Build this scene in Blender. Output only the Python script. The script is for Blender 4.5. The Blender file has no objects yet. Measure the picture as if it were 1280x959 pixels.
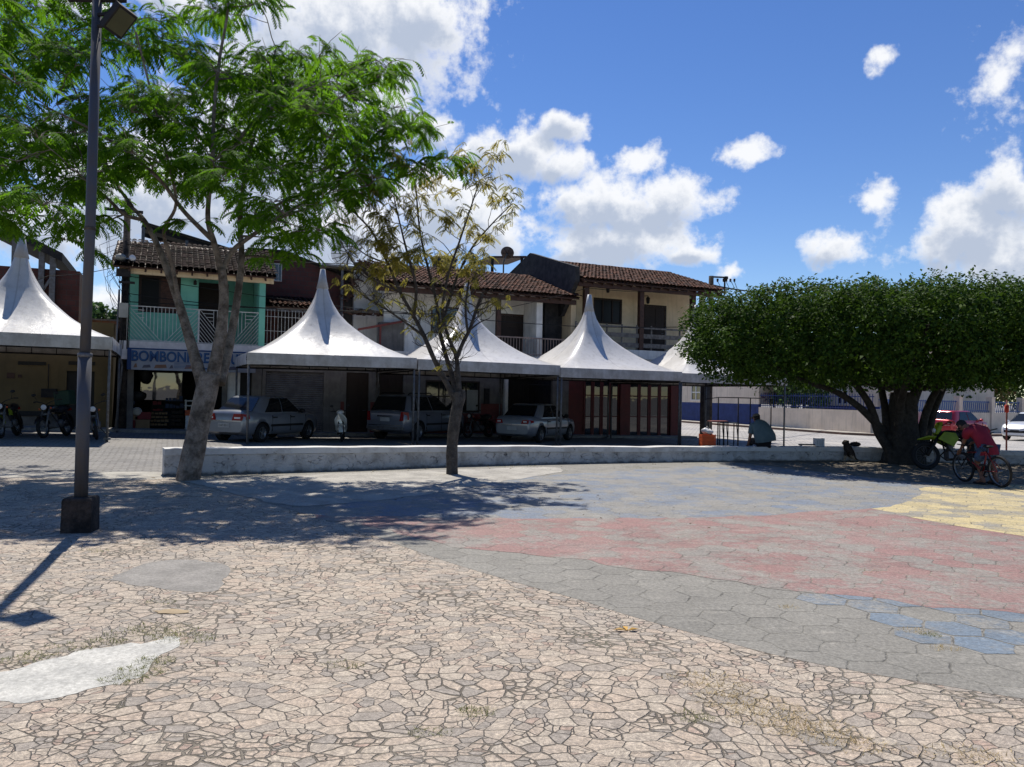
import bpy, bmesh, math, random
from mathutils import Vector, Matrix, noise as mnoise
R = math.radians
random.seed(7)
sc = bpy.context.scene
COL = sc.collection

# ------------------------------------------------------------------ camera model
CH = 1.62; ROLL = R(1.1); PITCH = math.atan(14.5 / 960)
def ray(px, py):
    x = (px - 640) / 960; y = -(py - 479.5) / 960
    xr = x * math.cos(ROLL) - y * math.sin(ROLL); yr = x * math.sin(ROLL) + y * math.cos(ROLL)
    return Vector((xr, math.cos(PITCH) - yr * math.sin(PITCH), math.sin(PITCH) + yr * math.cos(PITCH)))
def G(px, py, z=0.0):
    d = ray(px, py); k = (z - CH) / d.z
    return Vector((0, 0, CH)) + d * k
def AT(px, py, Y):
    d = ray(px, py); return Vector((0, 0, CH)) + d * (Y / d.y)
FA = R(24); P0 = Vector((-7.83, 22.75, 0))
FE = Vector((math.cos(FA), math.sin(FA), 0)); FN = Vector((-math.sin(FA), math.cos(FA), 0))
def FP(px, py, t):
    d = ray(px, py); O = Vector((0, 0, CH))
    k = (P0 + FN * t - O).dot(FN) / d.dot(FN); Q = O + d * k
    return (Q - P0).dot(FE), Q.z
def fs(px, t, py=480): return FP(px, py, t)[0]
def fz(px, py, t): return FP(px, py, t)[1]
def W(s, t, z=0): 
    v = P0 + FE * s + FN * t; return Vector((v.x, v.y, z))
def smooth(a, b, x):
    x = min(1, max(0, (x - a) / (b - a))); return x * x * (3 - 2 * x)
def gz(x, y):
    d = Vector((x, y, 0)) - P0; s = d.dot(FE); t = d.dot(FN)
    f = -0.0125 * min(s, 20) if s > 0 else -0.028 * max(s, -6)
    return f * smooth(-4.5, -0.3, t)
def gzs(s, t):
    v = W(s, t); return gz(v.x, v.y)

cam = bpy.data.cameras.new('camera'); co = bpy.data.objects.new('camera', cam); COL.objects.link(co)
cam.sensor_width = 36; cam.lens = 27; cam.clip_end = 3000; cam.clip_start = 0.05
Fw = Vector((0, math.cos(PITCH), math.sin(PITCH))); Up = Vector((0, -math.sin(PITCH), math.cos(PITCH))); Rx = Vector((1, 0, 0))
ri = Rx * math.cos(ROLL) + Up * math.sin(ROLL); upv = Up * math.cos(ROLL) - Rx * math.sin(ROLL)
co.matrix_world = Matrix(((ri.x, upv.x, -Fw.x, 0), (ri.y, upv.y, -Fw.y, 0), (ri.z, upv.z, -Fw.z, CH), (0, 0, 0, 1)))
sc.camera = co

# ------------------------------------------------------------------ object helpers
ORG = {}
def empty(name, loc, label, cat, group=None, rz=0.0, org=None):
    o = bpy.data.objects.new(name, None); COL.objects.link(o)
    o.empty_display_size = 0.3
    o.location = loc; o.rotation_euler = (0, 0, rz)
    ORG[o] = Vector(org) if org is not None else Vector(loc)
    tag(o, label, cat, group); return o
def fthing(name, s, t, z, label, cat, group=None):     # thing built in street-front coordinates (along, inward, up)
    return empty(name, W(s, t, z), label, cat, group, FA, (s, t, z))
def tag(o, label, cat, group=None):
    o['label'] = label; o['category'] = cat
    if group: o['group'] = group
    return o
def copy_tree(o, parent=None):
    c = o.copy(); COL.objects.link(c)
    if parent: c.parent = parent
    for ch in list(o.children): copy_tree(ch, c)
    return c
class MB:
    def __init__(s): s.v = []; s.f = []; s.mi = []; s.sm = []
    def add(s, vs, fs, mi=0, sm=False):
        b = len(s.v); s.v += [tuple(q) for q in vs]
        for f in fs: s.f.append([b + i for i in f]); s.mi.append(mi); s.sm.append(sm)
        return s
    def box(s, x0, x1, y0, y1, z0, z1, mi=0):
        v = [(x, y, z) for z in (z0, z1) for y in (y0, y1) for x in (x0, x1)]
        return s.add(v, [(0, 2, 3, 1), (4, 5, 7, 6), (0, 1, 5, 4), (2, 6, 7, 3), (0, 4, 6, 2), (1, 3, 7, 5)], mi)
    def bar(s, a, b, w, h=None, mi=0):                 # rectangular bar from a to b
        a = Vector(a); b = Vector(b); h = h or w; d = (b - a).normalized()
        u = d.cross(Vector((0, 0, 1))) 
        if u.length < 1e-3: u = Vector((1, 0, 0))
        u.normalize(); n = u.cross(d)
        v = []
        for p in (a, b):
            for i, j in ((-1, -1), (1, -1), (1, 1), (-1, 1)): v.append(p + u * (i * w / 2) + n * (j * h / 2))
        return s.add(v, [(3, 2, 1, 0), (4, 5, 6, 7), (0, 1, 5, 4), (1, 2, 6, 5), (2, 3, 7, 6), (3, 0, 4, 7)], mi)
    def tube(s, pts, rad, n=8, mi=0, caps=True):
        pts = [Vector(p) for p in pts]
        if not isinstance(rad, (list, tuple)): rad = [rad] * len(pts)
        vs = []; u = None
        for i, p in enumerate(pts):
            d = (pts[min(i + 1, len(pts) - 1)] - pts[max(i - 1, 0)])
            if d.length < 1e-6: d = Vector((0, 0, 1))
            d.normalize()
            if u is None:
                u = d.orthogonal().normalized()
            else:
                u = (u - d * u.dot(d))
                if u.length < 1e-4: u = d.orthogonal()
                u.normalize()
            w = d.cross(u)
            for k in range(n):
                a = 2 * math.pi * k / n
                vs.append(p + (u * math.cos(a) + w * math.sin(a)) * rad[i])
        fs = []
        for i in range(len(pts) - 1):
            for k in range(n):
                fs.append((i * n + k, i * n + (k + 1) % n, (i + 1) * n + (k + 1) % n, (i + 1) * n + k))
        b = len(s.v); s.add(vs, fs, mi, True)
        if caps:
            s.f.append([b + k for k in range(n)][::-1]); s.mi.append(mi); s.sm.append(False)
            s.f.append([b + (len(pts) - 1) * n + k for k in range(n)]); s.mi.append(mi); s.sm.append(False)
        return s
    def lathe(s, prof, c=(0, 0, 0), n=20, axis='z', mi=0, sm=True):
        vs = []
        for r, h in prof:
            for k in range(n):
                a = 2 * math.pi * k / n; x, y = r * math.cos(a), r * math.sin(a)
                q = {'z': (x, y, h), 'y': (x, h, y), 'x': (h, x, y)}[axis]
                vs.append((c[0] + q[0], c[1] + q[1], c[2] + q[2]))
        fs = []
        for i in range(len(prof) - 1):
            for k in range(n): fs.append((i * n + k, i * n + (k + 1) % n, (i + 1) * n + (k + 1) % n, (i + 1) * n + k))
        return s.add(vs, fs, mi, sm)
    def ball(s, c, r, mi=0, nu=12, nv=8, sm=True):
        r = (r, r, r) if not isinstance(r, (tuple, list)) else r
        vs = []
        for j in range(nv + 1):
            th = math.pi * j / nv
            for k in range(nu):
                a = 2 * math.pi * k / nu
                vs.append((c[0] + r[0] * math.sin(th) * math.cos(a), c[1] + r[1] * math.sin(th) * math.sin(a), c[2] + r[2] * math.cos(th)))
        fs = [(j * nu + k, j * nu + (k + 1) % nu, (j + 1) * nu + (k + 1) % nu, (j + 1) * nu + k) for j in range(nv) for k in range(nu)]
        return s.add(vs, fs, mi, sm)
    def prism(s, poly, d, mi=0):                       # closed planar polygon (3D points) extruded by vector d
        n = len(poly); d = Vector(d); vs = [Vector(p) for p in poly] + [Vector(p) + d for p in poly]
        return s.add(vs, [tuple(range(n))[::-1], tuple(range(n, 2 * n))] + [(i, (i + 1) % n, n + (i + 1) % n, n + i) for i in range(n)], mi)
    def mesh(s, name, off=Vector((0, 0, 0)), mats=()):
        me = bpy.data.meshes.new(name)
        me.from_pydata([(a - off[0], b - off[1], c - off[2]) for a, b, c in s.v], [], s.f)
        for m in mats: me.materials.append(m)
        me.polygons.foreach_set('material_index', s.mi); me.polygons.foreach_set('use_smooth', s.sm)
        me.validate(); me.update(); return me
    def build(s, name, mats, parent=None, fix=True, bevel=0):
        if not isinstance(mats, (list, tuple)): mats = [mats]
        off = ORG[parent] if parent is not None else Vector((0, 0, 0))
        me = s.mesh(name, off, mats)
        if fix:
            bm = bmesh.new(); bm.from_mesh(me); bmesh.ops.recalc_face_normals(bm, faces=bm.faces); bm.to_mesh(me); bm.free()
        o = bpy.data.objects.new(name, me); COL.objects.link(o)
        if parent is not None: o.parent = parent; ORG[o] = off
        if bevel:
            m = o.modifiers.new('b', 'BEVEL'); m.width = bevel; m.segments = 2; m.limit_method = 'ANGLE'
        return o
    def top(s, name, mats, loc, label, cat, group=None, rz=0, org=None, fix=True):   # a thing that is one mesh
        if not isinstance(mats, (list, tuple)): mats = [mats]
        org = Vector(org) if org is not None else Vector(loc)
        me = s.mesh(name, org, mats)
        if fix:
            bm = bmesh.new(); bm.from_mesh(me); bmesh.ops.recalc_face_normals(bm, faces=bm.faces); bm.to_mesh(me); bm.free()
        o = bpy.data.objects.new(name, me); COL.objects.link(o); o.location = loc; o.rotation_euler = (0, 0, rz)
        ORG[o] = org; return tag(o, label, cat, group)
def struct(o, kind='structure'): o['kind'] = kind; return o
def evaluated(o):
    dg = bpy.context.evaluated_depsgraph_get(); dg.update()
    me = bpy.data.meshes.new_from_object(o.evaluated_get(dg)); return me
def text_mb(body, size, depth, xscale=1.0, off=0.0):
    cu = bpy.data.curves.new('t', 'FONT'); cu.body = body; cu.size = size; cu.extrude = depth; cu.align_x = 'LEFT'; cu.offset = off
    o = bpy.data.objects.new('t', cu); COL.objects.link(o)
    me = evaluated(o); vs = [v.co.copy() for v in me.vertices]; fs = [tuple(p.vertices) for p in me.polygons]
    bpy.data.objects.remove(o); bpy.data.curves.remove(cu)
    return [Vector((v.x * xscale, v.y, v.z)) for v in vs], fs

# ------------------------------------------------------------------ materials
def nn(nt, typ, props=None, **inp):
    n = nt.nodes.new(typ)
    for k, v in (props or {}).items(): setattr(n, k, v)
    for k, v in inp.items():
        key = int(k[1:]) if k[0] == 'i' and k[1:].isdigit() else k.replace('_', ' ')
        s = n.inputs[key]
        if isinstance(v, bpy.types.NodeSocket): nt.links.new(v, s)
        else: s.default_value = v
    return n
def newmat(name):
    m = bpy.data.materials.new(name); m.use_nodes = True; nt = m.node_tree
    b = nt.nodes['Principled BSDF']; return m, nt, b
def c4(c): return (c[0], c[1], c[2], 1)
def math_(nt, op, a, b=0.0, c=None, clamp=False):
    n = nt.nodes.new('ShaderNodeMath'); n.operation = op; n.use_clamp = clamp
    for i, v in enumerate((a, b) + ((c,) if c is not None else ())):
        if isinstance(v, bpy.types.NodeSocket): nt.links.new(v, n.inputs[i])
        else: n.inputs[i].default_value = v
    return n.outputs[0]
def vmath(nt, op, a, b=(0, 0, 0)):
    n = nt.nodes.new('ShaderNodeVectorMath'); n.operation = op
    for i, v in enumerate((a, b)):
        if isinstance(v, bpy.types.NodeSocket): nt.links.new(v, n.inputs[i])
        else: n.inputs[i].default_value = v
    return n
def mixc(nt, f, a, b, blend='MIX'):
    n = nt.nodes.new('ShaderNodeMix'); n.data_type = 'RGBA'; n.blend_type = blend; n.clamp_factor = True; n.clamp_result = False
    for s, v in ((n.inputs[0], f), (n.inputs[6], a), (n.inputs[7], b)):
        if isinstance(v, bpy.types.NodeSocket): nt.links.new(v, s)
        else: s.default_value = v if isinstance(v, float) else (c4(v) if len(v) == 3 else v)
    return n.outputs[2]
def ramp(nt, f, lo, hi, a=0.0, b=1.0):
    n = nt.nodes.new('ShaderNodeMapRange'); n.interpolation_type = 'SMOOTHSTEP'
    nt.links.new(f, n.inputs[0]); n.inputs[1].default_value = lo; n.inputs[2].default_value = hi; n.inputs[3].default_value = a; n.inputs[4].default_value = b
    return n.outputs[0]
def noise(nt, vec, scale, detail=5, rough=.6, dist=0.0):
    n = nn(nt, 'ShaderNodeTexNoise', Scale=scale, Detail=detail, Roughness=rough, Distortion=dist)
    if vec is not None: nt.links.new(vec, n.inputs['Vector'])
    return n.outputs[0]
def bump(nt, b, h, strength, dist):
    n = nn(nt, 'ShaderNodeBump', Strength=strength, Distance=dist, Height=h); nt.links.new(n.outputs[0], b.inputs['Normal'])
def grain(nt, c, P, amt=.5, sc_=45, lo=.62, hi=1.3):
    n = noise(nt, P, sc_, 7, .78)
    f = ramp(nt, n, .34, .66, lo, hi)
    k = nn(nt, 'ShaderNodeCombineColor'); [nt.links.new(f, k.inputs[i]) for i in range(3)]
    return mixc(nt, amt, c, k.outputs[0], 'MULTIPLY')
def objco(nt): return nt.nodes.new('ShaderNodeTexCoord').outputs['Object']
def mat(name, col, rough=.6, col2=None, scale=3.0, metal=0.0, bmp=0.0, bscale=30, bdist=.01, spec=.3, lo=.35, hi=.65, streak=0):
    m, nt, b = newmat(name); P = objco(nt)
    b.inputs['Roughness'].default_value = rough; b.inputs['Metallic'].default_value = metal; b.inputs['Specular IOR Level'].default_value = spec
    col2 = col2 or tuple(c * .8 for c in col)
    n1 = noise(nt, P, scale, 6, .65)
    c = mixc(nt, ramp(nt, n1, lo, hi), col, col2)
    if streak:
        q = vmath(nt, 'MULTIPLY', P, (6, 6, .35)).outputs[0]
        c = mixc(nt, ramp(nt, noise(nt, q, 1.3, 5, .6), .5, .75, 0, streak), c, tuple(v * .35 for v in col))
    nt.links.new(c, b.inputs['Base Color'])
    if name.startswith(('cement', 'litter', 'concrete', 'dark_concrete', 'bark')): c = grain(nt, grain(nt, c, P, .6, 30, .6, 1.25), P, .4, 90, .65, 1.25); nt.links.new(c, b.inputs['Base Color'])
    if bmp: bump(nt, b, noise(nt, P, bscale, 4, .6), bmp, bdist)
    return m
MT = {}
def mk(key, *a, **k): MT[key] = mat(key, *a, **k); return MT[key]
mk('dark_metal', (.02, .02, .022), .8, (.035, .032, .03), 6, .0, spec=.15)
mk('galvanised', (.15, .155, .17), .55, (.1, .095, .09), 9, .3)
mk('white_metal', (.62, .62, .6), .5, (.45, .43, .4), 5)
mk('concrete', (.3, .29, .27), .9, (.2, .19, .18), 4, bmp=.5, bscale=40)
mk('dark_concrete', (.06, .048, .042), .95, (.014, .013, .013), 5, bmp=.9, bscale=25, bdist=.02)
mk('white_plaster', (.8, .77, .71), .85, (.62, .59, .54), 1.6, bmp=.15, streak=.45)
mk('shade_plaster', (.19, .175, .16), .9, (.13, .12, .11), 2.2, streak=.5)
mk('cream_plaster', (.74, .58, .37), .85, (.63, .48, .3), 1.5, bmp=.15, streak=.3)
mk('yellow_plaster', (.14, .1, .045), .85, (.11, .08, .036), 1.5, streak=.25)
mk('green_plaster', (.19, .5, .38), .8, (.15, .43, .33), 1.5, streak=.2)
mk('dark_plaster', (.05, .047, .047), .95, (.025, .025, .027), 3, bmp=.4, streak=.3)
mk('maroon', (.13, .022, .02), .6, (.09, .02, .018), 3)
mk('maroon_dado', (.17, .045, .038), .75, (.12, .035, .03), 2)
mk('brown_wood', (.075, .034, .022), .6, (.045, .022, .015), 7)
mk('grey_wood', (.2, .18, .16), .8, (.1, .09, .08), 6)
mk('dark_wood', (.03, .018, .013), .6)
mk('black', (.012, .012, .013), .6)
mk('rubber', (.016, .016, .017), .85)
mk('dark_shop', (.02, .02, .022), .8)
mk('blue_dado', (.025, .045, .17), .7, (.018, .032, .12), 2)
mk('pale_wall', (.8, .66, .52), .9, (.68, .56, .44), 1.2, streak=.45, bmp=.2)
mk('grey_box', (.3, .3, .27), .6)
mk('blue_tank', (.02, .05, .12), .5)
mk('chrome', (.6, .6, .62), .15, metal=1.0)
mk('rim', (.2, .205, .215), .4, metal=.6)
mk('red_plastic', (.5, .04, .02), .45)
mk('orange_plastic', (.55, .1, .03), .5, (.45, .08, .03), 4)
mk('white_plastic', (.7, .7, .7), .4)
mk('tail_red', (.25, .008, .01), .2)
mk('lamp_white', (.7, .7, .72), .1)
mk('plate', (.42, .43, .44), .5)
mk('plate_ink', (.03, .03, .035), .6)
mk('lime', (.22, .3, .012), .45, (.16, .21, .01), 4)
mk('skin_brown', (.19, .09, .055), .6, (.16, .075, .045), 8)
mk('tee_red', (.21, .013, .03), .85, (.17, .01, .024), 6, bmp=.3, bscale=14)
mk('denim', (.06, .1, .17), .9, (.035, .06, .11), 9, bmp=.3)
mk('hair', (.01, .008, .007), .7)
mk('teal_shirt', (.1, .145, .16), .85, (.075, .115, .13), 5, bmp=.3, bscale=12)
mk('trousers', (.012, .013, .017), .9)
mk('cap_cloth', (.14, .12, .085), .9)
mk('dog_coat', (.05, .04, .032), .9, (.02, .016, .014), 9)
mk('dog_tan', (.32, .25, .18), .9)
mk('sign_white', (.3, .33, .38), .5, (.25, .28, .33), 3)
mk('sign_blue', (.01, .045, .16), .5)
mk('sign_mid', (.03, .11, .26), .5)
mk('sign_brown', (.22, .12, .08), .6)
mk('sign_grey', (.1, .1, .13), .6)
mk('tile_white', (.6, .58, .58), .35, (.5, .48, .48), 4)
mk('cardboard', (.28, .18, .1), .9)
mk('bag_blue', (.05, .07, .13), .7); mk('bag_red', (.2, .03, .03), .7); mk('bag_cream', (.5, .45, .36), .7)
mk('bark_pale', (.29, .24, .195), .95, (.1, .078, .06), 5, bmp=1, bscale=18, bdist=.03)
mk('bark_dark', (.1, .085, .072), .95, (.05, .042, .036), 9, bmp=1, bscale=22, bdist=.03)
mk('bark_ficus', (.055, .05, .044), .95, (.03, .027, .024), 8, bmp=1, bscale=14, bdist=.03)
mk('cable', (.012, .012, .012), .8)
mk('ficus_core', (.012, .02, .008), .95)

def paint(key, col, rough=.3):
    m, nt, b = newmat(key); P = objco(nt)
    c = mixc(nt, ramp(nt, noise(nt, P, 2.5, 5), .4, .7, 0, .35), col, tuple(v * .7 for v in col))
    nt.links.new(c, b.inputs['Base Color']); b.inputs['Roughness'].default_value = rough
    b.inputs['Metallic'].default_value = .3; b.inputs['Coat Weight'].default_value = .6; b.inputs['Coat Roughness'].default_value = .06
    MT[key] = m
paint('paint_silver', (.22, .235, .265)); paint('paint_grey', (.16, .175, .215)); paint('paint_red', (.42, .02, .03)); paint('paint_white', (.72, .74, .76))
paint('paint_black', (.015, .015, .017)); paint('paint_cream', (.6, .58, .52))
def glass(key, col, rough=.05, spec=.5):
    m, nt, b = newmat(key); b.inputs['Base Color'].default_value = c4(col); b.inputs['Roughness'].default_value = rough
    b.inputs['Specular IOR Level'].default_value = spec
    bump(nt, b, noise(nt, objco(nt), 2.5, 2), .02, .05); MT[key] = m
glass('car_glass', (.012, .014, .016)); glass('window_glass', (.015, .018, .022), .04, .8); glass('dark_opening', (.008, .008, .009), .3, .2)
def mirror_glass(key, ior, col=(.02, .022, .024)):
    m, nt, b = newmat(key); b.inputs['Base Color'].default_value = c4(col); b.inputs['Roughness'].default_value = .02
    b.inputs['IOR'].default_value = ior; bump(nt, b, noise(nt, objco(nt), 1.6, 2), .03, .05); MT[key] = m
mirror_glass('door_glass', 1.7); mirror_glass('shop_glass', 2.1)

def leafmat(key, a, b_, c_=None, trans=.35, rough=.6, hue_scale=1.2, spec=.25):
    m, nt, b = newmat(key); P = objco(nt)
    geo = nt.nodes.new('ShaderNodeNewGeometry')
    c = mixc(nt, geo.outputs['Random Per Island'], a, b_)
    if c_ is not None: c = mixc(nt, ramp(nt, noise(nt, P, hue_scale, 3), .5, .66), c, c_)
    nt.links.new(c, b.inputs['Base Color']); b.inputs['Roughness'].default_value = rough; b.inputs['Specular IOR Level'].default_value = spec
    tr = nn(nt, 'ShaderNodeBsdfTranslucent'); nt.links.new(mixc(nt, .5, c, tuple(min(1, v * 2.2) for v in b_)), tr.inputs[0])
    mx = nn(nt, 'ShaderNodeMixShader', Fac=trans); nt.links.new(b.outputs[0], mx.inputs[1]); nt.links.new(tr.outputs[0], mx.inputs[2])
    nt.links.new(mx.outputs[0], nt.nodes['Material Output'].inputs[0]); MT[key] = m
leafmat('leaf_feathery', (.026, .085, .005), (.1, .21, .009), (.05, .145, .006), .5, .75, spec=.08)
leafmat('leaf_yellowing', (.11, .12, .022), (.26, .22, .04), (.07, .11, .016), .45, .7, spec=.1)
leafmat('leaf_ficus', (.01, .032, .006), (.065, .12, .013), (.018, .05, .006), .22, .65, spec=.12, hue_scale=2.6)
leafmat('leaf_far', (.02, .05, .015), (.06, .11, .03), None, .3)
leafmat('leaf_bougain', (.05, .09, .02), (.16, .19, .05), (.3, .06, .08), .3, hue_scale=.9)
leafmat('grass_green', (.1, .13, .03), (.2, .2, .07), None, .3)
leafmat('grass_dry', (.5, .4, .22), (.38, .3, .16), None, .3)

def crazy_paving():
    m, nt, b = newmat('crazy_paving'); P = objco(nt)
    w = nn(nt, 'ShaderNodeTexNoise', Scale=.8, Detail=1, Roughness=.4); nt.links.new(P, w.inputs[0])
    off = vmath(nt, 'MULTIPLY', vmath(nt, 'SUBTRACT', w.outputs['Color'], (.5, .5, .5)).outputs[0], (.5, .5, 0)).outputs[0]
    w2 = nn(nt, 'ShaderNodeTexNoise', Scale=14, Detail=3); nt.links.new(P, w2.inputs[0])
    off2 = vmath(nt, 'MULTIPLY', vmath(nt, 'SUBTRACT', w2.outputs['Color'], (.5, .5, .5)).outputs[0], (.03, .03, 0)).outputs[0]
    p = vmath(nt, 'ADD', vmath(nt, 'ADD', P, off).outputs[0], off2).outputs[0]
    p = vmath(nt, 'MULTIPLY', p, (8.8, 11.0, 0)).outputs[0]
    S = 1.0
    def vor(q):
        a = nn(nt, 'ShaderNodeTexVoronoi', {'feature': 'F1', 'voronoi_dimensions': '2D'}, Scale=S, Randomness=1.0); nt.links.new(q, a.inputs['Vector'])
        e = nn(nt, 'ShaderNodeTexVoronoi', {'feature': 'DISTANCE_TO_EDGE', 'voronoi_dimensions': '2D'}, Scale=S, Randomness=1.0); nt.links.new(q, e.inputs['Vector'])
        return a.outputs['Color'], e.outputs['Distance']
    ca, ea = vor(p); cb, eb = vor(vmath(nt, 'MULTIPLY', vmath(nt, 'ADD', p, (31.7, 12.3, 0)).outputs[0], (1.75, 1.6, 0)).outputs[0])
    # some of the big stones are broken up into small ones
    sa_ = nn(nt, 'ShaderNodeSeparateColor'); nt.links.new(ca, sa_.inputs[0])
    small = math_(nt, 'GREATER_THAN', math_(nt, 'ADD', sa_.outputs[2], math_(nt, 'MULTIPLY', noise(nt, P, .7, 3), .8)), 1.06)
    ebs = math_(nt, 'MINIMUM', ea, math_(nt, 'MULTIPLY', eb, .7))
    mx_ = nt.nodes.new('ShaderNodeMix'); nt.links.new(small, mx_.inputs[0]); nt.links.new(ea, mx_.inputs[2]); nt.links.new(ebs, mx_.inputs[3]); edist = mx_.outputs[0]
    sep = nn(nt, 'ShaderNodeSeparateColor'); nt.links.new(mixc(nt, small, ca, cb), sep.inputs[0])
    pink = mixc(nt, sep.outputs[0], (.52, .415, .32), (.53, .455, .36))
    tone = mixc(nt, ramp(nt, sep.outputs[1], .58, .9), pink, (.35, .31, .265))
    tone = mixc(nt, ramp(nt, sep.outputs[2], .8, .98), tone, (.45, .325, .255))
    sv = vmath(nt, 'MULTIPLY', P, (1, 3.5, 1)).outputs[0]
    rot = nn(nt, 'ShaderNodeVectorRotate', {'rotation_type': 'Z_AXIS'}, Angle=.0); nt.links.new(P, rot.inputs[0]); nt.links.new(math_(nt, 'MULTIPLY', sep.outputs[2], 6.28), rot.inputs['Angle'])
    gr = noise(nt, vmath(nt, 'MULTIPLY', rot.outputs[0], (18, 70, 1)).outputs[0], 1, 5, .7)
    tone = mixc(nt, ramp(nt, gr, .4, .66, 0, .75), tone, (.24, .205, .175))
    wide = ramp(nt, noise(nt, P, 1.1, 4), .4, .72, -.015, .06)
    j = math_(nt, 'ADD', edist, math_(nt, 'MULTIPLY', math_(nt, 'SUBTRACT', noise(nt, P, 30, 4), .5), .07))
    stone = nn(nt, 'ShaderNodeMapRange', {'interpolation_type': 'SMOOTHSTEP'}, i1=0.0); nt.links.new(j, stone.inputs[0]); nt.links.new(wide, stone.inputs[1]); nt.links.new(math_(nt, 'ADD', wide, .05), stone.inputs[2])
    tone = grain(nt, tone, P, .75, 38, .6, 1.22)
    tone = grain(nt, tone, rot.outputs[0], .6, 14, .7, 1.2)
    mort = mixc(nt, ramp(nt, noise(nt, P, 2.2, 5), .4, .62), (.25, .218, .17), (.125, .105, .08))
    mort = mixc(nt, ramp(nt, noise(nt, P, .55, 5), .56, .68, 0, .6), mort, (.115, .12, .06))
    c = mixc(nt, stone.outputs[0], mort, tone)
    dust = ramp(nt, noise(nt, P, .5, 6, .65), .48, .72, 0, .55)
    c = mixc(nt, dust, c, (.3, .27, .235))
    mortpatch = ramp(nt, noise(nt, P, .85, 6, .7), .62, .68, 0, .75)
    c = mixc(nt, mortpatch, c, (.24, .225, .2))
    c = grain(nt, c, P, .5, 90, .65, 1.25)
    nt.links.new(c, b.inputs['Base Color']); b.inputs['Roughness'].default_value = .85
    h = math_(nt, 'ADD', math_(nt, 'MULTIPLY', stone.outputs[0], 1.0), math_(nt, 'MULTIPLY', gr, .35))
    h = math_(nt, 'ADD', h, math_(nt, 'MULTIPLY', sep.outputs[1], .4))
    bump(nt, b, math_(nt, 'ADD', h, math_(nt, 'MULTIPLY', noise(nt, P, 60, 5, .7), .6)), 1.0, .016); MT['crazy'] = m
crazy_paving()
HEXS = .37
def hexpave(key, col, wear=.5, gap=(.26, .23, .18), base=(.25, .24, .215), colvar=.8):
    m, nt, b = newmat(key); P = objco(nt)
    wob = nn(nt, 'ShaderNodeTexNoise', Scale=2.5, Detail=3); nt.links.new(P, wob.inputs[0])
    P2 = vmath(nt, 'ADD', P, vmath(nt, 'MULTIPLY', vmath(nt, 'SUBTRACT', wob.outputs['Color'], (.5, .5, .5)).outputs[0], (.14, .14, 0)).outputs[0]).outputs[0]
    # flat-topped hexagons: spacing sx between columns of the same row
    s = HEXS; rx, ry = s * math.sqrt(3), s
    A = vmath(nt, 'SUBTRACT', vmath(nt, 'MODULO', vmath(nt, 'ADD', P2, (rx * 300, ry * 300, 0)).outputs[0], (rx, ry, 1)).outputs[0], (rx / 2, ry / 2, 0)).outputs[0]
    B = vmath(nt, 'SUBTRACT', vmath(nt, 'MODULO', vmath(nt, 'ADD', P2, (rx * 300 + rx / 2, ry * 300 + ry / 2, 0)).outputs[0], (rx, ry, 1)).outputs[0], (rx / 2, ry / 2, 0)).outputs[0]
    A = vmath(nt, 'MULTIPLY', A, (1, 1, 0)).outputs[0]; B = vmath(nt, 'MULTIPLY', B, (1, 1, 0)).outputs[0]
    la = vmath(nt, 'LENGTH', A).outputs['Value']; lb = vmath(nt, 'LENGTH', B).outputs['Value']
    pick = math_(nt, 'LESS_THAN', la, lb)
    mx = nt.nodes.new('ShaderNodeMix'); mx.data_type = 'VECTOR'
    nt.links.new(pick, mx.inputs[0]); nt.links.new(B, mx.inputs[4]); nt.links.new(A, mx.inputs[5]); g = mx.outputs[1]
    ab = vmath(nt, 'ABSOLUTE', g).outputs[0]
    sp = nn(nt, 'ShaderNodeSeparateXYZ'); nt.links.new(ab, sp.inputs[0])
    hd = math_(nt, 'MAXIMUM', sp.outputs[1], math_(nt, 'ADD', math_(nt, 'MULTIPLY', sp.outputs[0], math.sqrt(3) / 2), math_(nt, 'MULTIPLY', sp.outputs[1], .5)))
    edge = math_(nt, 'SUBTRACT', s / 2, hd)                     # 0 at the joint
    cell = vmath(nt, 'SUBTRACT', vmath(nt, 'MULTIPLY', P2, (1, 1, 0)).outputs[0], g).outputs[0]
    cell = vmath(nt, 'SNAP', vmath(nt, 'ADD', cell, (.031, .017, 0)).outputs[0], (.06, .06, 1)).outputs[0]
    wn = nn(nt, 'ShaderNodeTexWhiteNoise', {'noise_dimensions': '3D'}); nt.links.new(cell, wn.inputs[0])
    conc = mixc(nt, ramp(nt, noise(nt, P, 1.4, 6, .65), .35, .7), base, tuple(v * .8 for v in base))
    conc = mixc(nt, ramp(nt, noise(nt, P, 9, 5, .7), .5, .75, 0, .4), conc, tuple(v * 1.35 for v in base))
    pc = mixc(nt, wn.outputs['Value'], col, tuple(v * colvar for v in col))
    n2 = math_(nt, 'ADD', math_(nt, 'MULTIPLY', noise(nt, P, 1.1, 7, .72), .7), math_(nt, 'MULTIPLY', noise(nt, P, 13, 4, .7), .3))
    n2 = math_(nt, 'ADD', n2, math_(nt, 'MULTIPLY', math_(nt, 'SUBTRACT', wn.outputs['Value'], .5), .14))
    c = mixc(nt, ramp(nt, n2, .62 - wear * .3, .72 - wear * .22, .08, .9), pc, conc)
    jn = math_(nt, 'ADD', edge, math_(nt, 'MULTIPLY', math_(nt, 'SUBTRACT', noise(nt, P, 16, 5, .75), .46), .05))
    jm = ramp(nt, jn, -.002, .012)
    gp = mixc(nt, ramp(nt, noise(nt, P, 1.6, 5, .7), .42, .6), gap, tuple(v * .3 for v in gap))
    c = mixc(nt, math_(nt, 'ADD', math_(nt, 'MULTIPLY', jm, .85), ramp(nt, noise(nt, P, .9, 4), .4, .7, 0, .15)), gp, c)
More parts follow.
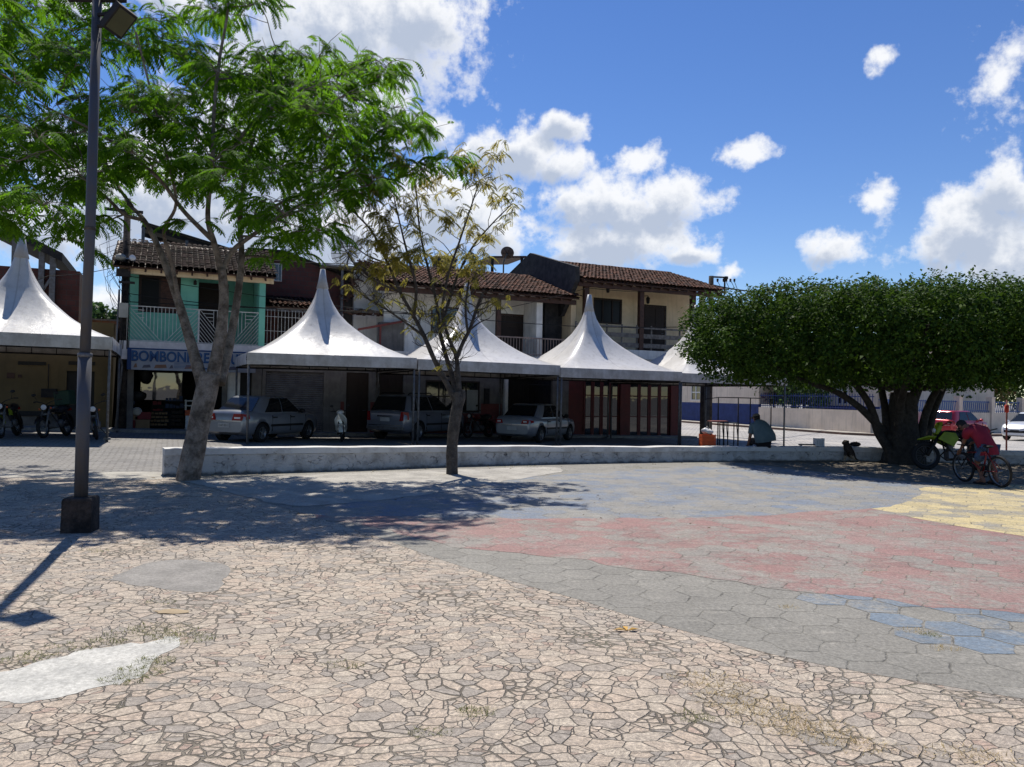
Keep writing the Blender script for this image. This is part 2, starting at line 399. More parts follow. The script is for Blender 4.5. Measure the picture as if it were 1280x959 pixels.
    c = mixc(nt, ramp(nt, noise(nt, P, .35, 6, .7), .5, .75, 0, .5), c, (.3, .285, .255))
    st_ = noise(nt, vmath(nt, 'MULTIPLY', P, (3, 9, 1)).outputs[0], 1.0, 7, .75)
    c = mixc(nt, ramp(nt, st_, .52, .72, 0, .55), c, (.36, .335, .29))
    c = mixc(nt, ramp(nt, noise(nt, P, 3.2, 7, .75), .56, .74, 0, .5), c, (.13, .125, .115))
    c = grain(nt, c, P, .8, 34, .6, 1.25); c = grain(nt, c, P, .5, 110, .65, 1.25)
    nt.links.new(c, b.inputs['Base Color']); b.inputs['Roughness'].default_value = .85
    h = math_(nt, 'ADD', jm, math_(nt, 'MULTIPLY', noise(nt, P, 40, 4), .25))
    h = math_(nt, 'ADD', h, math_(nt, 'MULTIPLY', wn.outputs['Value'], .5))
    bump(nt, b, h, .6, .01); MT[key] = m
hexpave('hex_grey', (.225, .215, .19), .3, gap=(.17, .16, .135))
hexpave('hex_blue', (.135, .175, .24), .72)
hexpave('hex_red', (.27, .14, .13), .6)
hexpave('hex_yellow', (.54, .44, .22), .5, gap=(.2, .19, .17))
hexpave('hex_bluecell', (.13, .18, .24), .55)
mk('cement_white', (.5, .49, .45), .9, (.36, .355, .33), 4, bmp=.3, bscale=12)
mk('cement_grey', (.27, .255, .235), .9, (.2, .19, .175), 3, bmp=.3, bscale=30)
mk('cement_pale', (.4, .38, .34), .9, (.27, .255, .23), 1.8, bmp=.3, bscale=30)
mk('litter', (.22, .19, .15), .95, (.12, .1, .075), 3.5, bmp=.5, bscale=30)
def cobble(key='cobble', name='street_cobbles', k=1.0, dust=.5):
    m, nt, b = newmat(name); P = objco(nt)
    rot = nn(nt, 'ShaderNodeVectorRotate', {'rotation_type': 'Z_AXIS'}, Angle=-FA); nt.links.new(P, rot.inputs[0])
    wob = nn(nt, 'ShaderNodeTexNoise', Scale=4, Detail=2); nt.links.new(P, wob.inputs[0])
    q = vmath(nt, 'ADD', rot.outputs[0], vmath(nt, 'MULTIPLY', wob.outputs['Color'], (.06, .06, 0)).outputs[0]).outputs[0]
    br = nn(nt, 'ShaderNodeTexBrick', Color1=c4(tuple(v * k for v in (.23, .222, .215))), Color2=c4(tuple(v * k for v in (.155, .15, .147))), Mortar=c4(tuple(v * k for v in (.1, .094, .087))), Scale=1.0, Mortar_Size=.022, Bias=0.0, Brick_Width=.28, Row_Height=.17)
    nt.links.new(q, br.inputs[0])
    c = mixc(nt, ramp(nt, noise(nt, P, .4, 5), .42, .7, 0, dust), br.outputs[0], tuple(v * k for v in (.24, .225, .205))); c = grain(nt, c, P, .6, 25, .65, 1.25)
    nt.links.new(c, b.inputs['Base Color']); b.inputs['Roughness'].default_value = .85
    bump(nt, b, math_(nt, 'SUBTRACT', noise(nt, P, 30, 3), math_(nt, 'MULTIPLY', br.outputs['Fac'], 1.2)), .6, .015); MT[key] = m
cobble(); cobble('street_pale', 'pale_street_cobbles', 1.75, .8)
def stone_wall():
    m, nt, b = newmat('whitewashed_stone'); P = objco(nt)
    w = nn(nt, 'ShaderNodeTexNoise', Scale=6, Detail=4); nt.links.new(P, w.inputs[0])
    p = vmath(nt, 'ADD', P, vmath(nt, 'MULTIPLY', w.outputs['Color'], (.22, .22, .22)).outputs[0]).outputs[0]
    p = vmath(nt, 'MULTIPLY', p, (3.6, 3.6, 6.5)).outputs[0]
    ve = nn(nt, 'ShaderNodeTexVoronoi', {'feature': 'DISTANCE_TO_EDGE'}, Scale=1.0); nt.links.new(p, ve.inputs['Vector'])
    vc = nn(nt, 'ShaderNodeTexVoronoi', {'feature': 'F1'}, Scale=1.0); nt.links.new(p, vc.inputs['Vector'])
    j = math_(nt, 'ADD', ve.outputs['Distance'], math_(nt, 'MULTIPLY', math_(nt, 'SUBTRACT', noise(nt, P, 7, 4, .7), .42), .28))
    jm = ramp(nt, j, -.05, .05, .0, 1)
    wh = mixc(nt, ramp(nt, noise(nt, P, 2.2, 6, .7), .42, .68), (.52, .505, .485), (.3, .285, .265))
    wh = mixc(nt, ramp(nt, noise(nt, P, 9, 6, .75), .6, .72, 0, .8), wh, (.07, .06, .055))
    c = mixc(nt, jm, (.035, .032, .03), wh)
    sep = nn(nt, 'ShaderNodeSeparateXYZ'); nt.links.new(P, sep.inputs[0])
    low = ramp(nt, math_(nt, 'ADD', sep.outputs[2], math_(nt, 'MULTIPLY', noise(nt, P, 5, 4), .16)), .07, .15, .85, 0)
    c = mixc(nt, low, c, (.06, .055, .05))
    nt.links.new(c, b.inputs['Base Color']); b.inputs['Roughness'].default_value = .9
    bump(nt, b, math_(nt, 'ADD', jm, math_(nt, 'MULTIPLY', noise(nt, P, 18, 4), .6)), .9, .03); MT['stone_wall'] = m
    m, nt, b = newmat('whitewashed_cap'); P = objco(nt)
    wh = mixc(nt, ramp(nt, noise(nt, P, 1.2, 6, .7), .45, .62), (.6, .59, .57), (.44, .42, .4))
    wh = mixc(nt, ramp(nt, noise(nt, P, 4, 6, .75), .6, .7), wh, (.2, .17, .14))
    nt.links.new(wh, b.inputs['Base Color']); b.inputs['Roughness'].default_value = .9; bump(nt, b, noise(nt, P, 22, 4), .6, .015); MT['cap'] = m
stone_wall()
def fabric():
    m, nt, b = newmat('tent_fabric'); P = objco(nt)
    d1 = ramp(nt, noise(nt, P, 1.1, 6, .7), .42, .75, 0, .5)
    c = mixc(nt, d1, (.56, .55, .535), (.4, .385, .36))
    sx = nn(nt, 'ShaderNodeSeparateXYZ'); nt.links.new(P, sx.inputs[0]); ax = math_(nt, 'ABSOLUTE', sx.outputs[0]); ay = math_(nt, 'ABSOLUTE', sx.outputs[1])
    seam = math_(nt, 'MINIMUM', math_(nt, 'ABSOLUTE', math_(nt, 'SUBTRACT', ax, ay)), math_(nt, 'MINIMUM', ax, ay))
    c = mixc(nt, ramp(nt, seam, .006, .03, .45, 0), c, (.27, .25, .23))
    st = noise(nt, vmath(nt, 'MULTIPLY', P, (5, 5, .6)).outputs[0], 1.2, 5, .7)
    c = mixc(nt, ramp(nt, st, .48, .74, 0, .5), c, (.28, .265, .24))
    c = mixc(nt, ramp(nt, noise(nt, P, 14, 5, .7), .55, .8, 0, .3), c, (.33, .31, .28))
    gb = nt.nodes.new('ShaderNodeNewGeometry'); c = mixc(nt, gb.outputs['Backfacing'], c, (.1, .085, .07))  # underside coloured darker than the top to deepen the shade below
    nt.links.new(c, b.inputs['Base Color']); b.inputs['Roughness'].default_value = .31; b.inputs['Specular IOR Level'].default_value = .5
    h = math_(nt, 'ADD', noise(nt, vmath(nt, 'MULTIPLY', P, (1, 1, .35)).outputs[0], 3.0, 4, .55), math_(nt, 'MULTIPLY', noise(nt, P, 45, 2), .04))
    bump(nt, b, h, .3, .045); MT['fabric'] = m
fabric()
def tile_mat():
    m, nt, b = newmat('clay_tile'); P = objco(nt); geo = nt.nodes.new('ShaderNodeNewGeometry')
    c = mixc(nt, geo.outputs['Random Per Island'], (.17, .085, .06), (.085, .052, .042))
    c = mixc(nt, ramp(nt, noise(nt, P, 2.2, 6, .7), .42, .66), c, (.05, .04, .037))
    c = mixc(nt, ramp(nt, noise(nt, P, 5, 5, .7), .62, .75, 0, .6), c, (.24, .17, .13))
    nt.links.new(c, b.inputs['Base Color']); b.inputs['Roughness'].default_value = .95; b.inputs['Specular IOR Level'].default_value = .1; bump(nt, b, noise(nt, P, 25, 4), .5, .01); MT['tile'] = m
    m, nt, b = newmat('dark_clay_tile'); P = objco(nt); geo = nt.nodes.new('ShaderNodeNewGeometry')
    c = mixc(nt, geo.outputs['Random Per Island'], (.035, .021, .017), (.011, .008, .007))
    nt.links.new(c, b.inputs['Base Color']); b.inputs['Roughness'].default_value = .95; b.inputs['Specular IOR Level'].default_value = .08; MT['tile_dark'] = m
tile_mat()
def brick(key, c1, c2, mo):
    m, nt, b = newmat(key); P = objco(nt)
    mp = nn(nt, 'ShaderNodeMapping'); nt.links.new(P, mp.inputs[0]); mp.inputs['Rotation'].default_value = (R(90), 0, 0)
    br = nn(nt, 'ShaderNodeTexBrick', Color1=c4(c1), Color2=c4(c2), Mortar=c4(mo), Scale=1.0, Mortar_Size=.014, Brick_Width=.3, Row_Height=.19)
    nt.links.new(mp.outputs[0], br.inputs[0])
    c = mixc(nt, ramp(nt, noise(nt, P, 1.5, 5), .4, .7, 0, .55), br.outputs[0], tuple(v * .45 for v in c1))
    nt.links.new(c, b.inputs['Base Color']); b.inputs['Roughness'].default_value = .95
    bump(nt, b, math_(nt, 'MULTIPLY', br.outputs['Fac'], -1), .5, .01); MT[key] = m
brick('brick_dark', (.12, .042, .035), (.085, .034, .03), (.07, .05, .045)); brick('brick_orange', (.36, .17, .1), (.28, .13, .08), (.25, .2, .16))

# ------------------------------------------------------------------ sun and sky
SUN_EL = R(59.5); SH = Vector((-.343, .94)).normalized()
sd = Vector((SH.x * math.cos(SUN_EL), SH.y * math.cos(SUN_EL), math.sin(SUN_EL)))
sl = bpy.data.lights.new('sun', 'SUN'); sl.energy = 5.0; sl.angle = R(.53); sl.color = (1, .94, .84)
so = bpy.data.objects.new('sun', sl); COL.objects.link(so); so.rotation_euler = sd.to_track_quat('Z', 'Y').to_euler(); so.location = (-10, 20, 40)
def sky():
    w = bpy.data.worlds.new('World'); sc.world = w; w.use_nodes = True; nt = w.node_tree
    bg = nt.nodes['Background']; STR = .074; bg.inputs[1].default_value = STR
    st = nt.nodes.new('ShaderNodeTexSky'); st.sky_type = 'NISHITA'; st.sun_disc = False
    st.sun_elevation = SUN_EL; st.sun_rotation = math.atan2(SH.x, SH.y); st.altitude = 200; st.air_density = 1.0; st.dust_density = .0; st.ozone_density = 3.5
    hs = nn(nt, 'ShaderNodeHueSaturation', Hue=.512, Saturation=1.2, Value=1.3); nt.links.new(st.outputs[0], hs.inputs['Color'])
    # cloud field: bodies given by azimuth and elevation of each cloud, broken up by fractal noise
    CL = [  # px, py, rx, ry
        (440, 30, 175, 95), (520, 20, 70, 55), (400, 110, 160, 90), (470, 130, 75, 65), (330, 190, 150, 90), (200, 240, 190, 75), (60, 285, 120, 40), (300, 270, 160, 50), (540, 165, 40, 22), (430, 290, 120, 50), (560, 260, 95, 60), (620, 290, 45, 35), (650, 192, 72, 36), (700, 205, 48, 24), (600, 195, 45, 20), (702, 164, 40, 19), (804, 198, 32, 18),
        (765, 258, 85, 42), (830, 252, 72, 38), (715, 255, 46, 30), (780, 300, 100, 36), (860, 318, 42, 15), (720, 310, 40, 20), (935, 191, 37, 16), (1040, 312, 46, 20), (1093, 257, 28, 24), (1106, 78, 22, 9), (1092, 90, 14, 8),
        (1258, 95, 36, 46), (1212, 122, 20, 17), (1265, 60, 30, 25), (1215, 285, 82, 48), (1262, 238, 55, 38), (1170, 312, 50, 32), (1255, 325, 80, 40), (910, 338, 26, 8), (810, 333, 10, 8), (120, 385, 60, 25), (190, 390, 60, 20), (110, 10, 60, 12), (210, 0, 60, 20)]
    g = bpy.data.node_groups.new('cloud_field', 'ShaderNodeTree')
    g.interface.new_socket('p', in_out='INPUT', socket_type='NodeSocketVector'); g.interface.new_socket('d', in_out='OUTPUT', socket_type='NodeSocketFloat')
    gi = g.nodes.new('NodeGroupInput'); go = g.nodes.new('NodeGroupOutput')
    wn = nn(g, 'ShaderNodeTexNoise', Scale=16, Detail=3, Roughness=.5); g.links.new(gi.outputs[0], wn.inputs[0])
    pp = vmath(g, 'ADD', gi.outputs[0], vmath(g, 'MULTIPLY', vmath(g, 'SUBTRACT', wn.outputs['Color'], (.5, .5, .5)).outputs[0], (.05, .035, 0)).outputs[0]).outputs[0]
    acc = None
    allc = []
    for (x, y, rx, ry) in CL:
        d = ray(x, y).normalized(); az = math.atan2(d.x, d.y); el = math.asin(d.z)
        k = math.cos(az) ** 2
        allc.append((az, el, max(.006, rx / 960 * k * 1.12), max(.005, ry / 960 * 1.12)))
    rnd = random.Random(3)
    for i in range(0):
        az = rnd.uniform(.8, 2 * math.pi - .8); el = rnd.uniform(.06, .7); s = rnd.uniform(.05, .14)
        if az > math.pi: az -= 2 * math.pi
        allc.append((az, el, s, s * .5))
    g.interface.new_socket('low', in_out='OUTPUT', socket_type='NodeSocketFloat')
    low = None
    for (az, el, ra, re) in allc:
        v = vmath(g, 'SUBTRACT', pp, (az, el, 0)).outputs[0]; v = vmath(g, 'MULTIPLY', v, (1 / ra, 1 / re, 0)).outputs[0]
        wt = max(.3, min(1.0, ra / .05)) * (.6 if az > .5 and el > .3 else 1)
        L = math_(g, 'MULTIPLY', math_(g, 'SUBTRACT', 1.0, vmath(g, 'LENGTH', v).outputs['Value']), wt)
        acc = L if acc is None else math_(g, 'SMOOTH_MAX', acc, L, .12)
        if ra > .04:
            v2 = vmath(g, 'ADD', v, (.12, .42, 0)).outputs[0]; L2 = math_(g, 'SUBTRACT', 1.0, vmath(g, 'LENGTH', v2).outputs['Value'])
            low = L2 if low is None else math_(g, 'SMOOTH_MAX', low, L2, .3)
    n = noise(g, gi.outputs[0], 26, 10, .6)
    n3 = math_(g, 'ADD', math_(g, 'MULTIPLY', math_(g, 'SUBTRACT', n, .5), 1.7), math_(g, 'MULTIPLY', math_(g, 'SUBTRACT', noise(g, gi.outputs[0], 95, 6, .6), .5), .5))
    out = math_(g, 'ADD', acc, n3)
    g.links.new(out, go.inputs[0]); g.links.new(math_(g, 'ADD', low, math_(g, 'MULTIPLY', n3, .8)), go.inputs[1])
    tc = nt.nodes.new('ShaderNodeTexCoord'); sp = nn(nt, 'ShaderNodeSeparateXYZ'); nt.links.new(tc.outputs['Generated'], sp.inputs[0])
    az = math_(nt, 'ARCTAN2', sp.outputs[0], sp.outputs[1]); el = math_(nt, 'ARCSINE', sp.outputs[2])
    cv = nn(nt, 'ShaderNodeCombineXYZ'); nt.links.new(az, cv.inputs[0]); nt.links.new(el, cv.inputs[1])
    def field(off):
        q = nt.nodes.new('ShaderNodeGroup'); q.node_tree = g
        nt.links.new(vmath(nt, 'ADD', cv.outputs[0], off).outputs[0], q.inputs[0]); return q.outputs[0], q.outputs[1]
    D, LOW = field((0, 0, 0))
    alpha = math_(nt, 'POWER', ramp(nt, D, -.02, .55), .8)
    shade = ramp(nt, LOW, .15, .85)
    k = 1 / STR
    cc = mixc(nt, shade, (.78 * k, .79 * k, .81 * k), (.40 * k, .455 * k, .56 * k))
    fin = mixc(nt, math_(nt, 'MULTIPLY', alpha, .97), hs.outputs[0], cc)
    nt.links.new(fin, bg.inputs[0])
sky()
sc.view_settings.view_transform = 'Standard'; sc.view_settings.look = 'None'; sc.view_settings.gamma = 1; sc.view_settings.exposure = 0.32
sc.view_settings.use_curve_mapping = False
try: sc.world.cycles.sampling_method = 'MANUAL'; sc.world.cycles.sample_map_resolution = 512
except Exception: pass

sc.cycles.max_bounces = 6; sc.cycles.diffuse_bounces = 2; sc.cycles.glossy_bounces = 3; sc.cycles.transmission_bounces = 3; sc.cycles.transparent_max_bounces = 6
sc.cycles.caustics_reflective = False; sc.cycles.caustics_refractive = False
# ------------------------------------------------------------------ ground and paving
def catmull(pts, n=6):
    out = []
    for i in range(len(pts) - 1):
        a, b, c, d = pts[max(i - 1, 0)], pts[i], pts[i + 1], pts[min(i + 2, len(pts) - 1)]
        for k in range(n):
            t = k / n
            out.append(tuple(.5 * ((2 * b[j]) + (-a[j] + c[j]) * t + (2 * a[j] - 5 * b[j] + 4 * c[j] - d[j]) * t * t + (-a[j] + 3 * b[j] - 3 * c[j] + d[j]) * t ** 3) for j in range(len(b))))
    out.append(tuple(pts[-1])); return out
def gp(pts, n=6): return [tuple(G(*p))[:2] for p in (catmull(pts, n) if n > 1 else pts)]
def sheet(name, poly, z, m, jit=.0, kind='structure'):
    rnd = random.Random(hash(name) % 1000 if False else len(name))
    pts = []
    for i, p in enumerate(poly):
        q = poly[(i + 1) % len(poly)]; L = math.dist(p, q); k = max(1, min(14, int(L / .12))) if jit else 1
        for j in range(k):
            x = p[0] + (q[0] - p[0]) * j / k; y = p[1] + (q[1] - p[1]) * j / k
            if jit:
                x += jit * mnoise.noise((x * 3, y * 3, 1.7)) + jit * .6 * mnoise.noise((x * 9, y * 9, 4)); y += jit * mnoise.noise((x * 3, y * 3, 7.7)) + jit * .6 * mnoise.noise((x * 9, y * 9, 2))
            pts.append((x, y, z))
    b = MB(); b.add(pts, [list(range(len(pts)))]); o = b.build(name, m)
    for p in o.data.polygons:
        if p.normal.z < 0: p.flip()
    return struct(o, kind)
xs = [-1500, -400, -150, -80] + list(range(-50, 71, 1)) + [90, 160, 400, 1500]
ys = [-1500, -400, -120, -40, -20, -8, 0, 5] + [9 + k for k in range(0, 90)] + [110, 150, 250, 500, 1500]
b = MB(); nx = len(xs)
vs = [(x, y, gz(x, y)) for y in ys for x in xs]
b.add(vs, [(j * nx + i, j * nx + i + 1, (j + 1) * nx + i + 1, (j + 1) * nx + i) for j in range(len(ys) - 1) for i in range(nx - 1)], 0, True)
struct(b.build('ground', MT['cobble']))
EDGE = [(222, 597), (262, 610), (330, 628), (420, 654), (462, 668), (500, 682), (560, 703), (640, 727), (720, 749), (780, 768), (840, 785), (900, 801), (960, 817), (1040, 834), (1120, 848), (1200, 861), (1280, 874), (1500, 902), (1800, 935)]
ed = gp(EDGE, 4)
lefttop = gp([(-500, 604), (-200, 599), (0, 597), (100, 598), (170, 600), (222, 597)], 3)
sheet('stone_paving', [(-30, -15), (-30, lefttop[0][1])] + lefttop[:-1] + ed + [(12, ed[-1][1]), (12, -15)], .0016, MT['crazy'])
sheet('sandy_strip', gp([(-500, 600), (-200, 596), (0, 592), (100, 590.5), (170, 590), (206, 591), (215, 599)], 3) + gp([(160, 606), (60, 606), (-60, 606), (-500, 612)], 3), .001, MT['cement_pale'], .06)
wallbase = [(205, 595), (330, 591), (450, 587.5), (560, 583.5), (700, 580), (880, 577), (980, 576.5), (1080, 577), (1250, 581), (1400, 588), (1600, 600)]
wb = gp(wallbase, 5)
sheet('concrete_paving', ed + [(30, ed[-1][1]), (30, wb[-1][1])] + [(x, y + .2) for x, y in wb[::-1]], .003, MT['hex_grey'], .0)
redtop = [(395, 644), (440, 646), (480, 646), (640, 648), (800, 648.5), (920, 646), (1000, 641), (1090, 636.5)]
sheet('blue_painted_paving', gp([(400, 642), (425, 625), (520, 614), (580, 606), (640, 598), (760, 590), (880, 583), (980, 584), (1080, 596), (1150, 608), (1152, 617), (1130, 629), (1090, 636.5)], 5) + gp(redtop[::-1], 4)[1:], .0045, MT['hex_blue'], .14)
yl = [(1090, 636.5), (1180, 655), (1280, 671), (1400, 690), (1500, 708)]
sheet('red_painted_paving', gp(redtop, 4)[:-1] + gp(yl, 4) + [(12.5, 9.0)] + gp([(1600, 805), (1400, 780), (1280, 768), (1160, 757), (1060, 746), (960, 735), (860, 718), (774, 709), (700, 697), (633, 692), (550, 680), (500, 667), (440, 655), (395, 646)], 4), .0052, MT['hex_red'], .14)
sheet('yellow_painted_paving', gp(yl, 4) + gp([(1560, 640), (1450, 614), (1280, 606), (1200, 606), (1150, 610), (1152, 617), (1130, 629), (1090, 636.5)], 4), .006, MT['hex_yellow'], .06)
# single hexagons of the grey paving that keep their blue paint
rx, ry = HEXS * math.sqrt(3), HEXS
cells = set()
for (cx, cy) in [(390, 440), (480, 470), (500, 445), (760, 475), (940, 490), (620, 505), (770, 550), (940, 592), (900, 548), (1030, 510), (880, 520), (1050, 560), (690, 478), (560, 470), (850, 470), (980, 520), (1050, 475), (1080, 520), (1100, 575), (660, 530)]:
    q = G(840 + cx / 2.404, 560 + cy / 2.404); best = None
    for o2 in (0, 1):
        for i in range(-40, 41):
            pass
    for o2 in (0, 1):
        ax, ay = (rx / 2, ry / 2) if o2 == 0 else (0, 0)
        i = round((q.x - ax) / rx); j = round((q.y - ay) / ry); c = (ax + i * rx, ay + j * ry)
        d = math.dist(c, q[:2])
        if best is None or d < best[0]: best = (d, c)
    cells.add((round(best[1][0], 3), round(best[1][1], 3)))
b = MB()
for (cx, cy) in cells:
    rr = HEXS / math.sqrt(3) * .95
    b.add([(cx + rr * math.cos(R(60 * k)) + .02 * mnoise.noise((cx * 5, cy * 5, k)), cy + rr * math.sin(R(60 * k)), .0045) for k in range(6)], [range(6)])
struct(b.build('blue_painted_slabs', MT['hex_bluecell'], fix=False))
sheet('leaf_litter_strip', gp([(915, 577.5), (960, 583), (1050, 593), (1150, 603), (1230, 606), (1300, 607), (1500, 616), (1650, 640)], 4) + [(x, y + .1) for x, y in wb[::-1] if x > 5.6], .0085, MT['litter'], .1)
sheet('pale_cement_apron', gp([(224, 600), (300, 598), (420, 592), (560, 588), (680, 584), (700, 590), (620, 604), (540, 618), (440, 628), (360, 632), (270, 612)], 4), .0075, MT['cement_pale'], .1)
sc2 = lambda L, k, ox, oy: [(ox + x / k, oy + y / k) for x, y in L]
sheet('white_cement_patch', gp(sc2([(-300, 720), (-100, 700), (0, 690), (100, 655), (200, 618), (330, 594), (440, 580), (520, 573), (525, 588), (480, 630), (380, 692), (300, 714), (220, 738), (130, 765), (80, 777), (0, 772), (-200, 790), (-300, 800), (-300, 720)], 2.4025, 0, 560), 4)[:-1], .0035, MT['cement_white'], .1)
sheet('grey_cement_patch', gp(sc2([(335, 395), (380, 365), (450, 345), (540, 335), (640, 340), (690, 370), (680, 400), (640, 425), (560, 432), (450, 420), (380, 418), (335, 395)], 2.4025, 0, 560), 4)[:-1], .0032, MT['cement_grey'], .09)
vs = []; SS = [16.3 + k * 1.5 for k in range(36)]; b = MB(); NT = 44
for s in SS:
    t0 = -8.2 - .62 * (s - 15) + .55
    for k in range(NT + 1):
        p = W(s, t0 + (45 - t0) * (k / NT) ** 1.6); vs.append((p.x, p.y, gz(p.x, p.y) + .006))
b.add(vs, [(i * (NT + 1) + k, (i + 1) * (NT + 1) + k, (i + 1) * (NT + 1) + k + 1, i * (NT + 1) + k + 1) for i in range(len(SS) - 1) for k in range(NT)], 0, True)
struct(b.build('side_street', MT['street_pale']))
# far street kerb and pavement are built with the school wall

# ------------------------------------------------------------------ low wall round the plaza
wbp = [Vector((x, y, 0)) for x, y in gp(wallbase, 8)]
wall = empty('low_wall', wbp[0], 'long low whitewashed stone wall curving along the back edge of the plaza', 'wall')
def wallsec(path, off0, off1, z0f, z1f, name, m):
    b = MB(); n = len(path); vs = []; L = 0
    for i, p in enumerate(path):
        d = (path[min(i + 1, n - 1)] - path[max(i - 1, 0)]).normalized(); nrm = Vector((-d.y, d.x, 0))
        wb_ = .02 * mnoise.noise((p.x * 1.3, p.y * 1.3, 3 if m == MT['cap'] else 9))
        for (o, zf) in ((off0, z0f), (off1, z0f), (off1, z1f), (off0, z1f)):
            q = p + nrm * (o + wb_ * .6); vs.append((q.x, q.y, zf(p) + (wb_ if zf is z1f else 0)))
    fs_ = []
    for i in range(n - 1):
        for k in range(4): fs_.append((i * 4 + k, i * 4 + (k + 1) % 4, (i + 1) * 4 + (k + 1) % 4, (i + 1) * 4 + k))
    fs_ += [(0, 1, 2, 3), ((n - 1) * 4, (n - 1) * 4 + 3, (n - 1) * 4 + 2, (n - 1) * 4 + 1)]
    b.add(vs, fs_); return b.build(name, m, wall)
dense = []
for i in range(len(wbp) - 1):
    k = max(1, int((wbp[i + 1] - wbp[i]).length / .12))
    for j in range(k): dense.append(wbp[i].lerp(wbp[i + 1], j / k))
dense.append(wbp[-1])
hz = lambda p: .50 - .12 * smooth(-6.4, 5.0, p.x)
wallsec(dense, 0, .36, lambda p: -.1, lambda p: hz(p) - .12, 'stonework', MT['stone_wall'])
wallsec(dense, -.03, .40, lambda p: hz(p) - .12, hz, 'coping', MT['cap'])

# ------------------------------------------------------------------ lamp post
lb = G(100, 667)
lamp = empty('lamp_post', (lb.x * 1.017, lb.y * 1.017, 0), 'tall grey floodlight post on a dark concrete block in the left foreground', 'lamp post')
b = MB(); c = lb * 1.017; ca, sa = math.cos(R(12)), math.sin(R(12))
pr = []
for z, h in ((-.05, .158), (.36, .152), (.385, .14)):
    for sx, sy in ((-1, -1), (1, -1), (1, 1), (-1, 1)):
        pr.append((c.x + (sx * ca - sy * sa) * h, c.y + (sx * sa + sy * ca) * h, z))
b.add(pr, [(0, 1, 5, 4), (1, 2, 6, 5), (2, 3, 7, 6), (3, 0, 4, 7), (4, 5, 9, 8), (5, 6, 10, 9), (6, 7, 11, 10), (7, 4, 8, 11), (8, 9, 10, 11), (3, 2, 1, 0)])
b.build('concrete_block', MT['dark_concrete'], lamp, bevel=.012)
mk('pole_paint', (.075, .08, .095), .55, (.085, .08, .08), 7, .2, streak=.4)
b = MB(); tx = -.0; b.tube([(c.x, c.y, .37), (c.x + tx, c.y, 1.98)], .07, 20); b.tube([(c.x, c.y, 1.98), (c.x + .02, c.y, 3.4), (c.x + .03, c.y, 6.2)], [.056, .054, .05], 20)
b.build('pole', MT['pole_paint'], lamp)
b = MB(); b.lathe([(.07, 1.955), (.077, 1.96), (.077, 2.0), (.056, 2.005)], (c.x, c.y, 0), 20); b.build('collar', MT['galvanised'], lamp)
b = MB(); b.lathe([(.054, 3.39), (.06, 3.395), (.06, 3.425), (.053, 3.43)], (c.x + .02, c.y, 0), 20); b.build('collar', MT['bark_dark'], lamp)
b = MB(); b.box(c.x - .3, c.x + .35, c.y - .03, c.y + .03, 6.0, 6.06)
for z in (5.70, 5.83): b.bar((c.x + .04, c.y - .02, z), (c.x + .3, c.y - .1, z), .03, .03)
b.bar((c.x + .2, c.y - .06, 5.70), (c.x + .2, c.y - .06, 5.84), .02); b.build('bracket', MT['dark_metal'], lamp)
hc = Vector((c.x + .33, c.y - .1, 5.74)); M1 = Matrix.Rotation(R(24), 3, 'Y') @ Matrix.Rotation(R(64), 3, 'Z') @ Matrix.Rotation(R(20), 3, 'X')
def loc(q): return hc + M1 @ Vector(q)
b = MB(); bb = MB().box(-.12, .12, -.05, .05, -.16, .16); b.add([loc(v) for v in bb.v], bb.f)
for k in range(6):
    bb = MB().box(-.1 + k * .038, -.09 + k * .038, .05, .09, -.13, .13); b.add([loc(v) for v in bb.v], bb.f)
h = b.build('floodlight', MT['dark_metal'], lamp)
b = MB(); bb = MB().box(-.1, .1, -.056, -.0505, -.13, .13); b.add([loc(v) for v in bb.v], bb.f)
mk('lens', (.07, .075, .035), .35); b.build('lens', MT['lens'], h)


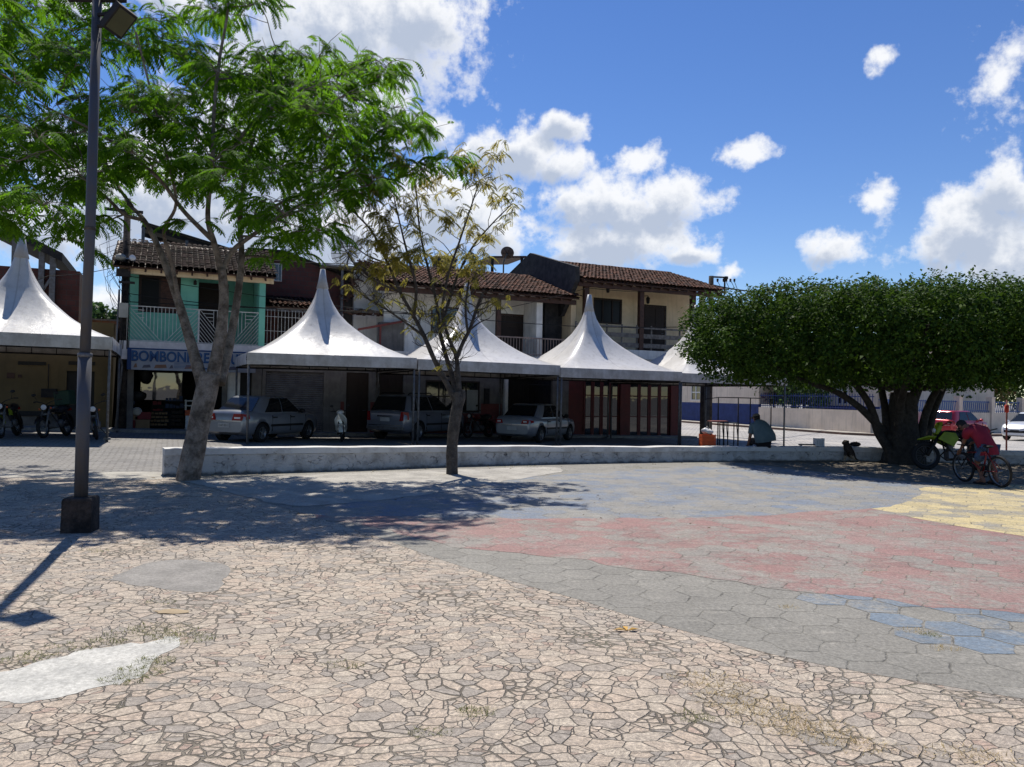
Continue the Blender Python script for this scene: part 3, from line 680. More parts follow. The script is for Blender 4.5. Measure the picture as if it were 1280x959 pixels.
# ------------------------------------------------------------------ tents
def make_tent(rx):
    t = empty('market_tent', (0, 0, 0), '', 'tent', 'row of white peaked market tents', FA)
    Wd = 2.6; EZ, PZ = 2.80, 5.78
    tab = [(.028, 1), (.036, .955), (.048, .89), (.07, .775), (.1, .68), (.138, .605), (.208, .495), (.295, .40), (.4, .31), (.5, .235), (.6, .17), (.72, .105), (.85, .05), (.94, .018), (1, 0)]
    n = 96; vs = []
    for m, h in tab:
        p = 2.2 + 34 * m ** 1.3
        for k in range(n):
            a = 2 * math.pi * k / n + math.pi / 4; cx, cy = math.cos(a), math.sin(a)
            nr = (abs(cx) ** p + abs(cy) ** p) ** (1 / p); x, y = cx / nr * m * Wd, cy / nr * m * Wd
            wr = 1 - abs(math.cos(2 * (a - math.pi / 4))) if False else 0
            f = abs(math.sin(2 * a - math.pi / 2 + math.pi / 2))        # 1 on the ridges
            z = EZ + (PZ - EZ) * h
            sag = (1 - abs(math.sin(2 * a))) * .10 * math.sin(math.pi * min(1, m * 1.05)) if m < .98 else 0
            wv = .012 * mnoise.noise((x * 2.2 + rx, y * 2.2, h * 3)) + (.02 * math.sin(a * 40 + rx) * math.exp(-((m - .1) / .09) ** 2)) * .6
            vs.append((x, y, z - sag + (wv if m < .98 else 0)))
    fs_ = []
    for i in range(len(tab) - 1):
        for k in range(n): fs_.append((i * n + k, i * n + (k + 1) % n, (i + 1) * n + (k + 1) % n, (i + 1) * n + k))
    b = MB(); b.add(vs, fs_, 0, True); b.add(vs[:n], [range(n)], 0)
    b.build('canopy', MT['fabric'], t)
    b = MB()
    for i, (ax, ay, dx, dy) in enumerate(((-1, -1, 1, 0), (1, -1, 0, 1), (1, 1, -1, 0), (-1, 1, 0, -1))):
        vs = []; K = 22
        for k in range(K + 1):
            q = -1 + 2 * k / K; x = (ax if dx == 0 else dx * q) * (Wd + .004); y = (ay if dy == 0 else dy * q) * (Wd + .004)
            w = .008 * mnoise.noise((x * 1.7 + rx, y * 1.7, i)); nx_, ny_ = (0, ay) if dx else (ax, 0)
            sagz = .012 * mnoise.noise((x * 1.1 + rx * 2, y * 1.1, 5))
            vs += [(x, y, EZ), (x + nx_ * (w + .012), y + ny_ * (w + .012), 2.63), (x + nx_ * w, y + ny_ * w, 2.455 + sagz)]
        b.add(vs, [q for k in range(K) for q in ((k * 3, k * 3 + 3, k * 3 + 4, k * 3 + 1), (k * 3 + 1, k * 3 + 4, k * 3 + 5, k * 3 + 2))], 0, True)
    mk('valance_fabric', (.55, .54, .53), .6, (.36, .34, .32), 2.0, streak=.3) if 'valance_fabric' not in MT else 0
    b.build('valance', MT['valance_fabric'], t)
    b = MB()
    for z in (2.44, 2.74):
        for a_, c_ in (((-1, -1), (1, -1)), ((1, -1), (1, 1)), ((1, 1), (-1, 1)), ((-1, 1), (-1, -1))):
            b.tube([(a_[0] * 2.54, a_[1] * 2.54, z), (c_[0] * 2.54, c_[1] * 2.54, z)], .022, 6)
    for i in range(7):
        q = -2.1 + i * .7
        for sx in (-1, 1):
            b.tube([(q, sx * 2.54, 2.44), (q, sx * 2.54, 2.74)], .014, 5); b.tube([(sx * 2.54, q, 2.44), (sx * 2.54, q, 2.74)], .014, 5)
    b.tube([(-2.54, 0, 2.74), (2.54, 0, 2.74)], .025, 6); b.tube([(0, -2.54, 2.74), (0, 2.54, 2.74)], .025, 6); b.tube([(0, 0, 2.74), (0, 0, 5.76)], .035, 8)
    b.build('frame', MT['dark_metal'], t)
    for sx, sy in ((-1, -1), (1, -1), (1, 1), (-1, 1)):
        b = MB(); b.tube([(sx * 2.54, sy * 2.54, -.12), (sx * 2.54, sy * 2.54, 2.7)], .036, 10); b.box(sx * 2.54 - .09, sx * 2.54 + .09, sy * 2.54 - .09, sy * 2.54 + .09, -.05, .012)
        b.build('leg', MT['galvanised'], t)
    mk('peak_fabric', (.42, .43, .45), .5, (.33, .33, .34), 3, streak=.3) if 'peak_fabric' not in MT else 0
    b = MB(); b.tube([(0, 0, 5.15), (0, 0, 5.5), (0, 0, 5.82)], [.205, .128, .08], 20); b.build('peak_cap', MT['peak_fabric'], t)
    return t
tl = ['white peaked tent standing left of the lamp post over parked motorcycles', 'white peaked tent nearest the green shop, over the silver sedan and scooter', 'white peaked tent right behind the sparse yellowing tree, over the silver SUV', 'white peaked tent in front of the maroon framed glass doors', 'white peaked tent partly hidden by the clipped round tree']
for i, s in enumerate((-6.22, 2.6, 7.8, 13.0, 18.2)):
    t = make_tent(i * 3.7)
    t.location = W(s, 2.6, gzs(s, 1.5) + (.06 if i == 0 else 0)); t.rotation_euler = (R((0, .4, -.3, .3, 0)[i]), R((.3, -.3, .4, 0, .2)[i]), FA + R((.4, -.5, .3, .6, -.4)[i])); t['label'] = tl[i]
# ------------------------------------------------------------------ buildings (s along the street front, t inward, z up)
def wall_open(b, s0, s1, t0, t1, z0, z1, ops, mi=0):
    ops = sorted(ops); x = s0
    for (a, c, lo, hi) in ops:
        if a > x: b.box(x, a, t0, t1, z0, z1, mi)
        if lo > z0: b.box(a, c, t0, t1, z0, lo, mi)
        if hi < z1: b.box(a, c, t0, t1, hi, z1, mi)
        x = c
    if x < s1: b.box(x, s1, t0, t1, z0, z1, mi)
    return b
def tiles(parent, s0, s1, tF, zF, tB, zB, m='tile', skew=0.0, name='roof'):
    rnd = random.Random(int(s0 * 10) + 5); b = MB(); cw = .19; L = math.hypot(tB - tF, zB - zF); dt, dz = (tB - tF) / L, (zB - zF) / L
    n = int((s1 - s0) / cw); k = int(L / .36) + 1
    for i in range(n):
        sc_ = s0 + (i + .5) * (s1 - s0) / n
        for up in (0, 1):
            scx = sc_ + (cw / 2 if up else 0)
            for j in range(k):
                a0 = j * L / k - .03 + rnd.uniform(-.02, .02); a1 = (j + 1) * L / k + .03; vs = []
                lift0 = (.075 if up else .03) + rnd.uniform(-.008, .008); lift1 = lift0 - .03; yaw = rnd.uniform(-.012, .012)
                for (al, li, r) in ((a0, lift0, .1), (a1, lift1, .085)):
                    for q in range(5):
                        th = math.pi * q / 4; ox = math.cos(th) * r; oz = math.sin(th) * r * .62 * (1 if up else -1)
                        sx = scx + ox + yaw * (1 if al == a1 else -1)
                        vs.append((sx + skew * al, tF + dt * al - dz * (oz + li), zF + dz * al + dt * (oz + li)))
                b.add(vs, [(q, q + 1, q + 6, q + 5) for q in range(4)], 0, True)
    o = b.build(name, MT[m], parent, fix=False)
    b = MB(); poly = [(s0, tF + .03, zF - .03), (s0, tB, zB - .03), (s0, tB, zB - .09), (s0, tF + .03, zF - .09)]
    b.prism(poly, (s1 - s0, 0, 0)); 
    for i in range(int((s1 - s0) / .5) + 1):
        s = s0 + .05 + i * .5
        b.prism([(s, tF + .08, zF - .09), (s, tB, zB - .09), (s, tB, zB - .19), (s, tF + .08, zF - .19)], (.06, 0, 0))
    b.build('roof_boards', MT['brown_wood'], o); return o
def panel(b, s0, s1, z0, z1, t, d=.04, mi=0): b.box(s0, s1, t, t + d, z0, z1, mi)
def window(parent, s0, s1, z0, z1, t, nv=2, nh=1, fm='brown_wood', gm='window_glass', w=.06, name='window', dep=.1):
    b = MB(); b.box(s0, s1, t, t + dep, z0, z0 + w); b.box(s0, s1, t, t + dep, z1 - w, z1); b.box(s0, s0 + w, t, t + dep, z0 + w, z1 - w); b.box(s1 - w, s1, t, t + dep, z0 + w, z1 - w)
    for i in range(1, nv): x = s0 + (s1 - s0) * i / nv; b.box(x - w * .35, x + w * .35, t + .01, t + dep - .01, z0 + w, z1 - w)
    for i in range(1, nh): z = z0 + (z1 - z0) * i / nh; b.box(s0 + w, s1 - w, t + .015, t + dep - .015, z - w * .3, z + w * .3)
    f = b.build(name, MT[fm], parent)
    g = MB(); g.box(s0 + w * .7, s1 - w * .7, t + dep * .45, t + dep * .6, z0 + w * .7, z1 - w * .7); g.build('pane', MT[gm], f); return f
def door(parent, s0, s1, z0, z1, t, m='brown_wood', panels=2, fm=None):
    b = MB(); b.box(s0, s1, t, t + .06, z0, z1); n = panels
    for i in range(n):
        a = s0 + (s1 - s0) * i / n; c = s0 + (s1 - s0) * (i + 1) / n
        for k in range(4):
            zz = z0 + .1 + (z1 - z0 - .15) * k / 4; b.box(a + .07, c - .07, t - .015, t - .001, zz, zz + (z1 - z0) / 4 - .1)
    d = b.build('door', MT[m], parent)
    b = MB(); b.box(s0 - .07, s0, t - .03, t + .08, z0, z1 + .07); b.box(s1, s1 + .07, t - .03, t + .08, z0, z1 + .07); b.box(s0, s1, t - .03, t + .08, z1, z1 + .07)
    b.build('door_frame', MT[fm or m], d)
    b = MB(); b.tube([(s1 - .1, t - .04, z0 + 1.0), (s1 - .22, t - .04, z0 + 1.0)], .012, 6); b.build('handle', MT['galvanised'], d); return d
X = lambda px, t: fs(px, t)
g0 = lambda s: gzs(s, 6)

# ---- green shop
gs0, gs1 = X(150, 6.2), X(327, 6.2)
gh = fthing('shop_house', gs0, 6.2, 0, 'two storey turquoise green house with a sweet shop sign and white balcony grille', 'house')
T0 = 6.2; so0, so1 = X(167, T0), X(278, T0); zs = fz(200, 462, 5.8)
b = MB(); b.box(gs0, so0, T0, T0 + .25, -.1, 3.05); b.box(so1, so1 + .18, T0, T0 + .25, -.1, 3.05); b.box(gs1 - .35, gs1, T0, T0 + .25, -.1, 3.05)
b.box(so1 + .18, gs1 - .35, T0, T0 + .2, 2.35, 3.05); b.box(so0, so1, T0, T0 + .2, 2.4, 3.05)
b.box(gs0, gs0 + .2, T0 + .25, 13, -.1, 5.9); b.box(gs1 - .2, gs1, T0 + .25, 13, -.1, 5.9)
b.box(gs0 + .2, gs1 - .2, 12.8, 13, -.1, 5.9)
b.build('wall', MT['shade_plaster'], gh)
b = MB(); b.box(gs0 + .21, gs1 - .21, 9.9, 10, -.1, 3.0); b.box(gs0 + .2, gs0 + .21, T0 + .25, 9.9, -.1, 3.0); b.box(gs0 + .2, gs1 - .2, T0 + .3, 9.9, 2.95, 3.0)
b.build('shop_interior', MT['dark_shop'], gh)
b = MB(); b.box(gs0 - .05, gs1 + .05, 5.5, 10, -.2, .13); b.build('shop_floor', MT['concrete'], gh)
# roller door beside the shop opening, half open
b = MB(); rs0, rs1 = so1 + .18, so1 + .62
for k in range(26): b.box(rs0, rs1, T0 + .08, T0 + .1 + (.012 if k % 2 else 0), .13 + k * .085, .13 + (k + 1) * .085)
b.build('panel_door', MT['white_plastic'], gh)
b = MB(); b.box(rs1, gs1 - .35, T0 + .12, T0 + .16, .1, 2.35); b.build('dark_gate', MT['black'], gh)
# slab with white tiles
zt0, zt1 = fz(200, 438.0, 5.72), fz(200, 427.5, 5.72)
b = MB(); b.box(gs0 - .05, gs1 + .0, 5.72, T0 + .3, zt0, zt1); b.box(gs0 - .05, gs0 + .3, 5.7, T0 - .002, zt0 - .35, zt0)
b.build('balcony_slab', MT['tile_white'], gh)
# upper green walls
zu = 5.95; ur = X(245, 6.35)
w0, w1, wz0, wz1 = X(170, 6.35), X(223, 6.35), fz(197, 391, 6.35), fz(197, 344.5, 6.35)
b = MB(); wall_open(b, gs0, ur, 6.35, 6.55, zt1, zu, [(w0, w1, wz0, wz1)]); b.box(ur - .2, ur, 6.55, 8.3, zt1, zu)
d0, d1, dz1 = X(245.5, 7.9), X(283, 7.9), fz(264, 354, 7.9)
wall_open(b, ur, gs1 - .22, 7.9, 8.1, zt1, zu, [(d0, d1, zt1, dz1)]); b.box(gs1 - .2, gs1 + .02, 5.78, 6.0, zt1, zu - .1)
b.box(gs1 - .23, gs1 - .201, 6.0, 7.9, zt1, zu)
b.box(gs0, gs0 + .2, 6.56, 13, 5.9, zu)
b.build('upper_wall', MT['green_plaster'], gh)
window(gh, w0, w1, wz0, wz1, 6.38, 2, 1, 'dark_wood', 'dark_opening', .09)
b = MB(); b.box((w0 + w1) / 2 + .03, w1 - .1, 6.37, 6.4, wz0 + .1, wz1 - .1)
for k in range(12): b.box((w0 + w1) / 2 + .1, w1 - .16, 6.355, 6.37, wz0 + .15 + k * .085, wz0 + .2 + k * .085)
b.build('shutter', MT['brown_wood'], gh)
door(gh, d0, d1, zt1, dz1, 7.95, 'dark_wood', 2)
# white grille
rt = 5.8; rz0, rz1 = zt1 + .03, fz(170, 382.5, rt)
b = MB(); pw = .016
def rb(s0, z0, s1, z1, w=pw): b.bar((s0, rt, z0), (s1, rt, z1), w, w)
S = [X(p, rt) for p in (157, 246, 247, 322)]
rb(S[0], rz1, S[3], rz1, .03); rb(S[0], rz0, S[3], rz0, .025)
def grille(a, c):
    w = c - a; h = rz1 - rz0; m_ = a + w * .5
    n = 22
    q = min(h * .98, w * .46)
    for k in range(1, 9):                                   # fans of diagonals running down to the middle
        f = k / 8
        rb(a + .02, rz0 + h * f, a + .02 + q * f, rz0); rb(c - .02, rz0 + h * f, c - .02 - q * f, rz0)
    nv = int((w) / .12)
    for k in range(1, nv):
        s = a + w * k / nv; d = min(s - a, c - s); zlow = rz0 + max(0, h - (d) / q * h)
        if d > q * .45: rb(s, max(rz0, zlow), s, rz1)
    for k in range(1, 4):
        z = rz1 - k * h * .11; rb(a + .02 + (rz1 - z) / h * q, z, a + q * .5, z); rb(c - .02 - (rz1 - z) / h * q, z, c - q * .5, z)
    rb(a, rz0, a, rz1, .03); rb(c, rz0, c, rz1, .03)
grille(S[0], S[1]); grille(S[2], S[3])
for s in (S[0], S[3]): b.bar((s, rt, rz1), (s, 6.3, rz1), .025); b.bar((s, rt, rz0), (s, 6.3, rz0), .02)
b.build('balcony_grille', MT['white_metal'], gh)
# sign board
st = 5.66; a0, a1 = X(158, st), X(319, st); q0, q1 = fz(200, 463, st), fz(200, 436, st)
sg = MB(); sg.box(a0, a1, st, st + .05, q0, q1); sgn = sg.build('shop_sign', MT['sign_white'], gh)
b = MB(); b.box(a0, a0 + .13, st - .012, st - .002, q0, q1); b.box(a0 + .13, a1, st - .012, st - .002, q1 - .05, q1); b.build('blue_border', MT['sign_blue'], sgn)
def sign_text(body, px0, px1, zb, h, name='lettering'):
    vs, fs_ = text_mb(body, 1.0, .0, 1.0); x0 = min(v.x for v in vs); x1 = max(v.x for v in vs); y1 = max(v.y for v in vs); y0 = min(v.y for v in vs)
    s0, s1 = X(px0, st), X(px1, st)
    for off, mt_, dd in ((.03, 'sign_blue', .016), (.0, 'sign_mid', .026)):
        vs, fs_ = text_mb(body, 1.0, .004, 1.0, off)
        if off == 0: fs2 = fs_
        b = MB(); b.add([(s0 + (v.x - x0) / (x1 - x0) * (s1 - s0) + (.012 if off else 0), st - dd + v.z * .3, zb + (v.y - y0) / (y1 - y0) * h - (.008 if off else 0)) for v in vs], fs_)
        b.build(name, MT[mt_], sgn)
lh = (q1 - q0) * .46
sign_text('BOMBONIERE V', 163.5, 274, q0 + (q1 - q0) * .42, lh); sign_text('UK', 288, 305, q0 + (q1 - q0) * .40, lh)
for (pa, pb, h, mt_) in ((166, 171, .16, 'sign_brown'), (177, 188, .12, 'sign_grey'), (192, 208, .14, 'sign_brown'), (211, 216, .13, 'sign_grey'), (230, 242, .15, 'sign_brown'), (252, 263, .06, 'sign_mid'), (285, 296, .15, 'sign_grey')):
    b = MB(); s_, e_ = X(pa, st), X(pb, st); z = q0 + .07
    b.prism([(s_, st - .008, z), (e_, st - .008, z + .02), (e_ - .03, st - .008, z + h), (s_ + .05, st - .008, z + h * .85)], (0, .006, 0)); b.build('sweet_picture', MT[mt_], sgn)
b = MB()
for k in range(5): b.box(X(217, st) + k * .001, X(243, st) - k * .05, st - .01, st - .004, q0 + .30 - k * .05, q0 + .315 - k * .05)
b.build('small_print', MT['sign_mid'], sgn)
# roof
zr = fz(245, 338, 5.45); tiles(gh, gs0 - .35, gs1 + .35, 5.45, zr, 9.0, zr + 1.45, 'tile_dark')
b = MB(); b.box(gs0 - .1, gs1 + .3, 5.72, 5.86, zr - .24, zr - .05); b.build('eave_beam', MT['cream_plaster'], gh)
for s in (gs0 + 2.35, gs1 - .1):
    b = MB(); b.lathe([(.0, 0), (.06, .02), (.05, .16), (.0, .18)], (s, 6.25, zu - .55), 10); b.bar((s, 6.35, zu - .35), (s, 6.25, zu - .36), .03); b.build('wall_lamp', MT['dark_metal'], gh)
# shop window that mirrors the sunny plaza
b = MB(); b.box(X(176, 8.0), X(228, 8.0), 8.0, 8.03, fz(200, 500, 8.0), fz(200, 459, 8.0)); b.build('interior_window', MT['shop_glass'], gh)
# dark roof terrace canopy
tr = fthing('terrace_canopy', X(230, 10), 10, 6, 'dark sloping metal canopy over the terrace behind the turquoise house roof', 'canopy')
za, zb = fz(195, 279, 9.6), fz(316, 321, 9.6); sa_, sb_ = X(172, 9.6), X(318, 9.6)
b = MB(); N = 36; vs = []
for k in range(N + 1):
    f = k / N
    s = sa_ + (sb_ - sa_) * f; z = za + (zb - za) * f
    vs += [(s, 9.4, z), (s, 14, z + .3), (s, 9.4, z - .05), (s, 14, z + .25)]
b.add(vs, [q for k in range(N) for q in ((k * 4, k * 4 + 1, k * 4 + 5, k * 4 + 4), (k * 4 + 2, k * 4 + 6, k * 4 + 7, k * 4 + 3), (k * 4, k * 4 + 4, k * 4 + 6, k * 4 + 2))])
b.build('roof_sheet', MT['dark_metal'], tr)
b = MB()
for t in (9.6, 11.5, 13.5): b.bar((sa_, t, za - .16), (sb_, t, zb - .16), .09, .16)
b.build('beam', MT['dark_metal'], tr)
for px in (174, 229, 300):
    f = (X(px, 9.6) - sa_) / (sb_ - sa_); s = sa_ + (sb_ - sa_) * f
    b = MB(); b.box(s - .06, s + .06, 9.54, 9.66, 3.1, za + (zb - za) * f - .2); b.build('post', MT['galvanised'], tr)

# ---- yellow building on the left with motorcycles in front
yb = fthing('yellow_building', -8, 6.6, 0, 'yellow plastered building with a dark door behind the leftmost tent', 'building')
ya, yc = -19.0, X(141, 6.6)
dd0, dd1 = X(83, 6.6), X(118, 6.6); ddz = fz(100, 464, 6.6)
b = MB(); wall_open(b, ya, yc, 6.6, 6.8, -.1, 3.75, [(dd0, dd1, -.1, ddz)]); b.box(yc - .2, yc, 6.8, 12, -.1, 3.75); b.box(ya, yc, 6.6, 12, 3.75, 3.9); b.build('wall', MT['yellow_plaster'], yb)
b = MB(); b.box(dd0, dd1, 6.72, 6.78, .0, ddz); b.build('door', MT['black'], yb)
for (p, q) in ((22, 57), (85, 118)):
    b = MB(); b.box(X(p, 6.6), X(q, 6.6), 6.57, 6.597, fz(p, 456, 6.6), fz(p, 451.5, 6.6)); b.build('vent_slot', MT['dark_opening'], yb)
b = MB(); b.box(X(25, 6.55), X(58, 6.55), 6.5, 6.597, fz(40, 520, 6.5), fz(40, 514, 6.5)); b.build('ledge', MT['black'], yb)
b = MB(); b.box(ya, dd0, 6.585, 6.597, -.1, fz(40, 520, 6.5) - .02); b.build('dado', MT['shade_plaster'], yb)
b = MB(); b.box(X(52, 6.4), X(71, 6.4), 6.3, 6.597, fz(60, 497, 6.4), fz(60, 486, 6.4)); b.tube([(X(60, 6.5), 6.56, fz(60, 486, 6.5)), (X(60, 6.5), 6.56, fz(60, 455, 6.5))], .015, 6); b.build('meter_box', MT['dark_metal'], yb)
b = MB(); b.box(X(8, 6.58), X(18, 6.58), 6.58, 6.597, fz(12, 473, 6.58), fz(12, 466, 6.58)); b.build('plaque', MT['brown_wood'], yb)
b = MB(); b.box(X(22, 6.58), X(27, 6.58), 6.58, 6.597, fz(12, 472, 6.58), fz(12, 468, 6.58)); b.build('plaque', MT['brown_wood'], yb)
b = MB(); b.box(ya, X(96, 8), 8, 8.2, 3.9, fz(40, 335, 8)); b.box(X(96, 8) - .2, X(96, 8), 8.2, 12, 3.9, fz(40, 335, 8)); b.build('upper_brick_wall', MT['brick_dark'], yb)
b = MB(); za, zb = fz(0, 291, 7.6), fz(72, 327, 7.6); s_, e_ = X(-60, 7.6), X(74, 7.6); zl = za + (za - zb) * .8
b.prism([(s_, 7.5, zl), (e_, 7.5, zb), (e_, 7.5, zb + .3), (s_, 7.5, zl + .3)], (0, 4.5, 0)); b.build('terrace_roof', MT['dark_metal'], yb)
for px in (14, 48, 62):
    s = X(px, 7.8); b = MB(); b.box(s - .09, s + .09, 7.7, 7.9, 3.9, zl + (zb - zl) * (s - s_) / (e_ - s_) + .1); b.build('post', MT['galvanised'], yb)
s = X(48, 7.8); b = MB(); b.bar((s, 7.8, 4.9), (X(62, 7.8), 7.8, 5.6), .08); b.build('brace', MT['galvanised'], yb)

ow = fthing('brick_wall', X(130, 9), 9, 0, 'low orange brick wall between the yellow building and the utility pole', 'wall')
b = MB(); b.box(X(100, 9), gs0 - .05, 9, 9.2, -.1, fz(130, 401, 9)); b.build('brickwork', MT['brick_orange'], ow)
b = MB(); b.box(X(100, 9), gs0 - .05, 8.95, 9.25, fz(130, 401, 9), fz(130, 399, 9)); b.build('coping', MT['concrete'], ow)

# ---- brick house set back between the green shop and the white house
bh = fthing('brick_house', 2.5, 6.2, 0, 'dark red brick house with barred balcony, set back right of the turquoise house', 'house')
s0, s1 = gs1 + .02, 4.0; T0 = 6.2
h0, h1, hz1 = X(332, T0), X(405, T0), fz(370, 465, T0)
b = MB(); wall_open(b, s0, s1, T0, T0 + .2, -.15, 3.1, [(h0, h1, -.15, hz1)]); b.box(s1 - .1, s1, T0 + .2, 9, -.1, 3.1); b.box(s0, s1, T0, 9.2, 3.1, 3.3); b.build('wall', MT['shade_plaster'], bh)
b = MB(); z = g0(2); n = 30
for k in range(n): 
    za = z + (hz1 - z) * k / n; zb = z + (hz1 - z) * (k + 1) / n
    b.add([(h0, T0 + .09, za), (h1, T0 + .09, za), (h1, T0 + .06, (za + zb) / 2), (h0, T0 + .06, (za + zb) / 2), (h0, T0 + .09, zb), (h1, T0 + .09, zb)], [(0, 1, 2, 3), (3, 2, 5, 4)])
mk('shutter_grey', (.17, .165, .165), .5, (.12, .115, .115), 3, .2); b.build('roller_shutter', MT['shutter_grey'], bh)
b = MB(); zt = fz(340, 316, 9.2); ze = fz(412, 345, 9.2); sw0, sw1, wz0, wz1 = X(321, 9.2), X(349, 9.2), fz(335, 351, 9.2), fz(335, 328.5, 9.2)
sE = X(428, 9.2)
wall_open(b, s0 - .1, sE, 9.2, 9.4, 3.3, ze, [(sw0, sw1, wz0, ze)]); b.box(s0 - .1, sw0, 9.2, 9.4, ze, zt); b.box(sw0, sw1, 9.2, 9.4, wz1, zt + .02)
b.prism([(sw1, 9.2, ze), (sE, 9.2, ze), (sw1, 9.2, zt + .02)], (0, .2, 0)); b.box(s0 - .1, s0 + .1, 9.4, 14, 3.3, zt)
b.build('brick_wall', MT['brick_dark'], bh)
window(bh, sw0, sw1, wz0, wz1, 9.17, 6, 1, 'white_metal', 'window_glass', .035)
b = MB(); b.prism([(sw0 - .5, 9.0, zt + .03), (sw1, 9.0, zt + .05), (sE + .2, 9.0, ze + .02), (sE + .2, 9.0, ze + .08), (sw1, 9.0, zt + .12), (sw0 - .5, 9.0, zt + .1)], (0, 5, 0)); b.build('roof_sheet', MT['dark_metal'], bh)
za = fz(355, 383, 7.2); tiles(bh, s0, X(400, 7.2), 7.1, za, 9.2, za + .55, 'tile', name='awning')
b = MB(); b.box(s0, s1, 7.2, 7.3, za - .2, za - .08); b.build('beam', MT['galvanised'], bh)
b = MB(); zb = 3.3
for k in range(24): s = s0 + .05 + k * .13; b.bar((s, 6.6, zb), (s, 6.6, za - .22), .014)
for z in (zb + .1, zb + .6, zb + 1.15): b.bar((s0, 6.6, z), (s1, 6.6, z), .016)
b.build('balcony_bars', MT['white_metal'], bh)
b = MB(); b.box(s0 + .9, s0 + 1.8, 9.15, 9.19, 3.3, 5.2); b.build('balcony_door', MT['dark_wood'], bh)

# ---- white house with the balcony
wh = fthing('white_house', 9, 6.2, 0, 'long white plastered house with a sagging brown tile roof behind the two middle tents', 'house')
s0, s1 = 4.0, X(712, 6.2); e0 = X(511, 5.6); zE = fz(600, 362.5, 5.6)
gd = g0(8)
q = [(X(433, T0), X(461, T0), -.3, fz(447, 466, T0)), (X(474, T0), X(504, T0), -.3, fz(490, 467, T0)), (X(532, T0), X(600, T0), fz(566, 515.5, T0), fz(566, 476, T0)), (X(629, T0), X(691, T0), -.3, fz(660, 474, T0))]
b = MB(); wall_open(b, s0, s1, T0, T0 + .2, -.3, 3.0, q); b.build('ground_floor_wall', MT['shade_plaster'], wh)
zd = fz(420, 502, T0)
for a, c, z in ((s0 + .01, q[0][0] - .08, zd), (q[0][1] + .08, q[1][0] - .08, zd), (q[1][1] + .08, q[2][0] - .06, zd), (q[2][0] - .06, q[2][1] + .06, q[2][2] - .04), (q[2][1] + .06, q[3][0] - .02, zd)):
    b = MB(); b.box(a, c, T0 - .012, T0 - .002, -.3, z); b.build('dado', MT['maroon_dado'], wh)
door(wh, q[0][0], q[0][1], gd, q[0][3], T0 + .07, 'dark_wood', 2); door(wh, q[1][0], q[1][1], gd, q[1][3], T0 + .07, 'dark_wood', 3)
b = MB(); a, c, lo, hi = q[2]; f = window(wh, a, c, lo, hi, T0 + .03, 4, 2, 'dark_wood', 'window_glass', .07)
b.box(a + (c - a) * .76, c - .08, T0 + .015, T0 + .03, lo + .08, lo + (hi - lo) * .72); b.build('pale_shutter', MT['grey_box'], f)
b = MB(); z = fz(610, 499, T0); b.box(X(605, T0), X(611, T0), T0 - .12, T0 - .013, z - .2, z + .45); b.build('meter_box', MT['dark_metal'], wh)
a, c, lo, hi = q[3]
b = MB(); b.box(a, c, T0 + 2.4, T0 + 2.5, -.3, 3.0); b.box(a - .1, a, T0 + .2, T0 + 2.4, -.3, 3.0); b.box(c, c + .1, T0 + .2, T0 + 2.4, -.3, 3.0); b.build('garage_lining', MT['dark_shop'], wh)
b = MB()
for k in range(20): s = a + (c - a) * (k + .5) / 20; b.bar((s, T0 + .1, gd - .1), (s, T0 + .1, hi), .02)
for z in (.3, 1.2, 2.1): b.bar((a, T0 + .1, z), (c, T0 + .1, z), .03)
b.build('garage_gate', MT['dark_metal'], wh)
b = MB(); b.box(X(630, 6.1), X(634, 6.1), 5.98, 6.12, gd - .1, hi + .3); b.build('post', MT['white_plaster'], wh)
b = MB(); b.box(s0, s1, 5.7, 7.6, 3.0, 3.28); b.build('balcony_slab', MT['white_plaster'], wh)
# upper floor
T1 = 7.3; ul = X(478, T1); wu = [(X(537, T1), X(572, T1), fz(555, 417, T1), fz(555, 383.5, T1)), (X(625, T1), X(668, T1), 3.28, fz(646, 395, T1))]
zt = zE + .45
b = MB(); wall_open(b, ul, X(718, T1), T1, T1 + .2, 3.28, zt, wu); b.build('upper_wall', MT['white_plaster'], wh)
gl = X(440, 8.6)
b = MB(); b.box(gl, ul + .05, 8.6, 8.8, 3.28, fz(470, 340, 8.6)); b.box(ul - .0, ul + .2, 7.5, 8.8, 3.28, zt + .4)
b.build('side_wall', MT['white_plaster'], wh)
b = MB(); b.box(X(464, 8.5), X(474, 8.5), 8.45, 8.597, fz(470, 378, 8.5), fz(470, 336, 8.5)); b.build('pilaster', MT['concrete'], wh)
window(wh, wu[0][0], wu[0][1], wu[0][2], wu[0][3], T1 - .02, 2, 2, 'brown_wood', 'window_glass', .06)
door(wh, wu[1][0], wu[1][1], 3.28, wu[1][3], T1 + .02, 'dark_wood', 2, 'brown_wood')
tR = 10.2; zR = fz(520, 334, tR)
tiles(wh, e0 - 1.3, X(722, 5.6), 5.55, zE, tR, zR)
b = MB(); b.box(e0 - 1.3, X(722, 5.6) - .05, 5.75, 5.9, zE - .3, zE - .1); b.build('eave_beam', MT['brown_wood'], wh)
for px in (621,):
    s = X(px, 5.9); b = MB(); b.box(s - .09, s + .09, 5.8, 5.98, 3.28, zE - .1); b.build('column', MT['brown_wood'], wh)
s = X(671, 6.1); b = MB(); b.box(s - .14, s + .14, 5.95, 7.3, 3.28, zE); b.build('pier', MT['white_plaster'], wh)
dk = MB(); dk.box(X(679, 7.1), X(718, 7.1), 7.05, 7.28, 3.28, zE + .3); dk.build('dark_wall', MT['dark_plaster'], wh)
b = MB(); zr0 = 3.3; zr1 = fz(650, 422, 5.8)
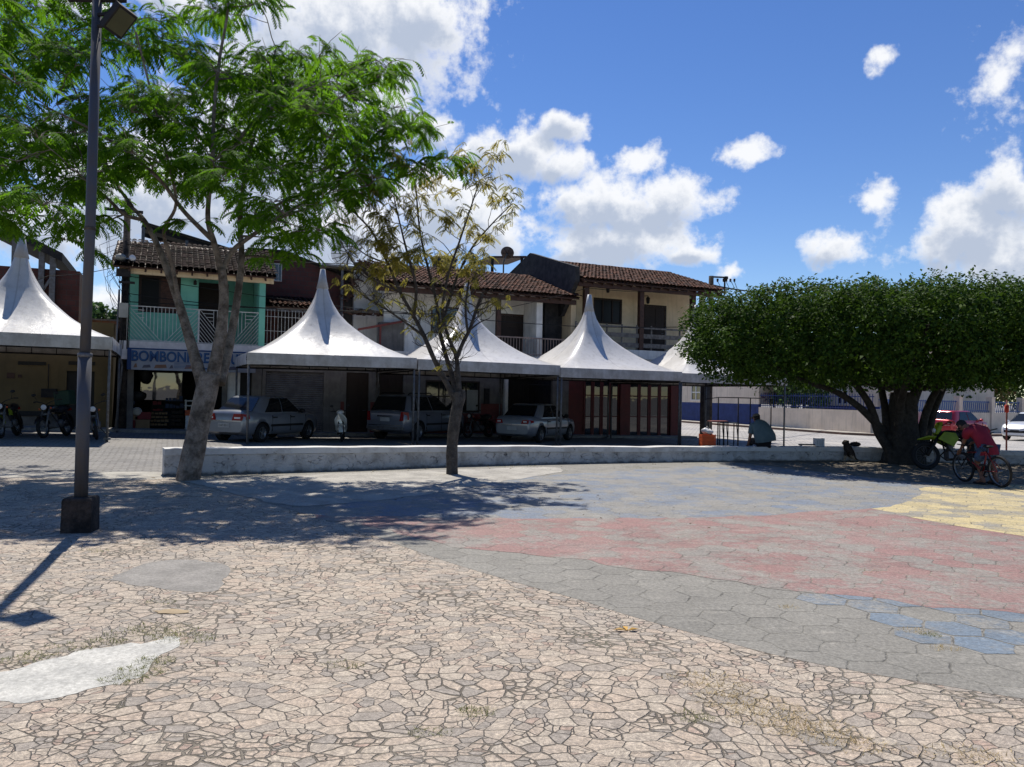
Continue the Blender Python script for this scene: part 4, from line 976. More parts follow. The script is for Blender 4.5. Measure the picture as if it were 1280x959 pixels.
b.bar((X(560, 5.8), 5.8, zr1), (X(720, 5.8), 5.8, zr1), .05, .05); b.bar((X(560, 5.8), 5.8, zr0 + .08), (X(720, 5.8), 5.8, zr0 + .08), .04)
n = 44
for k in range(n): s = X(560, 5.8) + (X(720, 5.8) - X(560, 5.8)) * (k + .5) / n; b.bar((s, 5.8, zr0), (s, 5.8, zr1), .022)
mk('rail_paint', (.33, .24, .2), .6, (.22, .16, .13), 4); b.build('balcony_rail', MT['rail_paint'], wh)
# worn verge of loose tiles on the left gable and lower lean-to
rnd = random.Random(5); b = MB()
pa, pb_ = (X(454, 8.7), 8.7, fz(454, 329, 8.7)), (X(428, 8.7), 8.7, fz(428, 376, 8.7))
for k in range(90):
    f = rnd.random(); p = Vector(pa).lerp(Vector(pb_), f) + Vector((rnd.uniform(-.25, .25), rnd.uniform(-.3, .3), rnd.uniform(-.15, .2)))
    d = Vector((rnd.uniform(-.5, .5), rnd.uniform(-.2, .2), rnd.uniform(-.6, .6))).normalized(); b.bar(p - d * .15, p + d * .15, .13, .03)
b.build('loose_tiles', MT['tile'], wh); b = MB()
for k in range(70):
    f = rnd.random(); p = Vector((X(430, 7.8) + (X(480, 7.8) - X(430, 7.8)) * f, 7.8 + rnd.uniform(-.4, .4), fz(450, 390, 7.8) + rnd.uniform(-.1, .1)))
    d = Vector((rnd.uniform(-.3, .3), 1, rnd.uniform(-.3, .3))).normalized(); b.bar(p - d * .18, p + d * .18, .13, .03)
b.build('lower_roof', MT['tile'], wh)
b = MB(); zz = fz(420, 336, 9.0); b.box(X(397, 9.0), X(447, 9.0), 8.4, 11, zz, zz + .08); b.build('flat_roof', MT['concrete'], wh)
b = MB(); b.box(X(404, 9.1), X(444, 9.1), 9.3, 9.35, 3.28, zz); b.build('recess_wall', MT['dark_plaster'], wh)
b = MB(); s = X(425, 8.6); b.box(s - .05, s + .05, 8.6, 8.7, 3.3, zz); b.build('post', MT['galvanised'], wh)
b = MB(); b.bar((X(446, 6.6), 6.6, fz(446, 412, 6.6)), (X(506, 6.6), 6.6, fz(506, 401, 6.6)), .09); b.bar((X(474, 6.6), 6.6, 3.2), (X(474, 6.6), 6.6, fz(474, 407, 6.6)), .07); b.build('lean_to_frame', MT['maroon_dado'], wh)
b = MB(); b.box(X(474, 6.7), X(504, 6.7), 6.75, 7.2, 3.28, fz(490, 403, 6.7)); b.build('lean_to_wall', MT['shade_plaster'], wh)
b = MB(); b.box(X(504, 6.7), X(517, 6.7), 6.62, 7.3, 3.28, fz(510, 398, 6.7)); b.build('pier', MT['white_plaster'], wh)

# ---- cream house on the corner
ch = fthing('cream_house', 18, 6.2, 0, 'cream two storey corner house with a tiled veranda above maroon framed glass doors', 'house')
s0, s1 = s1 + .01, X(849, 6.2); sE = X(886, 6.2)
mar = [(711, 720), (776, 788), (839, 849)]; hi = 2.65; gd = -.24
b = MB()
for p, q_ in mar: b.box(X(p, T0), X(q_, T0), T0, T0 + .3, -.4, hi)
b.box(s0, s1, T0, T0 + .25, hi, 3.0); b.box(X(849, T0) - .25, X(849, T0), T0 + .3, 13, -.4, 3.0); b.build('maroon_front', MT['maroon'], ch)
for p, q_ in ((720, 776), (788, 839)):
    a, c = X(p, T0), X(q_, T0); n = 5 if p < 760 else 4
    for k in range(n):
        x0_ = a + (c - a) * k / n; x1_ = a + (c - a) * (k + 1) / n
        if k in (0,) and p < 760: 
            b = MB(); b.box(x0_, x1_, T0 + .14, T0 + .18, gd, hi); b.build('side_panel', MT['maroon'], ch); continue
        window(ch, x0_ + .01, x1_ - .01, gd, hi, T0 + .1, 1, 3, 'maroon', 'door_glass', .07, 'glass_door', .08)
b = MB(); b.box(s0, X(720, T0), T0 + .31, T0 + .36, gd, hi); b.box(s0, s1, 9.5, 9.6, -.4, 3); b.build('inner_wall', MT['shade_plaster'], ch)
b = MB(); b.box(s0 - .2, s1 + .6, 5.25, T0 + .1, -.4, gd + .02); b.box(s0, s1, T0 + .1, 9.5, -.4, gd - .01); b.build('step', MT['concrete'], ch)
zf0, zf1 = fz(800, 449, 5.7), fz(800, 438, 5.7)
b = MB(); b.box(s0, sE, 5.65, 8, zf0, zf1); b.box(s0, s1, 5.75, 8, 3.0, zf0); b.build('veranda_slab', MT['white_plaster'], ch)
T1 = 7.5; zE = fz(800, 355.5, 5.4); zt = zE + .4
w = (X(740, T1), X(776, T1), fz(758, 405, T1), fz(758, 373, T1)); d = (X(803, T1), X(830, T1), zf1, fz(816, 383, T1)); hole = (X(851, T1), X(859, T1), fz(855, 398, T1), fz(855, 376, T1))
b = MB(); wall_open(b, s0, X(862, T1), T1, T1 + .2, zf1, zt, [w, d]); b.box(s0, s0 + .25, 6.2, T1, zf1, zt); b.build('upper_wall', MT['cream_plaster'], ch)
window(ch, *w, T1 + .0, 3, 1, 'dark_wood', 'dark_opening', .09); door(ch, *d, T1 + .02, 'dark_wood', 2)
for px in (731, 800, 865, 877):
    s = X(px, 5.75); b = MB(); b.box(s - .11, s + .11, 5.68, 5.9, zf1, zE - .05); b.build('column', MT['brown_wood' if px != 877 else 'black'], ch)
s = X(880, 6.2); b = MB(); b.box(s - .14, s + .2, 6.0, 6.3, -.5, zf0); b.build('ground_column', MT['dark_plaster'], ch)
b = MB(); zr1 = fz(800, 408, 5.75)
for k in range(3): z = zf1 + .12 + k * (zr1 - zf1 - .1) / 2.3; b.box(s0, X(866, 5.75), 5.73, 5.77, z, z + (.2 if k < 2 else .08))
for k in range(9): s = s0 + (X(866, 5.75) - s0) * k / 8; b.box(s, s + .06, 5.77, 5.83, zf1, zr1 + .05)
b.build('board_rail', MT['grey_wood'], ch)
for px, py in ((760, 361), (810, 375)):
    s, z = FP(px, py, 7.2); b = MB(); b.lathe([(0, -.2), (.07, -.17), (.1, .08), (.04, .14), (0, .2)], (s, 7.2, z), 8); b.bar((s, 7.2, z + .2), (s, 7.5, z + .22), .025); b.build('wall_lantern', MT['dark_metal'], ch)
tR = 10.2; zR = fz(730, 331.5, tR)
tiles(ch, s0 + .1, sE + .25, 5.3, zE, tR, zR)
b = MB(); b.box(s0, sE + .1, 5.5, 5.64, zE - .28, zE - .1); b.build('eave_beam', MT['brown_wood'], ch)
b = MB(); zp = fz(670, 317, tR)
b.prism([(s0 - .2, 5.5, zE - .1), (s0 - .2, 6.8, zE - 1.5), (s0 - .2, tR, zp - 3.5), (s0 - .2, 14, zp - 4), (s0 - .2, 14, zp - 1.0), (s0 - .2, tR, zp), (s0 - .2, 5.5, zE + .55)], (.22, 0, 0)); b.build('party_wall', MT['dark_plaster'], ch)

# small shed roof and rooftop things behind
sh = fthing('rooftop_shed', X(632, 13), 13, 5, 'small tin shed roof on posts behind the dark party wall', 'shed')
b = MB(); za = fz(632, 322, 13); b.prism([(X(609, 13), 13, za - .1), (X(655, 13), 13, za + .1), (X(655, 13), 13, za + .2), (X(609, 13), 13, za)], (0, 2.5, 0)); b.build('roof_sheet', MT['brown_wood'], sh)
b = MB(); s = X(613, 13); b.box(s - .06, s + .06, 13, 13.12, 5, za); s = X(650, 13); b.box(s - .06, s + .06, 13, 13.12, 5, za + .1); b.build('posts', MT['dark_metal'], sh)
def dish(name, px, py, t, r, az, el, label, m, zb=None, ribs=10):
    s, z = FP(px, py, t); o = fthing(name, s, t, z, label, 'satellite dish')
    M3 = Matrix.Rotation(az, 3, 'Z') @ Matrix.Rotation(-el, 3, 'X')
    c = Vector((s, t, z)); b = MB(); prof = [(r * k / 8, -.32 * r * (1 - (k / 8) ** 2)) for k in range(9)]
    bb = MB().lathe([(max(.001, q), -h) for q, h in prof], (0, 0, 0), 28, 'y'); b.add([c + M3 @ Vector((x, y - .32 * r, zz)) for x, y, zz in bb.v], bb.f, 0, True); b.build('reflector', m, o, fix=False)
    b = MB()
    for k in range(ribs):
        a = 2 * math.pi * k / ribs
        b.tube([c + M3 @ Vector((math.cos(a) * r * q, .32 * r * (1 - q * q) - .32 * r * 0 - .32 * r + .32 * r * 0 + .02 + .0, math.sin(a) * r * q)) + M3 @ Vector((0, .0, 0)) for q in (.05, .5, 1)], .016 * r + .004, 4)
    b.build('ribs', MT['dark_metal'], o)
    b = MB(); f_ = c + M3 @ Vector((0, -1.05 * r, 0))
    for a in (.5, 2.6, 4.7): b.tube([c + M3 @ Vector((math.cos(a) * r, -.32 * r, math.sin(a) * r)), f_], .012, 4)
    b.ball(f_, .07 * r + .03); b.build('feed', MT['dark_metal'], o)
    b = MB(); b.tube([c + M3 @ Vector((0, .05, 0)), c + Vector((0, .45, -.35)), Vector((s, t + .45, zb if zb is not None else z - 1.2 * r - .6))], .04, 6); b.build('mast', MT['galvanised'], o)
m, nt, bb_ = newmat('mesh_dish'); bb_.inputs['Base Color'].default_value = (.5, .52, .55, 1); bb_.inputs['Roughness'].default_value = .5
tr_ = nt.nodes.new('ShaderNodeBsdfTransparent'); mx_ = nn(nt, 'ShaderNodeMixShader', Fac=.45); nt.links.new(bb_.outputs[0], mx_.inputs[1]); nt.links.new(tr_.outputs[0], mx_.inputs[2]); nt.links.new(mx_.outputs[0], nt.nodes['Material Output'].inputs[0])
dish('satellite_dish', 437, 316, 10, .78, R(205), R(38), 'large pale mesh satellite dish on the roof left of the white house', m, 5.5, 16)
mk('dish_brown', (.12, .085, .075), .6); dish('satellite_dish', 634, 317, 12, .34, R(150), R(35), 'small brown satellite dish beside the tin shed roof', MT['dish_brown'], 6.6, 6)
s, z = FP(555, 333, 11); o = fthing('water_tank', s, 11, z - .4, 'dark blue water tank standing on the white house roof ridge', 'water tank')
b = MB(); b.lathe([(.0, z - .4), (.5, z - .4), (.62, z + .3), (.64, z + .31), (.64, z + .37), (.55, z + .45), (.2, z + .5), (0, z + .5)], (s, 11, 0), 24); b.build('tank', MT['blue_tank'], o)
b = MB(); b.lathe([(.645, z + .3), (.66, z + .31), (.66, z + .37), (.645, z + .38)], (s, 11, 0), 24); b.build('lid_rim', MT['blue_tank'], o)
b = MB(); b.box(s - .7, s + .7, 10.3, 11.7, z - .9, z - .4); b.build('plinth', MT['concrete'], o)

# street pavement in front of the houses
b = MB(); vs = []; K = 40
for k in range(K + 1):
    s = -20 + (X(849, 6) + .6 + 20) * k / K; g = gzs(s, 5.4)
    vs += [(s, 5.35, g - .1), (s, 5.35, g + .1), (s, 6.5, g + .1)]
b.add([tuple(W(q[0], q[1], q[2])) for q in vs], [q for k in range(K) for q in ((k * 3, k * 3 + 3, k * 3 + 4, k * 3 + 1), (k * 3 + 1, k * 3 + 4, k * 3 + 5, k * 3 + 2))])
struct(b.build('pavement', MT['concrete']))

# ---- school across the side street: world frame at the corner pier
SB = Vector((20.2, 43.0, 0)); SA = R(18.1); zg = -.25
def slocal(px, py, xoff):          # ray with the plane local x = xoff -> (local y, z)
    d = ray(px, py); O = Vector((0, 0, CH)); v1 = Vector((math.cos(SA), math.sin(SA), 0)); u1 = Vector((-math.sin(SA), math.cos(SA), 0))
    k = (SB + v1 * xoff - O).dot(v1) / d.dot(v1); Q = O + d * k; return (Q - SB).dot(u1), Q.z
def sthing(name, x, y, label, cat, group=None, rz=SA): 
    v1 = Vector((math.cos(SA), math.sin(SA), 0)); u1 = Vector((-math.sin(SA), math.cos(SA), 0))
    return empty(name, SB + v1 * x + u1 * y + Vector((0, 0, zg)), label, cat, group, SA, (x, y, zg))
yW = slocal(948, 530, 0)[0]; yF = slocal(830, 525, 0)[0] + 6
sc_ = sthing('school_building', 3, yW, 'long pale building with a dark blue lower band across the side street', 'building')
H2 = 5.2
def sopen(px0, px1, py0, py1, xo): 
    ya_, _ = slocal(px1, py1, xo); yb_, _ = slocal(px0, py1, xo); _, za_ = slocal((px0 + px1) / 2, py1, xo); _, zb_ = slocal((px0 + px1) / 2, py0, xo); return ya_, yb_, za_, zb_
def ywall(b, x, y0, y1, z0, z1, ops, th=.2):
    bb = wall_open(MB(), y0, y1, x, x + th, z0, z1, ops); b.add([(v[1], v[0], v[2]) for v in bb.v], bb.f)
w1 = sopen(864, 876, 480, 501, 0)
zb1 = slocal(900, 504, 0)[1]
b = MB(); ywall(b, 0, yW, yF, zb1, H2, [w1]); b.box(.2, 12, yW, yW + .2, zb1, H2)
XS = 4.5; YS = slocal(1100, 510, XS)[0]; wins = [sopen(943, 960, 484, 503, XS), sopen(1024, 1034, 486, 505, XS), sopen(1046, 1060, 487, 506, XS)]
ywall(b, XS, YS, yW, zb1, H2, wins); b.box(XS, 14, YS, YS + .2, zg - .1, H2); b.build('upper_wall', MT['pale_wall'], sc_)
b = MB(); b.box(-.01, .2, yW, yF, zg - .1, zb1); b.box(XS - .01, XS + .2, YS + .01, yW, zg - .1, zb1)
for k in range(7): b.box(-.03, -.012, yW + .3, yF - .3, zb1 - .3 - k * .18, zb1 - .2 - k * .18)
b.build('blue_band', MT['blue_dado'], sc_)
def ywin(o, xo, q):
    b = MB(); y0, y1, z0, z1 = q; w = .09
    b.box(xo - .03, xo + .1, y0, y1, z0, z0 + w); b.box(xo - .03, xo + .1, y0, y1, z1 - w, z1); b.box(xo - .03, xo + .1, y0, y0 + w, z0 + w, z1 - w); b.box(xo - .03, xo + .1, y1 - w, y1, z0 + w, z1 - w)
    b.box(xo - .02, xo + .08, (y0 + y1) / 2 - .05, (y0 + y1) / 2 + .05, z0 + w, z1 - w); b.box(xo - .015, xo + .07, y0 + w, y1 - w, (z0 + z1) / 2 - .04, (z0 + z1) / 2 + .04)
    f = b.build('window', MT['white_plaster'], o); b = MB(); b.box(xo + .02, xo + .05, y0 + .05, y1 - .05, z0 + .05, z1 - .05); b.build('pane', MT['window_glass'], f)
ywin(sc_, 0, w1)
for q in wins: ywin(sc_, XS, q)
b = MB(); b.box(XS - .5, 14, YS - .4, yF + .3, H2, H2 + .15); b.box(-.4, XS - .5, yW - .3, yF + .3, H2, H2 + .15); b.prism([(XS - .5, YS - .4, H2 + .15), (14, YS - .4, H2 + .15), (9, YS - .4, H2 + 1.2)], (0, yF - YS + .7, 0)); b.build('roof', MT['tile'], sc_)
# boundary wall with railings
zt = slocal(1010, 511, 0)[1]
bw = sthing('boundary_wall', 0, 0, 'pale stained boundary wall topped by thin vertical railings across the side street', 'wall')
b = MB(); b.box(0, .2, 0, yW, zg - .1, zt); b.build('wall_panel', MT['pale_wall'], bw)
b = MB(); b.box(-.12, .3, -.45, .0, zg - .1, zt + .1); b.build('pier', MT['concrete'], bw)
b = MB(); n = int(yW / .22)
for k in range(n): y = .1 + k * yW / n; b.bar((.1, y, zt), (.1, y, zt + .95), .03)
b.bar((.1, 0, zt + .12), (.1, yW, zt + .12), .05); b.bar((.1, 0, zt + .8), (.1, yW, zt + .8), .05); b.build('railing', MT['blue_dado'], bw)
# second stretch of wall to the right of the pier, parallel to the houses
SD = Vector((30.0, 48.0, 0)) - SB; SR = math.atan2(SD.y, SD.x)
w2 = empty('boundary_wall', SB + Vector((.1, -.3, zg)), 'pale boundary wall with square pillars and blue railings behind the parked red and white cars', 'wall', None, SR, (0, 0, 0))
b = MB(); b.box(.2, 40, 0, .2, -.1, 1.35); b.build('wall_panel', MT['pale_wall'], w2)
for x in (7.2, 10.4, 13.6, 17, 21): b = MB(); b.box(x, x + .35, -.08, .28, -.1, 2.25); b.box(x - .03, x + .38, -.11, .31, 2.25, 2.32); b.build('pillar', MT['pale_wall'], w2)
b = MB(); mk('rail_blue', (.06, .12, .3), .5)
for k in range(150):
    x = .4 + k * .2; b.bar((x, .1, 1.35), (x + .12, .1, 2.05), .035)
b.bar((.3, .1, 1.45), (32, .1, 1.45), .05); b.bar((.3, .1, 2.0), (32, .1, 2.0), .05); b.build('railing', MT['rail_blue'], w2)
# pavement and kerb along both walls
def strip(name, pts, m, z0, z1, w):
    b = MB(); vs = []; n = len(pts)
    for i, p in enumerate(pts):
        d0_ = (pts[i] - pts[max(i - 1, 0)]); d1_ = (pts[min(i + 1, n - 1)] - pts[i]); d = (d0_.normalized() if d0_.length else Vector()) + (d1_.normalized() if d1_.length else Vector()); d.normalize()
        nr = Vector((-d.y, d.x, 0)); 
        vs += [(p.x, p.y, z0), (p.x, p.y, z1), (p.x + nr.x * w, p.y + nr.y * w, z1), (p.x + nr.x * w, p.y + nr.y * w, z0)]
    b.add(vs, [q for i in range(n - 1) for q in ((i * 4, i * 4 + 4, i * 4 + 5, i * 4 + 1), (i * 4 + 1, i * 4 + 5, i * 4 + 6, i * 4 + 2), (i * 4 + 2, i * 4 + 6, i * 4 + 7, i * 4 + 3))]); struct(b.build(name, m))
u1 = Vector((-math.sin(SA), math.cos(SA), 0)); v1 = Vector((math.cos(SA), math.sin(SA), 0)); u2 = Vector((math.cos(SR), math.sin(SR), 0)); n2_ = Vector((-u2.y, u2.x, 0))
far = [SB + u1 * 34 - v1 * 1.5, SB + u1 * 10 - v1 * 1.5, SB + u1 * .6 - v1 * 1.4, SB - n2_ * 1.6 - v1 * .6 + u2 * .3, SB + u2 * 3 - n2_ * 1.9, SB + u2 * 45 - n2_ * 1.9]
strip('far_pavement', far, MT['cement_pale'], -.4, -.12, 2.2)
mk('kerb_brown', (.2, .12, .09), .9, (.12, .08, .06), 3); strip('far_kerb', [p + Vector((0, 0, 0)) - (v1 if i < 3 else n2_) * .13 for i, p in enumerate(far)], MT['kerb_brown'], -.4, -.115, .125)
# ------------------------------------------------------------------ vehicles
def GG(px, py):
    z = 0
    for _ in range(12): q = G(px, py, z); z = gz(q.x, q.y)
    return Vector((q.x, q.y, z))
def lerp_tab(tab, x):
    if x <= tab[0][0]: return tab[0][1]
    for (a, va), (b, vb) in zip(tab, tab[1:]):
        if x <= b: f = (x - a) / (b - a); return va + (vb - va) * f
    return tab[-1][1]
def wheel(parent, x, y, r, w, side, spokes=5, rimr=.64):
    b = MB(); pr = [(r * rimr, -w / 2), (r * .9, -w / 2), (r * .98, -w * .36), (r, -w * .2), (r, w * .2), (r * .98, w * .36), (r * .9, w / 2), (r * rimr, w / 2)]
    b.lathe(pr, (x, y, r), 28, 'y'); o = b.build('wheel', MT['rubber'], parent)
    b = MB(); f = side * w * .42
    b.lathe([(r * rimr, f), (r * rimr * .9, f + side * .004), (r * rimr * .86, f - side * .03), (.001, f - side * .05)], (x, y, r), 24, 'y')
    for k in range(spokes):
        a = 2 * math.pi * k / spokes + .3
        b.bar((x + math.cos(a) * .03, y + f, r + math.sin(a) * .03), (x + math.cos(a) * r * rimr * .93, y + f, r + math.sin(a) * r * rimr * .93), .045, .02)
    b.lathe([(.001, f + side * .012), (.045, f + side * .008), (.055, f - side * .02)], (x, y, r), 12, 'y'); b.build('rim', MT['rim'], o); return o
def car(loc, hd, label, group, P, plate=None):
    L, Wd, H = P['L'], P['W'] / 2, P['H']; m = P['paint']; x0, x1 = -L / 2, L / 2
    o = empty('parked_car', loc, label, 'car', group, hd, (0, 0, 0))
    ax0, ax1, r = P['axr'], P['axf'], P['r']
    st = sorted(set([round(x0 + L * k / 36, 4) for k in range(37)] + [x0 + .02, x0 + .05, x1 - .02, x1 - .05]))
    b = MB(); vs = []; ring = None
    for x in st:
        zt = lerp_tab(P['top'], x); zb = lerp_tab(P['bot'], x); w = Wd * lerp_tab(P['wid'], x); h = zt - zb
        half = [(0, zb), (w * .8, zb), (w * .93, zb + .05 * h), (w * .985, zb + .25 * h), (w, zb + .5 * h), (w * .985, zb + .74 * h), (w * .95, zb + .88 * h), (w * .87, zb + .965 * h), (w * .7, zb + .995 * h), (0, zb + 1.02 * h)]
        full = half + [(-a, c) for a, c in half[-2:0:-1]]; ring = len(full)
        vs += [(x, a, c) for a, c in full]
    fs_ = [(i * ring + k, i * ring + (k + 1) % ring, (i + 1) * ring + (k + 1) % ring, (i + 1) * ring + k) for i in range(len(st) - 1) for k in range(ring)]
    b.add(vs, fs_, 0, True); b.add(vs[:ring], [range(ring)][::-1], 0); b.add(vs[-ring:], [range(ring)], 0)
    me = b.mesh('body', Vector((0, 0, 0)), [MT[m]])
    bm = bmesh.new(); bm.from_mesh(me); bmesh.ops.remove_doubles(bm, verts=bm.verts, dist=1e-5); bmesh.ops.recalc_face_normals(bm, faces=bm.faces); bm.to_mesh(me); bm.free()
    body = bpy.data.objects.new('body', me); COL.objects.link(body)
    cb = MB()
    for ax in (ax0, ax1):
        for sy in (-1, 1): cb.lathe([(.001, -.16), (r * 1.17, -.16), (r * 1.17, .16), (.001, .16)], (ax, sy * (Wd - .06), r * 1.02), 24, 'y')
    cm = cb.mesh('c', Vector((0, 0, 0)), [MT['black']]); bm = bmesh.new(); bm.from_mesh(cm); bmesh.ops.remove_doubles(bm, verts=bm.verts, dist=1e-3); bmesh.ops.recalc_face_normals(bm, faces=bm.faces); bm.to_mesh(cm); bm.free()
    cut = bpy.data.objects.new('c', cm); COL.objects.link(cut)
    md = body.modifiers.new('b', 'BOOLEAN'); md.object = cut; md.operation = 'DIFFERENCE'; md.solver = 'EXACT'
    try: md.material_mode = 'TRANSFER'
    except Exception: pass
    new = evaluated(body); body.modifiers.clear(); 
    if len(new.polygons) > 100: body.data = new
    bpy.data.objects.remove(cut); body.parent = o; ORG[body] = Vector((0, 0, 0)); ORG[o] = Vector((0, 0, 0))
    # cabin
    b0, r0, r1, b1 = P['cab']; zb = P['belt']; wb, wr = Wd * P.get('cwb', .93), Wd * P.get('cwr', .72)
    def cabx(h): return b0 + (r0 - b0) * h, b1 + (r1 - b1) * h
    def caby(h): return wb + (wr - wb) * h ** 1.15
    zr = H
    lev = [(-.12, 0), (0, 0), (.25, 0), (.5, 0), (.75, 0), (.9, .0), (.96, .02), (1.0, .07), (1.015, .2), (1.025, .55)]
    n = 56; vs = []
    for h, ins in lev:
        hh = min(h, 1); xa, xb = cabx(hh); y = caby(max(hh, 0)) * (1 - ins); xa += ins * 1.0; xb -= ins * 1.0
        if ins > .1: xa, xb = cabx(1); cxm = (xa + xb) / 2; xa = cxm + (xa - cxm) * (1 - ins); xb = cxm + (xb - cxm) * (1 - ins)
        for k in range(n):
            a = 2 * math.pi * (k + .5) / n; p = 9; c_, s_ = math.cos(a), math.sin(a); q = (abs(c_) ** p + abs(s_) ** p) ** (1 / p)
            vs.append(((xa + xb) / 2 + c_ / q * (xb - xa) / 2, s_ / q * y, zb + (zr - zb) * h))
    b = MB(); b.add(vs, [(i * n + k, i * n + (k + 1) % n, (i + 1) * n + (k + 1) % n, (i + 1) * n + k) for i in range(len(lev) - 1) for k in range(n)], 0, True); b.add(vs[-n:], [range(n)], 0)
    b.build('cabin', MT[m], o)
    def cp(h, f, side, off=.014):      # point on the side of the cabin: f along the length
        xa, xb = cabx(h); return (xa + (xb - xa) * f, side * (caby(h) + off), zb + (zr - zb) * h)
    for side in (-1, 1):
        for (f0, f1, g0_, g1_) in P['win']:
            b = MB(); vs = [cp(.08, f0, side), cp(.08, f1, side), cp(.5, (f1 + g1_) / 2, side), cp(.9, g1_, side), cp(.9, g0_, side), cp(.5, (f0 + g0_) / 2, side)]
            b.prism(vs, (0, -side * .02, 0)); b.build('side_window', MT['car_glass'], o)
    for front in (0, 1):
        b = MB(); vs = []
        for h, yy in ((.06, .86), (.9, .86)):
            xa, xb = cabx(h); x = xb + .012 if front else xa - .012
            for s_ in (-1, 1): vs.append((x, s_ * caby(h) * yy, zb + (zr - zb) * h))
        b.prism([vs[0], vs[1], vs[3], vs[2]], (-.02 if front else .02, 0, 0)); b.build('windscreen' if front else 'rear_window', MT['car_glass'], o)
    for ax in (ax0, ax1):
        for sy in (-1, 1): wheel(o, ax, sy * (Wd - .12), r, .2, sy)
    # lights, plates, bumpers, handles, mirrors
    zl0, zl1, lw = P['tail']
    for sy in (-1, 1):
        wv = Wd * lerp_tab(P['wid'], x0 + .05)
        b = MB(); b.prism([(x0 - .012, sy * (wv - lw), zl0), (x0 - .012, sy * (wv - .04), zl0), (x0 - .012, sy * (wv - .06), zl1), (x0 - .012, sy * (wv - lw + .07), zl1)], (.06, 0, 0))
        b.prism([(x0 + .02, sy * (wv - .04), zl0), (x0 + .2, sy * (Wd * .985 + .004), zl0 + .05), (x0 + .17, sy * (Wd * .97), zl1 - .02), (x0 + .02, sy * (wv - .06), zl1)], (0, -sy * .06, 0))
        t = b.build('tail_light', MT['tail_red'], o)
        b = MB(); b.box(x0 - .016, x0 - .012, min(sy * (wv - lw + .1), sy * (wv - .1)), max(sy * (wv - lw + .1), sy * (wv - .1)), zl0 + .05, zl0 + .1); b.build('reverse_lamp', MT['lamp_white'], t)
        wf = Wd * lerp_tab(P['wid'], x1 - .05); zh = lerp_tab(P['top'], x1 - .1) 
        b = MB(); b.prism([(x1 + .01, sy * (wf - .42), zh - .2), (x1 + .01, sy * (wf - .06), zh - .16), (x1 - .0, sy * (wf - .08), zh - .02), (x1 + .0, sy * (wf - .36), zh - .08)], (-.16, 0, 0)); b.build('headlight', MT['lamp_white'], o)
        xm = cabx(0)[1] - .28; b = MB(); b.ball((xm, sy * (wb + .12), zb + .08), (.07, .11, .075)); b.bar((xm, sy * (wb - .02), zb + .03), (xm, sy * (wb + .06), zb + .06), .04); b.build('mirror', MT[m if m != 'paint_silver' else 'black'], o)
        for fx in P['hand']: b = MB(); b.box(fx - .09, fx + .09, min(sy * (Wd * .985), sy * (Wd + .015)), max(sy * (Wd * .985), sy * (Wd + .015)), zb - .14, zb - .105); b.build('door_handle', MT['black' if P.get('dkh', 1) else m], o)
    b = MB(); zp = P['plate']; b.box(x0 - .02, x0 - .002, -.2, .2, zp, zp + .13); pl = b.build('number_plate', MT['plate'], o)
    if plate:
        vs, fs_ = text_mb(plate, .1, .002); wx = max(v.x for v in vs); b = MB(); b.add([(x0 - .0225 - v.z * .2, .175 - v.x / wx * .35, zp + .03 + v.y) for v in vs], fs_); b.build('plate_characters', MT['plate_ink'], pl)
    zt = lerp_tab(P['bot'], 0)
    for sy in (-1, 1):
        b = MB(); b.box(ax0 + r * 1.25, ax1 - r * 1.25, min(sy * (Wd * .98), sy * (Wd + .012)), max(sy * (Wd * .98), sy * (Wd + .012)), zt + .26, zt + .33); b.build('side_moulding', MT['black'], o)
    b = MB(); b.box(x0 - .006, x0 + .05, -Wd * .8, Wd * .8, P['bump'] - .012, P['bump'] + .012); b.build('boot_strip', MT['chrome'], o)
    b = MB(); b.box(x1 - .05, x1 + .008, -Wd * .62, Wd * .62, .42, .56); b.build('grille', MT['black'], o)
    if P.get('rails'):
        b = MB()
        for sy in (-1, 1): b.tube([(r0 + .1, sy * wr * .86, zr + .0), (r0 + .2, sy * wr * .88, zr + .06), (r1 - .3, sy * wr * .88, zr + .06), (r1 - .2, sy * wr * .86, zr)], .022, 6)
        b.build('roof_rails', MT['black'], o)
        b = MB(); b.box(x0 - .03, x0 + .12, -Wd * .86, Wd * .86, .42, .52); b.build('rear_bumper', MT['galvanised'], o)
        b = MB(); b.box(x0 - .02, x0 - .008, -.33, .33, zp + .16, zp + .2); b.build('chrome_bar', MT['chrome'], o)
    for fx in P['seam']:
        for sy in (-1, 1):
            b = MB(); b.box(fx - .006, fx + .006, min(sy * Wd * .97, sy * (Wd + .003)), max(sy * Wd * .97, sy * (Wd + .003)), .34, zb - .06); b.build('door_seam', MT['black'], o)
    return o
SED = dict(L=4.05, W=1.66, H=1.44, paint='paint_silver', r=.3, axr=-1.2, axf=1.24, belt=.90, cab=(-1.62, -1.0, .22, .98), win=((.2, .54, .3, .62), (.56, .93, .65, .93)),
  top=[(-2.03, .62), (-2.0, .9), (-1.9, 1.0), (-1.4, 1.0), (-1.0, .97), (.9, .97), (1.0, .96), (1.7, .84), (1.95, .7), (2.03, .6)], bot=[(-2.03, .34), (-1.8, .24), (1.8, .22), (2.03, .3)],
  wid=[(-2.03, .8), (-1.95, .9), (-1.7, .96), (-1, 1), (1.1, 1), (1.7, .93), (1.92, .82), (2.03, .66)], tail=(.7, .9, .42), plate=.48, bump=.68, hand=(-.62, .3), seam=(-.75, .18, 1.02))
